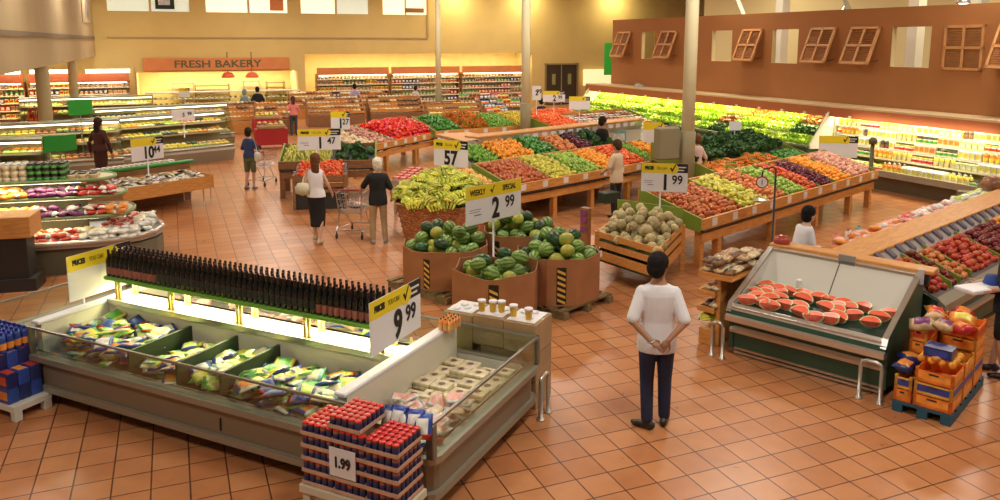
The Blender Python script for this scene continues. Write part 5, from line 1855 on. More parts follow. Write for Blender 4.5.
pn = ['yellow juice bottle', 'orange juice bottle', 'cream and orange food carton', 'white and yellow food carton', 'white food tub with yellow lid', 'cream food tub with dark lid', 'dark sauce bottle', 'lime green food carton']
for si, (z, yd) in enumerate(SH):
    x = d0 + .15
    while x < d1 - .1:
        blk = int((x - d0) / .62)
        k = (blk * 3 + si * 5 + (blk * si) % 3) % 8
        if k == 6 and rg.random() < .6:
            k = 3
        nm = prods[k].name.split('.')[0]
        for r_ in range(2 if si == 0 else 1):
            place(nm, prods[k], WF.w(x, yd - .08 - r_ * .16, z + .001), (0, 0, WF.rot + math.pi + rg.uniform(-.1, .1)), pn[k] + ' in the lit dairy case, ' + ['lowest', 'second', 'middle', 'fourth', 'top'][si] + ' shelf', 'food', pn[k] + ' row, ' + ['lowest', 'second', 'middle', 'fourth', 'top'][si] + ' dairy shelf', 1.4 if z > .6 else 1.3)
        x += .15
for x in (-3, 1.4):
    area('dairy_light', WF.w(x, 1.25, 1.75), 4.0, .2, 22, (1, .88, .52), (R(50), 0, WF.rot + math.pi) if False else (R(-45), 0, WF.rot))
lowcase = thing('low_cold_case', 'low dark olive cold case in front of the dairy wall', 'case', WF.w(-2.2, 1.75), WF.rot)
MB().extrude([(0, 0), (.7, 0), (.72, .6), (.62, .62), (.1, .55), (0, .75)], -1.6, 1.4).build('case_body', mat('case_olive', (.18, .15, .09)), lowcase)
# orange glow panel : the floor-level wooden kick board
# blank sign in front of the wall
sign_px('price sign with a plain grey face and yellow header in front of the green vegetables', 818, 135, 156, 857, 137, 159, 20.2, 20.0, '', '', '', 'check', blank=True, pole=.9)
sign_px('small square sign on a stick among the leafy greens left of the dairy case', 729, 121, 130, 741, 122, 131, 21.5, 21.5, '', '', '', None, blank=True, pole=1.0)
sign_px('blank white sign with yellow header beside the tall near column', 643, 121, 143, 668, 124, 146, 21.3, 21.2, '', '', '', 'check', blank=True, pole=.9)
sign_px('blank white sign with yellow header in front of the canopy', 569, 96, 109, 590, 97, 110, 27, 27, '', '', '', 'check', blank=True, pole=.9)
sign_px('small 2.99 price sign left of the double door', 532, 86, 100, 541, 86, 100, 29, 29, '2', '99', '', None, pole=.9)
sign_px('small 2.99 price sign with yellow header before the double door', 543, 91, 102, 565, 91, 102, 28, 28, '2', '99', '', 'check', pole=.9)
o = MB().rbox(-.28, .28, -.14, .14, 0, .75, .03).build('utility_box', mat('olive_box', (.24, .22, .13), .5))
o.location, o.rotation_euler = (3.88, 18.35, 1.15), (0, 0, BA)
tag(o, 'olive metal box fixed to the left of the tall near column', 'box')

# ================================================================== RED PEPPER TABLE and tables behind the centre
GT = Fr(-4.05, 22.2, 63.5)
t = produce_table('wooden vegetable table heaped with red peppers left of the slim column', GT, 0, 4.9, 0, 1.7, .78, 1.15, (.1, 1.6, 3.2, 4.8), (1.2, 2.15), 9, name='pepper_table')
bz = bed(0, 1.7, .78, 1.15)
pile('onion', GT, .05, 1.15, .05, 1.65, bz, .12, 'pale onion at the left end of the pepper table', 'onion', 2)
pile('pink_peach', GT, 1.25, 2.1, .05, 1.65, bz, .11, 'pale pink fruit between the onions and the red peppers', 'fruit', 2)
pile('red_pepper', GT, 2.2, 4.85, .05, 1.65, bz, .125, 'shiny red pepper heaped on the wooden pepper table', 'pepper', 2, mound=.15)
HT = Fr(-.75, 26.55, 33)
t = produce_table('long low vegetable table beyond the centre table with greens, carrots and tomatoes', HT, -1.6, 5.2, 0, 1.7, .85, 1.2, (-1.5, .5, 2.5, 4.9), (-.5, .6, 1.7, 2.9), 9, name='vegetable_table')
bz = bed(0, 1.7, .85, 1.2)
for a, c, kind, lb, d, n_ in [(-1.55, -.55, 'green_pepper', 'dark green pepper right of the red peppers', .12, 2), (-.45, .55, 'carrot_bunch', 'carrot bunch beyond the wooden wine stand', .15, 2), (.65, 1.65, 'lime', 'dark lime beyond the centre table', .095, 2),
                              (1.75, 2.85, 'lemon', 'yellow lemon beyond the centre table', .10, 2), (2.95, 5.1, 'tomato', 'red tomato left of the middle column', .105, 2)]:
    pile(kind, HT, a, c, .05, 1.65, bz, d, lb, 'vegetable', n_, mound=.1)
HT2 = Fr(1.2, 25.6, 40)
t = produce_table('low table of red tomatoes right of the middle column', HT2, .95, 6.0, 0, 1.6, .85, 1.2, (1.1, 2.6, 4.2, 5.8), (2.45, 4.0), 9, name='tomato_table')
pile('tomato', HT2, 1.0, 2.4, .05, 1.55, bed(0, 1.6, .85, 1.2), .105, 'red tomato right of the middle column', 'vegetable', 2, mound=.1)
bgk = ['tan', 'white', 'dark', 'brown', 'red', 'teal']
bgm = [carton('food_box', .2, .14, .08, PK[a], PK[b_]) for a, b_ in (('tan', 'white'), ('white', 'purple'), ('dark', 'red'), ('brown', 'cream'))]
for i in range(15):
    for j in range(6):
        k = (i // 2 + j) % 4
        inst('food_box', bgm[k], HT2.w(2.6 + i * .225, .1 + j * .24, .85 + .35 * (.1 + j * .24) / 1.6 + .03), (R(12), 0, HT2.rot), ['tan', 'white', 'dark', 'brown'][k] + ' food box on the low table before the double door', 'box', ['tan', 'white', 'dark', 'brown'][k] + ' food boxes before the double door')
for i, (x, y, c, rot, lb) in enumerate([(3.3, 22.6, 'teal', 20, 'bluish carton left of the shopper in black'), (4.1, 23.5, 'white', 20, 'white carton right of the shopper in black')]):
    inst('display_carton', carton('display_carton', .5, .4, .35, PK[c], PK['white']), (x, y, 1.0), (0, 0, R(rot)), lb, 'carton')
t = thing('display_stand', 'low counter with produce trays beside the shopper in black', 'stand', (3.7, 23.1, 0), R(22))
MB().rbox(-.9, .9, -.4, .4, 0, .95, .02).build('stand_body', mat('grey_paint', (.42, .42, .40), .5), t)
MB().rbox(-.95, .95, -.45, .45, .95, 1.0, .02).build('stand_top', WHITE, t)
# tomato crate stand with the 1.47 sign
t = thing('tomato_stand', 'slatted wooden stand of bright red tomatoes under the 1.47 sign', 'stand', (-4.78, 18.0, 0), R(8))
for z0, z1 in ((.66, .80), (.52, .62), (.40, .48)):
    MB().box(0, 1.22, 0, .03, z0, z1).box(0, .03, 0, .9, z0, z1).box(1.19, 1.22, 0, .9, z0, z1).build('side_slats', WOODD, t)
slab(MB(), .02, 1.2, .03, 1.0, .68, .95, .04).build('inner_floor', DARK, t)
MB().box(.04, 1.18, .05, .9, 0, .40).build('base', DARK, t)
for x in (0, 1.16):
    for y in (-.02, .85):
        MB().box(x, x + .06, y, y + .06, 0, .82).build('leg', WOODD, t)
TF = Fr(-4.78, 18.0, 8)
pile('tomato', TF, .05, 1.17, .04, .95, bed(.03, 1.0, .68, .95), .10, 'bright red tomato on the slatted stand under the 1.47 sign', 'tomato', 2)
TB = Fr(-5.1, 19.4, 8)
t = produce_table('dark table of pale corn and greens behind the tomato stand', TB, -.35, 2.0, 0, 1.2, .80, 1.1, (-.3, 1.9), (), 0, wood=WOODD, name='corn_table')
pile('corn_cob', TB, -.3, .9, .05, 1.15, bed(0, 1.2, .8, 1.1), .11, 'pale husked corn cob behind the 1.47 sign', 'corn', 2, tilt=.5)
pile('dark_greens', TB, 1.0, 1.95, .05, 1.15, bed(0, 1.2, .8, 1.1), .2, 'leafy bunch behind the right part of the 1.47 sign', 'greens', 1)
sign_px('1.47 price sign over the tomato stand', 298, 129, 151, 341, 129, 149, 17.7, 17.9, '1', '47', 'PRICES YOU', 'check', pole=.8, pole_at=.47, small='x')
sign_px('small 1.27 price sign behind the 1.47 sign', 331, 111, 129, 350, 112, 130, 24, 24, '1', '27', '', 'check', pole=.9)
o = MB().rbox(-.12, .12, -.1, .1, 0, .72, .01).mesh('bag_holder', DARK)
inst('bag_holder', o, (*at(289, 172, 0), 0), (0, 0, 0), 'dark bin with a white lid left of the tomato stand', 'bin')

# ================================================================== LEFT: multi-tier island of fruit packs
LF = Fr(*at(157, 236, .58), 17)
t = thing('tiered_island', 'rounded multi-tier cold island of packed fruit and jars at the left edge', 'display', LF.w(0, 0), LF.rot)


def roundend(x0, y0, y1, r, n=8):
    """outline, rounded at the right"""
    pts = [(x0, y0)]
    cy = (y0 + y1) / 2
    hy = (y1 - y0) / 2
    for k in range(n + 1):
        a = -math.pi / 2 + math.pi * k / n
        pts.append((-r - 0 + r * math.cos(a) + 0, cy + hy * math.sin(a)))
    pts.append((x0, y1))
    return pts


X0 = -5.0
BASEM = mat('island_base', (.16, .15, .10), .5)
MB().prism(roundend(X0, .12, 1.65, .9), 0, .42).build('base', BASEM, t)
MB().prism(roundend(X0, 0, 1.8, 1.0), .46, .54).build('bottom_tray', mat('tray_grey', (.45, .45, .42), .35, .5), t)
b = MB()
RP = roundend(X0, -.03, 1.83, 1.02)
b.tube([(x, y, .56) for x, y in RP], .045, 8)
b.build('bottom_rail', STEEL, t)
tiers = [(.90, .30, 1.5, -.45), (1.22, .42, 1.38, -.56), (1.50, .50, 1.30, -.72)]
GR2 = mat('tier_edge', (.22, .30, .12), .4)
for z, ya, yb, xe in tiers:
    P = [(x + xe, y) for x, y in roundend(X0, ya, yb, .35)]
    MB().prism(P, z, z + .03).build('tier_shelf', mat('tier_cream', (.70, .66, .45)), t)
    MB().tube([(x, y, z + .02) for x, y in P], .03, 8).build('tier_edge', GR2, t)
    MB().tube([(X0, ya + .1, z - .02), (xe - .5, ya + .1, z - .02)], .012, 6).build('tier_lamp', LTUBE, t)
MB().box(X0, -1.2, .86, .94, .5, 1.4).build('spine', BASEM, t)
for z in (.86, 1.18, 1.46):
    q = LF.w(-3.1, .45, z)
    area('tier_light', q, 3.6, .08, 16, (1, .86, .45), (0, 0, LF.rot))
PKB = [pillow('fruit_pack', .17, .2, .1, [PK[a], PK[b_], PK['white']], 5, 5, 90 + i, 2) for i, (a, b_) in enumerate([('cream', 'yellow'), ('orange', 'tan'), ('purple', 'dark'), ('red', 'pink'), ('white', 'cream'), ('orange', 'yellow')])]
pkn = ['cream and yellow', 'orange and tan', 'dark purple', 'red', 'white', 'orange']


def tierrow(z, y0, y1, x0, x1, ks, word, lift=.05):
    """packs heaped two deep on a round-ended tier"""
    for L in range(2):
        x = x0
        while x < x1:
            y = y0 + L * .05
            while y < y1 - L * .05:
                k = ks(x)
                if rg.random() < (1 if L == 0 else .75):
                    lb = pkn[k] + ' fruit pack on the ' + word + ' of the tiered island'
                    place('fruit_pack', PKB[k], LF.w(x + rg.uniform(-.03, .03), y, z + lift + L * .07), (rg.uniform(-.3, .3), rg.uniform(-.3, .3), rg.uniform(0, 6)), lb, 'pack', lb, rg.uniform(.9, 1.15))
                y += .15
            x += .15


tierrow(1.25, .50, .80, -4.2, -.72, lambda x: rg.choice((0, 5, 0, 1)) if x < -2.0 else (2 if x < -1.25 else 3), 'upper tier')
tierrow(.93, .38, .75, -4.2, -.60, lambda x: rg.choice((0, 5, 1, 0)) if x < -1.9 else (2 if x < -1.1 else (3 if x < -.8 else 1)), 'middle tier')
tierrow(.55, .10, .55, -4.0, -.30, lambda x: rg.choice((5, 1, 3, 5)) if x < -1.9 else (3 if x < -1.2 else 4), 'bottom tray')
tierrow(.55, .6, 1.6, -.85, -.15, lambda x: 4 if x > -.45 else 3, 'bottom tray')
# red-rimmed front pieces
jr = [jar('jam_jar', .058, .10, PK['dark'], PK['dark'], PK['green']), jar('jam_jar', .058, .10, PK['cream'], PK['white'], PK['cream']), jar('jam_jar', .075, .11, PK['cream'], PK['dark'], PK['tan'])]
x = -4.6
i = 0
while x < -.90:
    big = x > -1.40
    k = 2 if big else (0 if (x < -2.65 or x > -2.05) else 1)
    for y in ((.58, .70, .82) if not big else (.62, .82)):
        for L in range(3 if not big else 1):
            place('jam_jar', jr[k], LF.w(x, y, 1.53 + L * .102), (0, 0, 0), ['dark green jar', 'cream jar with white lid', 'wide cream jar with dark lid'][k] + ' on top of the tiered island', 'jar', ['dark green jars', 'cream jars', 'wide cream jars'][k] + ' on the tiered island', 1.0)
    x += .12 if not big else .17
# second price sign fragment near the rail
sign_px('small yellow and black sign lying against the tiered island rail', 100, 243, 262, 135, 239, 256, 9.9, 10.3, '', '', '', 'check', blank=True) if False else None
# orange wooden bin at the left edge
t = thing('wooden_display_bin', 'plain orange wooden display box on a dark post at the left edge', 'box', (*at(31, 238, .86), 0), R(15))
MB().rbox(-1.2, 0, 0, .6, .86, 1.20, .012).build('box_body', WOOD, t)
MB().box(-1.1, -.1, .1, .5, .2, .86).build('post', DARK, t)
MB().box(-1.2, 0, .05, .55, 0, .2).build('foot', DARK, t)

# ================================================================== CHEESE TABLE with the 10.44 sign
CHT = Fr(-8.22, 16.95, 53)
t = thing('cheese_table', 'orange wooden tray table of packed cheese on chrome legs under the 10.44 sign', 'table', CHT.w(0, 0), CHT.rot)
CL = 2.25
MB().box(0, CL, 0, .03, .40, .70).box(0, CL, .92, .95, .40, .78).box(0, .03, 0, .95, .40, .72).box(CL - .03, CL, 0, .95, .40, .72).build('tray_side', WOOD, t)
slab(MB(), .02, CL - .02, .02, .93, .56, .66, .03).build('tray_floor', CREAM, t)
for x in (.06, .2, CL - .25, CL - .06):
    for y in (.05, .9):
        MB().tube([(x, y, 0), (x, y, .46)], .014, 8).build('leg', STEEL, t)
MB().rbox(-.1, CL, .96, 1.35, 0, .92, .01).build('back_cabinet', WOODD, t)
MB().rbox(-.15, CL + .1, .92, 1.0, .92, 1.0, .02).build('green_bar', mat('bar_green', (.03, .28, .04), .4), t)
ch = [pillow('cheese_pack', .18, .15, .07, [PK[a], PK[b_], PK['white']], 5, 5, 110 + i, 2) for i, (a, b_) in enumerate([('cream', 'white'), ('tan', 'cream'), ('white', 'purple'), ('dark', 'tan')])]
for i in range(13):
    for j in range(6):
        k = rg.choice((0, 0, 1, 2, 3))
        lb = ['cream', 'tan', 'white', 'dark'][k] + ' cheese pack in the orange wooden tray under the 10.44 sign'
        inst('cheese_pack', ch[k], CHT.w(.12 + i * .162, .10 + j * .145, .62 + .02 * j + rg.uniform(0, .05)), (rg.uniform(-.3, .3), rg.uniform(-.3, .3), rg.uniform(0, 6)), lb, 'cheese', lb)
t = thing('wicker_basket', 'brown side basket of loaves at the left end of the cheese table', 'basket', CHT.w(-.55, .1), CHT.rot)
MB().prism([(-.3, -.3), (.45, -.3), (.45, .6), (-.3, .6)], .30, .62).build('basket_wall', WOODD, t)
MB().rbox(-.2, .35, -.2, .5, 0, .30, .02).build('base', DARK, t)
for i in range(6):
    inst('bread_loaf', BREADBAG[i % 3], CHT.w(-.70 + .17 * (i % 3), .1 + .25 * (i // 3), .67), (0, 0, i), 'brown loaf in the basket left of the cheese table', 'bread', 'loaves in the brown basket', .7)
sign_px('10.44 price sign above the cheese table', 132, 150, 163, 165, 142, 158, 16.9, 17.6, '10', '44', '', 'check', pole=.95) if False else sign_px('10.44 price sign above the cheese table', 132, 142, 163, 164, 134, 157, 16.9, 17.6, '10', '44', '', 'check', pole=.95)
for i in range(16):
    for j in range(2):
        inst('jam_jar', jr[1], CHT.w(.0 + i * .125, 1.10 + j * .13, .925), (0, 0, 0), 'cream jar in the row behind the green bar of the cheese table', 'jar', 'cream jars behind the cheese table', .95)

# green panels
for nm, (x0, y0, x1, y1), Y, lb in [('green_banner', (69, 99, 92, 116), 22.5, 'bright green hanging panel, the upper of two at the left'), ('green_banner', (44, 134, 76, 153), 17.5, 'bright green panel, the lower of two at the left')]:
    A, B_ = on(x0, y1, Y), on(x1, y0, Y + .5)
    t = thing(nm, lb, 'panel', (A.x, A.y, A.z), math.atan2(B_.y - A.y, B_.x - A.x))
    w = math.hypot(B_.x - A.x, B_.y - A.y)
    MB().rbox(0, w, 0, .04, 0, B_.z - A.z, .01).build('panel_board', GREENB, t)
    MB().tube([(w / 2, .06, -A.z), (w / 2, .06, .1)], .015, 6).build('pole', STEEL, t)


# ================================================================== CASES AND SHELVING (generic)
def product_row(kindname, meshes, names, fr, x0, x1, y, z, step, rz, where, blk=.5, seed=0, scale=1.0, skip=.0):
    r_ = random.Random(seed)
    x = x0
    k = r_.randrange(len(meshes))
    nxt = x0 + blk * r_.uniform(.6, 1.4)
    while x < x1:
        if x > nxt:
            k = r_.randrange(len(meshes))
            nxt = x + blk * r_.uniform(.6, 1.4)
        if r_.random() >= skip:
            lb = names[k] + ' ' + where
            place(kindname, meshes[k], fr.w(x, y + r_.uniform(-.02, .02), z), (0, 0, rz + r_.uniform(-.2, .2)), lb, 'food', lb, scale)
        x += step


def shelf_unit(label, fr, x0, x1, y0, depth, zs, top, fascia, where, step=.2, seed=0, lamp=True, side=WOODD, kind='grocery_item', shelfm=None, back=None, power=0):
    t = thing('shelf_unit', label, 'shelf', fr.w(0, 0), fr.rot)
    sm = shelfm or mat('shelf_white', (.80, .76, .60))
    MB().box(x0, x1, y0 + depth - .04, y0 + depth, 0, top).build('back_panel', back or mat('unit_back', (.72, .62, .38), .6), t)
    for z in zs:
        MB().box(x0, x1, y0, y0 + depth - .04, z - .03, z).box(x0, x1, y0 - .015, y0, z - .04, z + .015).build('shelf', sm, t)
    n = max(1, int((x1 - x0) / 2.4))
    for i in range(n + 1):
        x = x0 + i * (x1 - x0) / n
        MB().box(x - .025, x + .025, y0 - .01, y0 + depth, 0, top).build('upright', side, t)
    if fascia is not None:
        MB().box(x0 - .02, x1 + .02, y0 - .12, y0 - .05, top - .05, top + .36).build('fascia', fascia, t)
    if lamp:
        MB().tube([(x0 + .1, y0 - .02, top - .07), (x1 - .1, y0 - .02, top - .07)], .03, 6).build('shelf_lamp', LTUBE, t)
    for i, z in enumerate(zs):
        product_row(kind, GI, GN, fr, x0 + .1, x1 - .08, y0 + .1, z, step, fr.rot, where, .7, seed * 10 + i, 1.0)
    return t


GI = [carton('grocery_item', .16, .12, .22, PK['red'], PK['cream']), carton('grocery_item', .16, .12, .20, PK['yellow'], PK['red']), carton('grocery_item', .16, .12, .24, PK['tan'], PK['brown']),
      bottle('grocery_item', .06, .24, PK['green'], PK['white'], PK['cream']), jar('grocery_item', .07, .16, PK['brown'], PK['yellow'], PK['cream']), jar('grocery_item', .07, .18, PK['white'], PK['blue'], PK['orange']),
      bottle('grocery_item', .06, .25, PK['dark'], PK['orange'], PK['tan']), carton('grocery_item', .16, .12, .18, PK['cream'], PK['orange']), carton('grocery_item', .16, .12, .22, PK['navy'], PK['white'])]
GN = ['red and cream box', 'yellow box', 'tan box', 'green bottle', 'brown jar', 'white jar with blue lid', 'dark bottle', 'cream box', 'navy box']
# grocery alcove (three runs of shelving, wooden fascia)
for i, (a, c, w_) in enumerate([(-14.9, -10.9, 'left'), (-10.7, -6.6, 'middle'), (-6.4, -2.2, 'right')]):
    shelf_unit('tall lit grocery shelf unit under an orange fascia, %s one of the back alcove' % w_, BW, a, c, .35, .6, (.45, .8, 1.15, 1.5, 1.8), 2.08, ORANGEP, 'on the %s shelves of the back alcove' % w_, .21, 3 + i)
# upright wooden spice tower at alcove's left edge
# far left shelving under the bulkhead
for i, (a, c, w_) in enumerate([(-33.0, -28.8, 'far left'), (-28.6, -24.3, 'second')]):
    shelf_unit('lit grocery shelf unit under a rust fascia, %s under the taupe bulkhead' % w_, BW, a, c, -1.2, .7, (.3, .65, 1.0, 1.35, 1.68), 1.98, RUST, 'on the %s shelves under the bulkhead' % w_, .21, 11 + i)
for i in range(4):
    u = -33 + i * 2.3
    o = MB().tube([(u, -1.8, 2.45), (u + 1.9, -1.8, 2.45)], .06).box(u, u + 1.9, -1.9, -1.7, 2.49, 2.56).build('tube_lamp', LTUBEW)
    o.location, o.rotation_euler = BW.w(0, 0), (0, 0, BA)
    tag(o, 'long glowing ceiling tube under the taupe bulkhead, ' + ['first', 'second', 'third', 'fourth'][i] + ' from the left', 'lamp', 'tubes under the bulkhead')
q = BW.w(-29, -2.2)
area('bulkhead_light', (q[0], q[1], 2.9), 8, .6, 260, (1, .84, .5), (R(-20), 0, BA))

for u, v in ((4, 3), (12, 3), (20, 2.5)):  # lights and tubes added to brighten the dark columns under the bulkhead
    area('bulkhead_light', SF.w(u, v, 3.1), 2.5, .4, 110, (1, .84, .52), (0, 0, SF.rot))
    o = MB().tube([(u - 1.1, v, 3.08), (u + 1.1, v, 3.08)], .04).box(u - 1.15, u + 1.15, v - .1, v + .1, 3.11, 3.15).build('tube_lamp', LTUBEW)
    o.location, o.rotation_euler = SF.w(0, 0), (0, 0, SF.rot)
    tag(o, 'added glowing tube brightening the left columns under the taupe bulkhead, ' + {4: 'near', 12: 'middle', 20: 'far'}[u] + ' one', 'lamp', 'tubes under the bulkhead')


# multi-deck cases
def deck_case(label, fr, L, where, seed, zs=((.55, .0, .75), (.95, .35, .8), (1.25, .48, .85)), body=GREYM, kind='deli_pack', h=1.55, nb=4, power=8, back=True):
    t = thing('deck_case', label, 'case', fr.w(0, 0), fr.rot)
    MB().extrude([(.08, 0), (1.0, 0), (1.0, .5), (-.02, .5), (-.06, .38)], 0, L).build('case_body', body, t)
    MB().tube([(0, -.06, .52), (L, -.06, .52)], .035, 8).build('front_rail', STEEL, t)
    if back:
        MB().box(0, L, .93, 1.0, .5, h).build('back_panel', mat('deck_back', (.50, .40, .20), .6), t)
    for x in (0, L - .03):
        MB().extrude([(-.02, .5), (.97, .5), (.97, h), (.5, h)], x, x + .03).build('side_glass', GLASS, t)
    for z, ya, yb in zs:
        MB().box(.03, L - .03, ya, .95, z - .02, z).box(.03, L - .03, ya - .01, ya, z - .02, z + .03).build('deck_shelf', mat('deck_grey', (.40, .37, .25), .5), t)
    MB().box(0, L, .42, .97, h, h + .06).build('case_top', mat('case_top', (.36, .40, .30), .4), t)
    MB().tube([(.05, .5, h - .03), (L - .05, .5, h - .03)], .02, 6).build('case_lamp', LTUBE, t)
    q = fr.w(L / 2, .35, h - .08)
    area('case_light', q, L * .9, .1, power, (1, .88, .5), (0, 0, fr.rot))
    for i, (z, ya, yb) in enumerate(zs):
        for j in range(3 if i == 0 else 2):
            product_row(kind, DP, DN, fr, .12, L - .1, ya + .10 + j * .17, z + .05 + (j % 2) * .05, .17, fr.rot, where, .4, seed * 10 + i * 3 + j, 1.15)
    return t


DP = [pillow('deli_pack', .17, .15, .09, [PK[a], PK[b_], PK['white']], 5, 5, 130 + i, 1) for i, (a, b_) in enumerate([('cream', 'yellow'), ('tan', 'brown'), ('lime', 'green'), ('yellow', 'white'), ('orange', 'tan'), ('brown', 'red'), ('yellow', 'orange'), ('dark', 'teal')])]
DN = ['cream and yellow pack', 'tan pack', 'lime green pack', 'yellow and white pack', 'orange pack', 'brown pack', 'yellow pack', 'dark pack']
q = at(172, 152, .5)
deck_case('long glass cheese case ending by the aisle left of the woman in blue', Fr(-11.9, 22.6, 47), 4.6, 'in the long glass cheese case', 1)
deck_case('glass deli case under the 5.99 sign', Fr(-13.4, 26.4, 40), 4.6, 'in the glass deli case under the 5.99 sign', 2, kind='deli_pack')
deck_case('lit cheese case behind the cheese table', Fr(-13.9, 21.2, 30), 3.4, 'in the lit case behind the cheese table', 3)
deck_case('lit case at the far left behind the tiered island', Fr(-13.8, 17.2, 15), 3.3, 'in the lit case at the far left', 4)
deck_case('long lit case below the bakery sign, left part', Fr(-19.2, 31.5, 24), 5.0, 'in the far case below the bakery sign', 5, power=30)
sign_px('5.99 price sign over the glass deli case', 172, 110, 121, 195, 109, 120, 23.6, 23.8, '5', '99', '', None, pole=1.0)
sign_px('small white sign with yellow panel above the 5.99 sign', 179, 88, 97, 190, 88, 97, 30, 30, '', '', '', 'check', blank=True, pole=1.0)
# bakery counter
CF = Fr(*BW.w(-23.6, -2.2)[:2], 22.4)
t = thing('bakery_counter', 'long glass bakery counter under the fresh bakery sign', 'counter', CF.w(0, 0), CF.rot)
MB().rbox(0, 7.4, 0, .9, 0, .75, .03).build('counter_body', WOOD, t)
MB().extrude([(.0, .75), (.0, 1.05), (.25, 1.35), (.9, 1.35), (.9, .75)], .02, 7.38).build('glass_front', GLASS, t)
MB().box(0, 7.4, .2, .95, 1.35, 1.40).build('counter_top', CREAM, t)
MB().box(.05, 7.35, .1, .85, 1.05, 1.07).build('inner_shelf', CREAM, t)
product_row('pastry', BREADBAG, ['tan loaf', 'brown loaf', 'cream loaf'], CF, .2, 7.2, .3, .80, .25, CF.rot, 'inside the glass bakery counter', .6, 77, 1.0)
product_row('pastry', BREADBAG, ['tan loaf', 'brown loaf', 'cream loaf'], CF, .2, 7.2, .3, 1.12, .25, CF.rot, 'inside the glass bakery counter', .6, 78, .9)
# bakery equipment
for i, (x, w, h, c, lb) in enumerate([(-21.8, 1.1, 1.7, STEEL, 'steel bakery rack with pale trays at the left of the bakery alcove'), (-20.3, 1.8, 1.55, mat('oven_brown', (.22, .14, .06), .5), 'long brown oven hood behind the bakery counter'), (-18.2, .9, 1.75, STEEL, 'steel bakery rack below the orange sign centre'), (-16.9, 1.0, 1.65, mat('oven_brown', (.22, .14, .06)), 'brown oven at the right of the bakery alcove')]):
    t = thing('bakery_rack', lb, 'rack', BW.w(x, 2.2), BA)
    for z in range(6):
        MB().box(-w / 2, w / 2, 0, .7, .2 + z * (h - .3) / 5, .24 + z * (h - .3) / 5).build('tray', c, t)
    for xx in (-w / 2, w / 2 - .04):
        for yy in (0, .66):
            MB().box(xx, xx + .04, yy, yy + .04, 0, h).build('post', c, t)
for px_, lb in ((228, 'left'), (252, 'right')):
    p = on(px_, 75, 42)
    o = thing('hanging_lamp', 'round red hanging lamp shade over the bakery counter, %s one' % lb, 'lamp', (p.x, p.y, p.z), 0, 'red lamps over the bakery counter')
    MB().lathe([(.32, -.14), (.34, -.05), (.22, .10), (.05, .16)], 16).build('lamp_shade', mat('lamp_red', (.75, .12, .05), .4), o)
    MB().tube([(0, 0, .15), (0, 0, 1.2)], .015, 6).build('cord', DARK, o)
# bread and cake tables in the middle distance
rg = random.Random(55)
for i, (px_, py, rot, w, lb) in enumerate([(335, 106, 20, 2.6, 'wooden bread display left of the red peppers'), (365, 100, 25, 2.4, 'wooden bread display behind the shopper with dark hair'), (395, 104, 20, 2.6, 'wooden bread display before the slim column'),
                                            (312, 100, 25, 2.2, 'wooden cake display right of the bakery alcove'), (455, 112, 20, 2.4, 'wooden display of pink packs right of the slim column'), (483, 106, 20, 2.2, 'wooden display of green packs before the back shelves'),
                                            (275, 112, 22, 1.6, 'cake display table near the red bins'), (222, 112, 20, 3.0, 'low wooden bakery display left of the woman in black'), (505, 108, 20, 2.2, 'wooden display of boxes left of the middle column')]):
    x, y = at(px_, py, .9)
    f_ = Fr(x, y, rot)
    t = thing('bread_table', lb, 'table', (x, y, 0), R(rot))
    MB().rbox(-w / 2, w / 2, -.5, .6, 0, .52, .02).build('table_body', WOOD if i % 2 else WOODD, t)
    ms, ns = (BREADBAG + DP[:2] + DP[4:5], ['tan loaf', 'brown loaf', 'cream loaf', 'cream pack', 'tan pack', 'orange pack']) if i not in (4, 5, 8) else ((DP, DN) if i == 4 else (GI, GN))
    for k_, (yy, zz) in enumerate(((-.5, .66), (-.22, .84), (.06, 1.02), (.34, 1.20))):
        MB().box(-w / 2, w / 2, yy, yy + .27, zz - .03, zz).box(-w / 2, w / 2, yy - .015, yy, zz - .08, zz + .03).build('stepped_shelf', WOOD, t)
        for q_ in range(1 if k_ else 2):
            product_row('bread_loaf' if i not in (4, 5, 8) else 'deli_pack', ms, ns, f_, -w / 2 + .12, w / 2 - .1, yy + .08 + q_ * .12, zz + .05, .17, f_.rot, 'on the ' + lb, .4, 200 + i * 5 + k_, 1.15)
    for xx in (-w / 2, w / 2 - .04):
        MB().extrude([(-.5, .5), (.6, .5), (.6, 1.25), (.34, 1.22), (-.5, .68)], xx, xx + .04).build('side_board', WOODD, t)
# red bins
for i, (px_, py, lb) in enumerate([(272, 148, 'near red wheeled bin of packed goods in the aisle'), (268, 136, 'far red wheeled bin of packed goods in the aisle')]):
    x, y = at(px_, py, 0)
    t = thing('red_bin', lb, 'bin', (x, y, 0), R(20))
    MB().prism([(-.55, -.35), (.55, -.35), (.6, .35), (-.6, .35)], .15, .72).build('bin_body', mat('bin_red', (.40, .015, .02), .5), t)
    MB().rbox(-.5, .5, -.3, .3, .72, .86, .03).build('goods_tray', CARDL, t)
    for xx in (-.45, .45):
        for yy in (-.28, .28):
            MB().ell((xx, yy, .07), (.07, .03, .07), 10, 6).build('wheel', DARK, t)
    f_ = Fr(x, y, 20)
    product_row('deli_pack', DP, DN, f_, -.4, .45, -.1, .90, .19, f_.rot, 'in the ' + lb, .3, 300 + i)
    product_row('deli_pack', DP, DN, f_, -.4, .45, .15, .94, .19, f_.rot, 'in the ' + lb, .3, 310 + i)
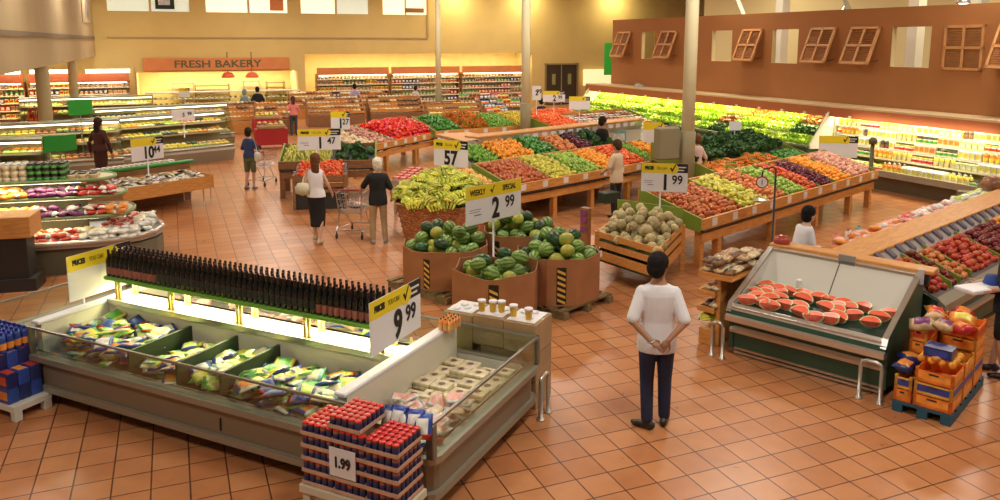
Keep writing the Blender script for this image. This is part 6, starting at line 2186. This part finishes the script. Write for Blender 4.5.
# net of onions hanging by the left column
p = at(38, 150, .6)
t = thing('onion_net_rack', 'tall rack of orange-red onion nets left of the thick column', 'rack', (*at(40, 165, 0), 0), 0)
MB().tube([(0, 0, 0), (0, 0, 1.9)], .02, 8).lathe([(.25, 0), (.25, .03), (.02, .05)], 14).build('rack_post', STEEL, t)
k = 0
f_ = t.location
for z in range(6):
    for a in range(4):
        an = a * 1.57 + z * .6
        inst('onion_net', inst_n[0 if (z + a) % 2 else 3], (f_[0] + .17 * math.cos(an), f_[1] + .17 * math.sin(an), .55 + z * .22), (R(90), 0, an), 'orange-red net bag hanging on the tall rack left of the thick column', 'bag', 'net bags on the tall rack', .95)

# ================================================================== PEOPLE
def lerp3(a, b, t):
    return Vector(a).lerp(Vector(b), t)


def voxel(mb, name, mats, parent, vox=.012, smooth=4, extra=None):
    """one continuous skin around overlapping closed shapes"""
    me = mb.mesh(name + '_raw', mats)
    o = bpy.data.objects.new(name + '_raw', me)
    COL.objects.link(o)
    m = o.modifiers.new('r', 'REMESH')
    m.mode = 'VOXEL'
    m.voxel_size = vox
    m.use_smooth_shade = True
    s_ = o.modifiers.new('s', 'SMOOTH')
    s_.iterations = smooth
    s_.factor = .5
    dg = bpy.context.evaluated_depsgraph_get()
    me2 = bpy.data.meshes.new_from_object(o.evaluated_get(dg))
    me2.name = name
    bpy.data.objects.remove(o)
    me2.materials.clear()
    ms = mats if isinstance(mats, (list, tuple)) else [mats]
    for mm in ms:
        me2.materials.append(mm)
    if extra is not None:
        ex = extra.mesh('x', ms)
        bm = bmesh.new()
        bm.from_mesh(me2)
        for f in bm.faces:
            f.material_index = 0
        bm.from_mesh(ex)
        bm.to_mesh(me2)
        bm.free()
    for p in me2.polygons:
        p.use_smooth = True
    o = bpy.data.objects.new(name, me2)
    COL.objects.link(o)
    if parent:
        o.parent = parent
    return o


def limb(mb, pts, rs, n=10, sub=4):
    P, Q = [], []
    for i in range(len(pts) - 1):
        for k in range(sub):
            t = k / sub
            P.append(lerp3(pts[i], pts[i + 1], t))
            Q.append(rs[i] + (rs[i + 1] - rs[i]) * t)
    P.append(Vector(pts[-1]))
    Q.append(rs[-1])
    mb.tube(P, Q, n)
    for p, r in ((pts[0], rs[0]), (pts[-1], rs[-1])):
        mb.ell(p, (r, r, r), 10, 6)
    for p, r in zip(pts[1:-1], rs[1:-1]):
        mb.ell(p, (r * 1.02, r * 1.02, r * 1.02), 10, 6)


def hand(mb, ex, wrist, direction, palm_n, s=1.0, curl=.5, side=1):
    """palm joined to the body; five bent fingers rooted inside it"""
    w = Vector(wrist)
    d = Vector(direction).normalized()
    nrm = Vector(palm_n)
    nrm = (nrm - d * nrm.dot(d)).normalized()
    sd = d.cross(nrm) * side
    rot = Matrix((sd, nrm, d)).transposed()
    c = w + d * .045 * s
    mb.ell(c, (.040 * s, .016 * s, .052 * s), 12, 8, rot=rot)
    ln = [.068, .078, .073, .058]
    for i in range(4):
        base = w + d * .080 * s + sd * (.027 - i * .018) * s
        p = [base - d * .02 * s, base]
        dd = d.copy()
        seg = ln[i] * s / 3
        for k in range(3):
            dd = (dd + nrm * curl * (.35 + .3 * k)).normalized()
            p.append(p[-1] + dd * seg)
        ex.tube(p, [.008 * s, .0088 * s, .008 * s, .0073 * s, .006 * s], 7)
    t0 = w + d * .025 * s + sd * .030 * s
    dd = (d * .7 + sd * .7 + nrm * .25).normalized()
    p = [t0 - dd * .015 * s, t0 + dd * .015 * s, t0 + dd * .038 * s + d * .006 * s, t0 + dd * .050 * s + d * .022 * s + nrm * .006 * s]
    ex.tube(p, [.011 * s, .0105 * s, .009 * s, .007 * s], 7)


def person(label, x, y, bearing, height, skin, hair_c, top_c, bottom_c, shoe_c, pose=None, hair='short', top='tee', bottom='trousers', head_turn=0.0, vox=.014, female=False, group=None, z0=0.0, lean=0.0, sleeve=.5):
    """faces along its own +y; bearing is the compass angle in the plan (0 = away from the camera, + = right)"""
    t = thing('person', label, 'person', (x, y, z0), R(-bearing), group)
    k = height / 1.75
    t.scale = (k, k, k)
    P = dict(eL=(-.27, -.03, 1.13), wL=(-.29, .03, .88), eR=(.27, -.03, 1.13), wR=(.29, .03, .88),
             kL=(-.10, .02, .50), aL=(-.11, -.02, .09), kR=(.10, .02, .50), aR=(.11, -.02, .09), hL=None, hR=None, toeL=0, toeR=0)
    if pose:
        P.update(pose)
    SK = mat('skin_%02d' % int(skin[0] * 100), skin, .55, var=.04, scale=20)
    EYE = mat('eye_dark', (.02, .015, .01), .3)
    LIP = mat('lip_' + str(int(skin[0] * 100)), (skin[0] * .8, skin[1] * .55, skin[2] * .5), .5)
    shw = .185 if not female else .160
    b, ex = MB(), MB()
    ln = lambda z: lean * max(0, z - .95)
    b.loft([((0, ln(z), z), rx, ry) for z, rx, ry in [(.84, .10, .08), (.90, .160, .105), (.98, .165 if not female else .175, .11), (1.10, .135 if not female else .12, .088), (1.25, .155 if not female else .14, .10), (1.36, .170 if not female else .150, .10), (1.43, .14, .085), (1.47, .08, .065), (1.52, .056, .056), (1.60, .054, .056)]], 18)
    hy = ln(1.6) + .015
    ha = R(-head_turn)
    hr = Matrix.Rotation(ha, 3, 'Z')

    def H(px, py, pz):
        v = hr @ (Vector((px, py, pz)) * 1.08)
        return (v.x, v.y + hy, v.z + 1.628)
    b.ell(H(0, 0, .015), (.082, .101, .116), 16, 12, rot=hr)
    b.ell(H(0, .035, -.055), (.052, .055, .055), 12, 8, rot=hr)
    b.ell(H(0, .098, -.012), (.012, .020, .020), 8, 6, rot=hr)
    b.ell(H(0, .090, .010), (.009, .012, .026), 8, 6, rot=hr)
    for s_ in (-1, 1):
        b.ell(H(s_ * .076, -.005, -.005), (.009, .020, .032), 8, 6, rot=hr)
        ex.ell(H(s_ * .030, .083, .016), (.013, .008, .007), 8, 5, mi=1, rot=hr)
        ex.ell(H(s_ * .030, .083, .034), (.018, .006, .004), 8, 4, mi=1, rot=hr)
        limb(b, [(s_ * (shw - .032), ln(1.40), 1.380), P['eL' if s_ < 0 else 'eR'], P['wL' if s_ < 0 else 'wR']], [.050 if not female else .042, .040 if not female else .035, .026 if not female else .023])
        limb(b, [(s_ * .088, 0, .90), P['kL' if s_ < 0 else 'kR'], P['aL' if s_ < 0 else 'aR']], [.088, .056, .038])
        wr, el = Vector(P['wL' if s_ < 0 else 'wR']), Vector(P['eL' if s_ < 0 else 'eR'])
        hd = P['hL' if s_ < 0 else 'hR']
        d, nn, cu = hd if hd else ((wr - el).normalized(), (-s_, .2, 0), .35)
        hand(b, ex, wr, d, nn, 1.0, cu, side=-s_ if s_ < 0 else 1)
    ex.ell(H(0, .092, -.050), (.022, .006, .005), 8, 5, mi=2, rot=hr)
    voxel(b, 'body', [SK, EYE, LIP], t, vox, 4, ex)
    # clothes
    g = .014
    TC = mat('cloth_' + ''.join('%02d' % int(c * 99) for c in top_c), top_c, .85, var=.02, scale=3, bump=.15)
    BC = mat('cloth_' + ''.join('%02d' % int(c * 99) for c in bottom_c), bottom_c, .85, var=.10, scale=8, bump=.3)
    b = MB()
    hem = .80 if not female else .92
    b.loft([((0, ln(z), z), rx + g, ry + g) for z, rx, ry in [(hem, .178, .125), (.92, .176, .122), (1.0, .166, .112), (1.10, .150 if not female else .126, .100), (1.25, .162 if not female else .145, .108), (1.36, .180 if not female else .150, .105), (1.405, .172 if not female else .140, .092), (1.44, .125, .078), (1.465, .078, .066)]], 20)
    if top != 'tank':
        for s_ in (-1, 1):
            sh_, el = Vector((s_ * (shw - .03), ln(1.40), 1.40)), Vector(P['eL' if s_ < 0 else 'eR'])
            wr = Vector(P['wL' if s_ < 0 else 'wR'])
            e2 = sh_.lerp(el, .86) if top == 'tee' else None
            if e2 is not None:
                limb(b, [Vector((s_ * (shw - .03), ln(1.40), 1.382)), e2 + Vector((0, 0, -.02))], [.062 if not female else .055, .066 if not female else .054])
            else:
                limb(b, [sh_, el, el.lerp(wr, .9)], [.062, .052, .040])
    voxel(b, 'shirt', TC, t, vox, 3)
    b = MB()
    if bottom == 'trousers' or bottom == 'shorts':
        b.loft([((0, 0, z), rx + .008, ry + .008) for z, rx, ry in [(.80, .150, .105), (.88, .166, .112), (.98, .160, .108), (1.02, .155, .103)]], 18)
        for s_ in (-1, 1):
            kn, an = Vector(P['kL' if s_ < 0 else 'kR']), Vector(P['aL' if s_ < 0 else 'aR'])
            if bottom == 'trousers':
                limb(b, [(s_ * .086, 0, .88), kn, an + Vector((0, 0, .015))], [.096, .070, .060])
            else:
                limb(b, [(s_ * .086, 0, .88), kn + Vector((0, 0, .04))], [.098, .082])
    else:
        kn = (Vector(P['kL']) + Vector(P['kR'])) / 2
        zb = .33 if bottom == 'long_skirt' else .45
        b.loft([((0, .0, 1.02), .14, .10), ((0, 0, .92), .18, .12), ((kn.x * .5, kn.y * .3, .75), .175, .125), ((kn.x, kn.y * .7, .55), .155, .13), ((kn.x, kn.y * .5, zb), .140, .13)], 20)
    voxel(b, 'trousers' if bottom in ('trousers', 'shorts') else 'skirt', BC, t, vox, 3)
    SHM = mat('shoe_' + ''.join('%02d' % int(c * 99) for c in shoe_c), shoe_c, .4)
    for s_ in (-1, 1):
        a_ = Vector(P['aL' if s_ < 0 else 'aR'])
        to = R(P['toeL' if s_ < 0 else 'toeR'])
        rot = Matrix.Rotation(to, 3, 'Z')
        b = MB()
        for (px_, py_, pz_), rr in (((0, -.03, .045), (.042, .062, .045)), ((0, .05, .035), (.045, .085, .035)), ((0, .12, .028), (.042, .060, .027)), ((0, -.01, .08), (.040, .045, .04))):
            v = rot @ Vector((px_, py_, 0))
            b.ell((a_.x + v.x, a_.y + v.y, a_.z - .09 + pz_), rr, 12, 8, rot=rot)
        voxel(b, 'shoe', SHM, t, .010, 2)
    HC = mat('hair_' + ''.join('%03d' % int(c * 999) for c in hair_c), hair_c, .75, var=.25, scale=30, bump=.5, spec=.2)
    b = MB()
    b.ell(H(0, -.018, .042), (.101, .113, .110), 16, 10, rot=hr)
    b.ell(H(0, -.050, -.010), (.096, .076, .096), 14, 8, rot=hr)
    if hair == 'long':
        b.loft([(H(0, -.055, .04), .075, .05), (H(0, -.075, -.08), .085, .05), (H(0, -.085, -.20), .080, .035), (H(0, -.08, -.30), .05, .025)], 12)
    elif hair == 'bob':
        b.ell(H(0, -.045, -.04), (.092, .075, .085), 14, 8, rot=hr)
    voxel(b, 'hair', HC, t, .010, 1)
    return t


OLSK, LTSK, DKSK = (.42, .22, .13), (.60, .36, .25), (.28, .14, .08)
mx_, my_ = at(654, 427)
man = person('black-haired man in white t-shirt and navy jeans, hands clasped behind his back', mx_, my_, 6, 1.80, OLSK, (.012, .010, .010), (.80, .80, .84), (.020, .028, .075), (.035, .022, .012),
             pose=dict(eL=(-.250, -.115, 1.13), wL=(-.075, -.195, .955), eR=(.250, -.115, 1.13), wR=(.085, -.205, .975),
                       hL=((.85, -.10, -.40), (.2, .35, -.8), .35), hR=((-.55, -.05, -.85), (.1, .8, 0), .55),
                       kL=(-.085, .0, .50), aL=(-.075, -.03, .09), kR=(.09, .03, .50), aR=(.10, .07, .09), toeL=58, toeR=-14), head_turn=38, vox=.009)
MB().tube([(-.075 + .034 * math.cos(a), -.195 + .034 * math.sin(a), .957 + .01 * math.cos(a)) for a in [i * math.pi / 6 for i in range(13)]], .006, 6).build('wristwatch', STEEL, man)
x, y = at(318, 243)
wm = person('woman with long brown hair walking away in a white sleeveless top and black cropped trousers', x, y, 8, 1.74, LTSK, (.14, .055, .02), (.80, .80, .84), (.012, .012, .014), (.55, .45, .3),
            pose=dict(eL=(-.21, -.08, 1.15), wL=(-.20, .06, .98), eR=(.24, .02, 1.16), wR=(.25, .16, .98), kL=(-.09, .10, .50), aL=(-.08, .10, .12), kR=(.09, .02, .50), aR=(.07, -.10, .10)), hair='long', top='tank', bottom='long_skirt', female=True, head_turn=-15)
MB().loft([((-.22, -.12, .96), .02, .02), ((-.23, -.12, 1.0), .14, .07), ((-.23, -.12, 1.12), .15, .08), ((-.22, -.1, 1.2), .10, .05)], 14).tube([(-.17, .02, 1.43), (-.22, -.06, 1.3), (-.24, -.1, 1.18)], .010, 6).tube([(-.15, -.05, 1.44), (-.18, -.14, 1.3), (-.20, -.14, 1.18)], .010, 6).build('shoulder_bag', mat('bag_cream', (.62, .58, .42), .7), wm)
x, y = at(379, 243)
om = person('older person with white hair in a black shirt and khaki trousers beside a cart', x, y, -12, 1.66, LTSK, (.75, .70, .58), (.010, .010, .011), (.42, .30, .16), (.30, .27, .24),
            pose=dict(eL=(-.30, .08, 1.17), wL=(-.34, .30, 1.04), eR=(.26, -.02, 1.14), wR=(.28, .12, .98), kL=(-.11, .0, .50), aL=(-.12, -.02, .09), kR=(.11, .02, .5), aR=(.13, .0, .09), toeL=15, toeR=-15), hair='bob', bottom='trousers')
x, y = at(251, 189)
bw_ = person('dark-haired woman in a blue t-shirt and green shorts pushing a cart', x, y, 12, 1.62, LTSK, (.025, .015, .01), (.035, .06, .18), (.12, .13, .06), (.2, .2, .2),
             pose=dict(eL=(-.25, .04, 1.15), wL=(-.20, .26, 1.05), eR=(.25, .04, 1.15), wR=(.20, .26, 1.05), aL=(-.1, -.08, .09), kL=(-.1, .02, .5)), hair='bob', bottom='shorts', female=True)
MB().loft([((.27, -.05, .80), .02, .02), ((.28, -.05, .84), .10, .05), ((.28, -.05, 1.02), .10, .05), ((.27, -.04, 1.08), .06, .03)], 12).tube([(.16, 0, 1.44), (.24, -.04, 1.25), (.27, -.04, 1.06)], .008, 6).build('shoulder_bag', mat('bag_white', (.7, .68, .6), .7), bw_)
p = on(603, 112, 17.9)
person('man with dark hair in a black t-shirt standing behind the centre table', p.x, 21.4, -30, 1.78, OLSK, (.02, .015, .01), (.010, .010, .012), (.06, .08, .14), (.05, .05, .05)) if False else None
person('man with dark hair in a black t-shirt beyond the cream-shirted shopper', 2.78, 21.45, 60, 1.84, OLSK, (.02, .015, .01), (.010, .010, .012), (.06, .08, .14), (.05, .05, .05), pose=dict(wL=(-.22, .20, 1.02), wR=(.22, .22, 1.05)))
person('shopper in a cream shirt and black trousers standing at the centre fruit table', (617 - 500) / FPX * 17.3 * 1.01, 17.3, -50, 1.72, OLSK, (.06, .03, .015), (.62, .50, .34), (.015, .013, .012), (.03, .03, .03), pose=dict(eR=(.25, .05, 1.15), wR=(.20, .22, 1.0), eL=(-.25, .05, 1.15), wL=(-.18, .24, 1.02)), hair='short')
bk = thing('shopping_basket', 'dark green hand basket beside the shopper in the cream shirt', 'basket', ((611 - 500) / FPX * 16.7, 16.75, .45), R(30))
MB().prism([(-.20, -.13), (.20, -.13), (.20, .13), (-.20, .13)], 0, .22).build('basket_body', mat('basket_green', (.015, .035, .018), .5), bk)
MB().tube([(-.19, 0, .2), (-.15, 0, .38), (.15, 0, .38), (.19, 0, .2)], .012, 6).build('handle', DARK, bk)
person('person in a pale pink shirt and black trousers just right of the near column', 4.74, 18.95, -20, 1.66, LTSK, (.15, .06, .03), (.66, .48, .44), (.015, .013, .012), (.03, .03, .03), hair='bob', female=True)
q = on(801, 214, 10.9)
person('black-haired woman in a white blouse between the fruit table and apple case', q.x - .06, 10.8, 75, 1.58, LTSK, (.010, .008, .008), (.78, .78, .84), (.05, .05, .06), (.03, .03, .03), pose=dict(eL=(-.20, .14, 1.15), wL=(-.08, .34, 1.08), eR=(.20, .14, 1.15), wR=(.08, .34, 1.10)), hair='bob', top='long', female=True, lean=.25)
x, y = 5.55, 8.75
rp_ = person('person in black shorts holding a white tray, cut off by the right edge', 5.84, 8.80, -60, 1.68, LTSK, (.05, .03, .02), (.012, .012, .014), (.012, .013, .016), (.02, .02, .04),
             pose=dict(eL=(-.27, .06, 1.15), wL=(-.18, .30, 1.08), eR=(.27, .06, 1.15), wR=(.16, .32, 1.08), kL=(-.10, .03, .5), aL=(-.12, -.04, .09), aR=(.12, .08, .09)), bottom='shorts')
MB().loft([((.02, .16, 1.02), .10, .08), ((.02, .17, 1.12), .13, .10), ((.02, .16, 1.22), .10, .08)], 12).build('blue_wrap', mat('blue_cloth', (.03, .07, .32), .8), rp_)
tr_ = thing('white_tray', 'long white tray held by the person at the right edge', 'tray', (5.50, 8.78, 1.035), R(20))
MB().rbox(-.25, .3, -.13, .13, 0, .05, .01).build('tray_body', WHITE, tr_)
MB().box(-.1, .2, -.132, -.13, .012, .038).build('red_label', PK['pink'], tr_)
for (px_, yy, yw, h, tc, bc, hc, hs, lb) in [(293, 97, 32.9, 1.62, (.70, .22, .20), (.05, .05, .06), (.10, .03, .02), 'long', 'woman in a pink-red top and dark trousers near the red bins'),
                                             (258, 87, 36.7, 1.8, (.015, .02, .025), (.05, .05, .06), (.02, .015, .01), 'short', 'person in a black top reaching over the bakery counter'),
                                             (355, 88, 39.6, 1.78, (.50, .42, .62), (.05, .05, .06), (.015, .01, .01), 'bob', 'dark-haired woman in a pale lilac top behind the bread displays'),
                                             (416, 84, 40.2, 1.66, (.80, .72, .72), (.02, .02, .02), (.02, .015, .01), 'short', 'person in a white shirt before the back shelves beside the slim column'),
                                             (245, 92, 35.5, 1.75, (.22, .36, .36), (.20, .34, .34), (.2, .3, .3), 'bob', 'figure in a pale teal coat standing by the bakery counter'),
                                             (541, 90, 30.5, 1.7, (.02, .02, .025), (.02, .02, .03), (.02, .02, .02), 'short', 'shopper dressed in black in front of the double door'),
                                             ]:
    person(lb, (px_ - 500) / FPX * yw * 1.0, yw, rg.choice((-20, 15, 40)), h, LTSK, hc, tc, bc, (.03, .03, .03), hair=hs, vox=.02, female=hs != 'short')
dk = person('person with long dark hair in a long dark maroon coat beside the lit cases at the left', -10.62, 20.9, 10, 1.86, DKSK, (.035, .012, .008), (.06, .014, .010), (.045, .012, .009), (.02, .02, .02), hair='long', top='long', bottom='long_skirt', female=True, vox=.016)


# ------------------------------------------------------------------ shopping carts
CHR = mat('cart_chrome', (.50, .50, .50), .3, .85)


def cart(label, x, y, bearing, s=1.0):
    t = thing('shopping_cart', label, 'cart', (x, y, 0), R(-bearing))
    t.scale = (s, s, s)
    b = MB()
    def ring(z, w, y0, y1):
        return [(-w, y0, z), (w, y0, z), (w * .85, y1, z), (-w * .85, y1, z)]
    lo, hi = ring(.52, .21, -.28, .36), ring(.92, .27, -.36, .50)
    for q in (lo, hi):
        for i in range(4):
            b.tube([q[i], q[(i + 1) % 4]], .009, 5)
    for i in range(4):
        for k in range(9):
            a0, a1 = Vector(lo[i]).lerp(Vector(lo[(i + 1) % 4]), k / 8), Vector(hi[i]).lerp(Vector(hi[(i + 1) % 4]), k / 8)
            b.tube([a0, a1], .0045, 4)
        for m_ in (.33, .66):
            b.tube([Vector(lo[i]).lerp(Vector(hi[i]), m_), Vector(lo[(i + 1) % 4]).lerp(Vector(hi[(i + 1) % 4]), m_)], .005, 4)
    for k in range(9):
        b.tube([Vector(lo[0]).lerp(Vector(lo[1]), k / 8), Vector(lo[3]).lerp(Vector(lo[2]), k / 8)], .0045, 4)
    b.build('wire_basket', CHR, t)
    b = MB()
    for s_ in (-1, 1):
        b.tube([(s_ * .27, -.42, 1.0), (s_ * .26, -.36, .90), (s_ * .22, -.32, .50), (s_ * .26, -.40, .16)], .013, 8)
        b.tube([(s_ * .26, -.40, .16), (s_ * .20, .40, .16)], .013, 8)
        b.tube([(s_ * .20, .30, .16), (s_ * .21, .0, .52)], .011, 8)
    b.tube([(-.26, -.3, .17), (.26, -.3, .17)], .011, 8).tube([(-.21, .35, .17), (.21, .35, .17)], .011, 8)
    b.build('frame', CHR, t)
    MB().tube([(-.29, -.42, 1.0), (.29, -.42, 1.0)], .018, 8).build('handle', mat('handle_red', (.30, .03, .03), .4), t)
    for x_, y_ in ((-.26, -.40), (.26, -.40), (-.20, .38), (.20, .38)):
        MB().ell((x_, y_, .062), (.022, .062, .062), 12, 8).tube([(x_, y_, .08), (x_, y_, .17)], .012, 6).build('wheel', DARK, t)
    return t


x, y = at(354, 236)
ct = cart('chrome shopping cart beside the older person in the black shirt', x + .02, y + .1, 8, 1.0)
for i, (dx, dy, me, nm, lb) in enumerate([(-.08, .1, BREADBAG[0], 'bread_loaf', 'brown bread bag in the nearer shopping cart'), (.08, .2, PBAGS[0], 'seafood_bag', 'pale pack in the nearer shopping cart'), (.0, -.1, BAGS[4], 'frozen_bag', 'navy bag in the nearer shopping cart')]):
    inst(nm, me, (x + .02 + dx, y + .1 + dy, .60), (.2, .1, i), lb, 'bag', None, .9)
x, y = at(251, 189)
cart('chrome shopping cart pushed by the woman in blue', x + .12, y + .72, 12, .95)
# small upright packs on the near end of the snack shelf
for i, c in enumerate(('pink', 'white', 'teal')):
    inst('snack_pack', carton('snack_pack', .13, .06, .24, PK[c], PK['red' if c == 'pink' else 'dark']), AI.w(1.05 + .35 * i, .42, .925), (0, 0, AI.rot + .3 * i), {'pink': 'pink and red', 'white': 'white and dark', 'teal': 'grey-blue'}[c] + ' upright snack pack on the shelf behind the apple case', 'pack')

flush_kinds()
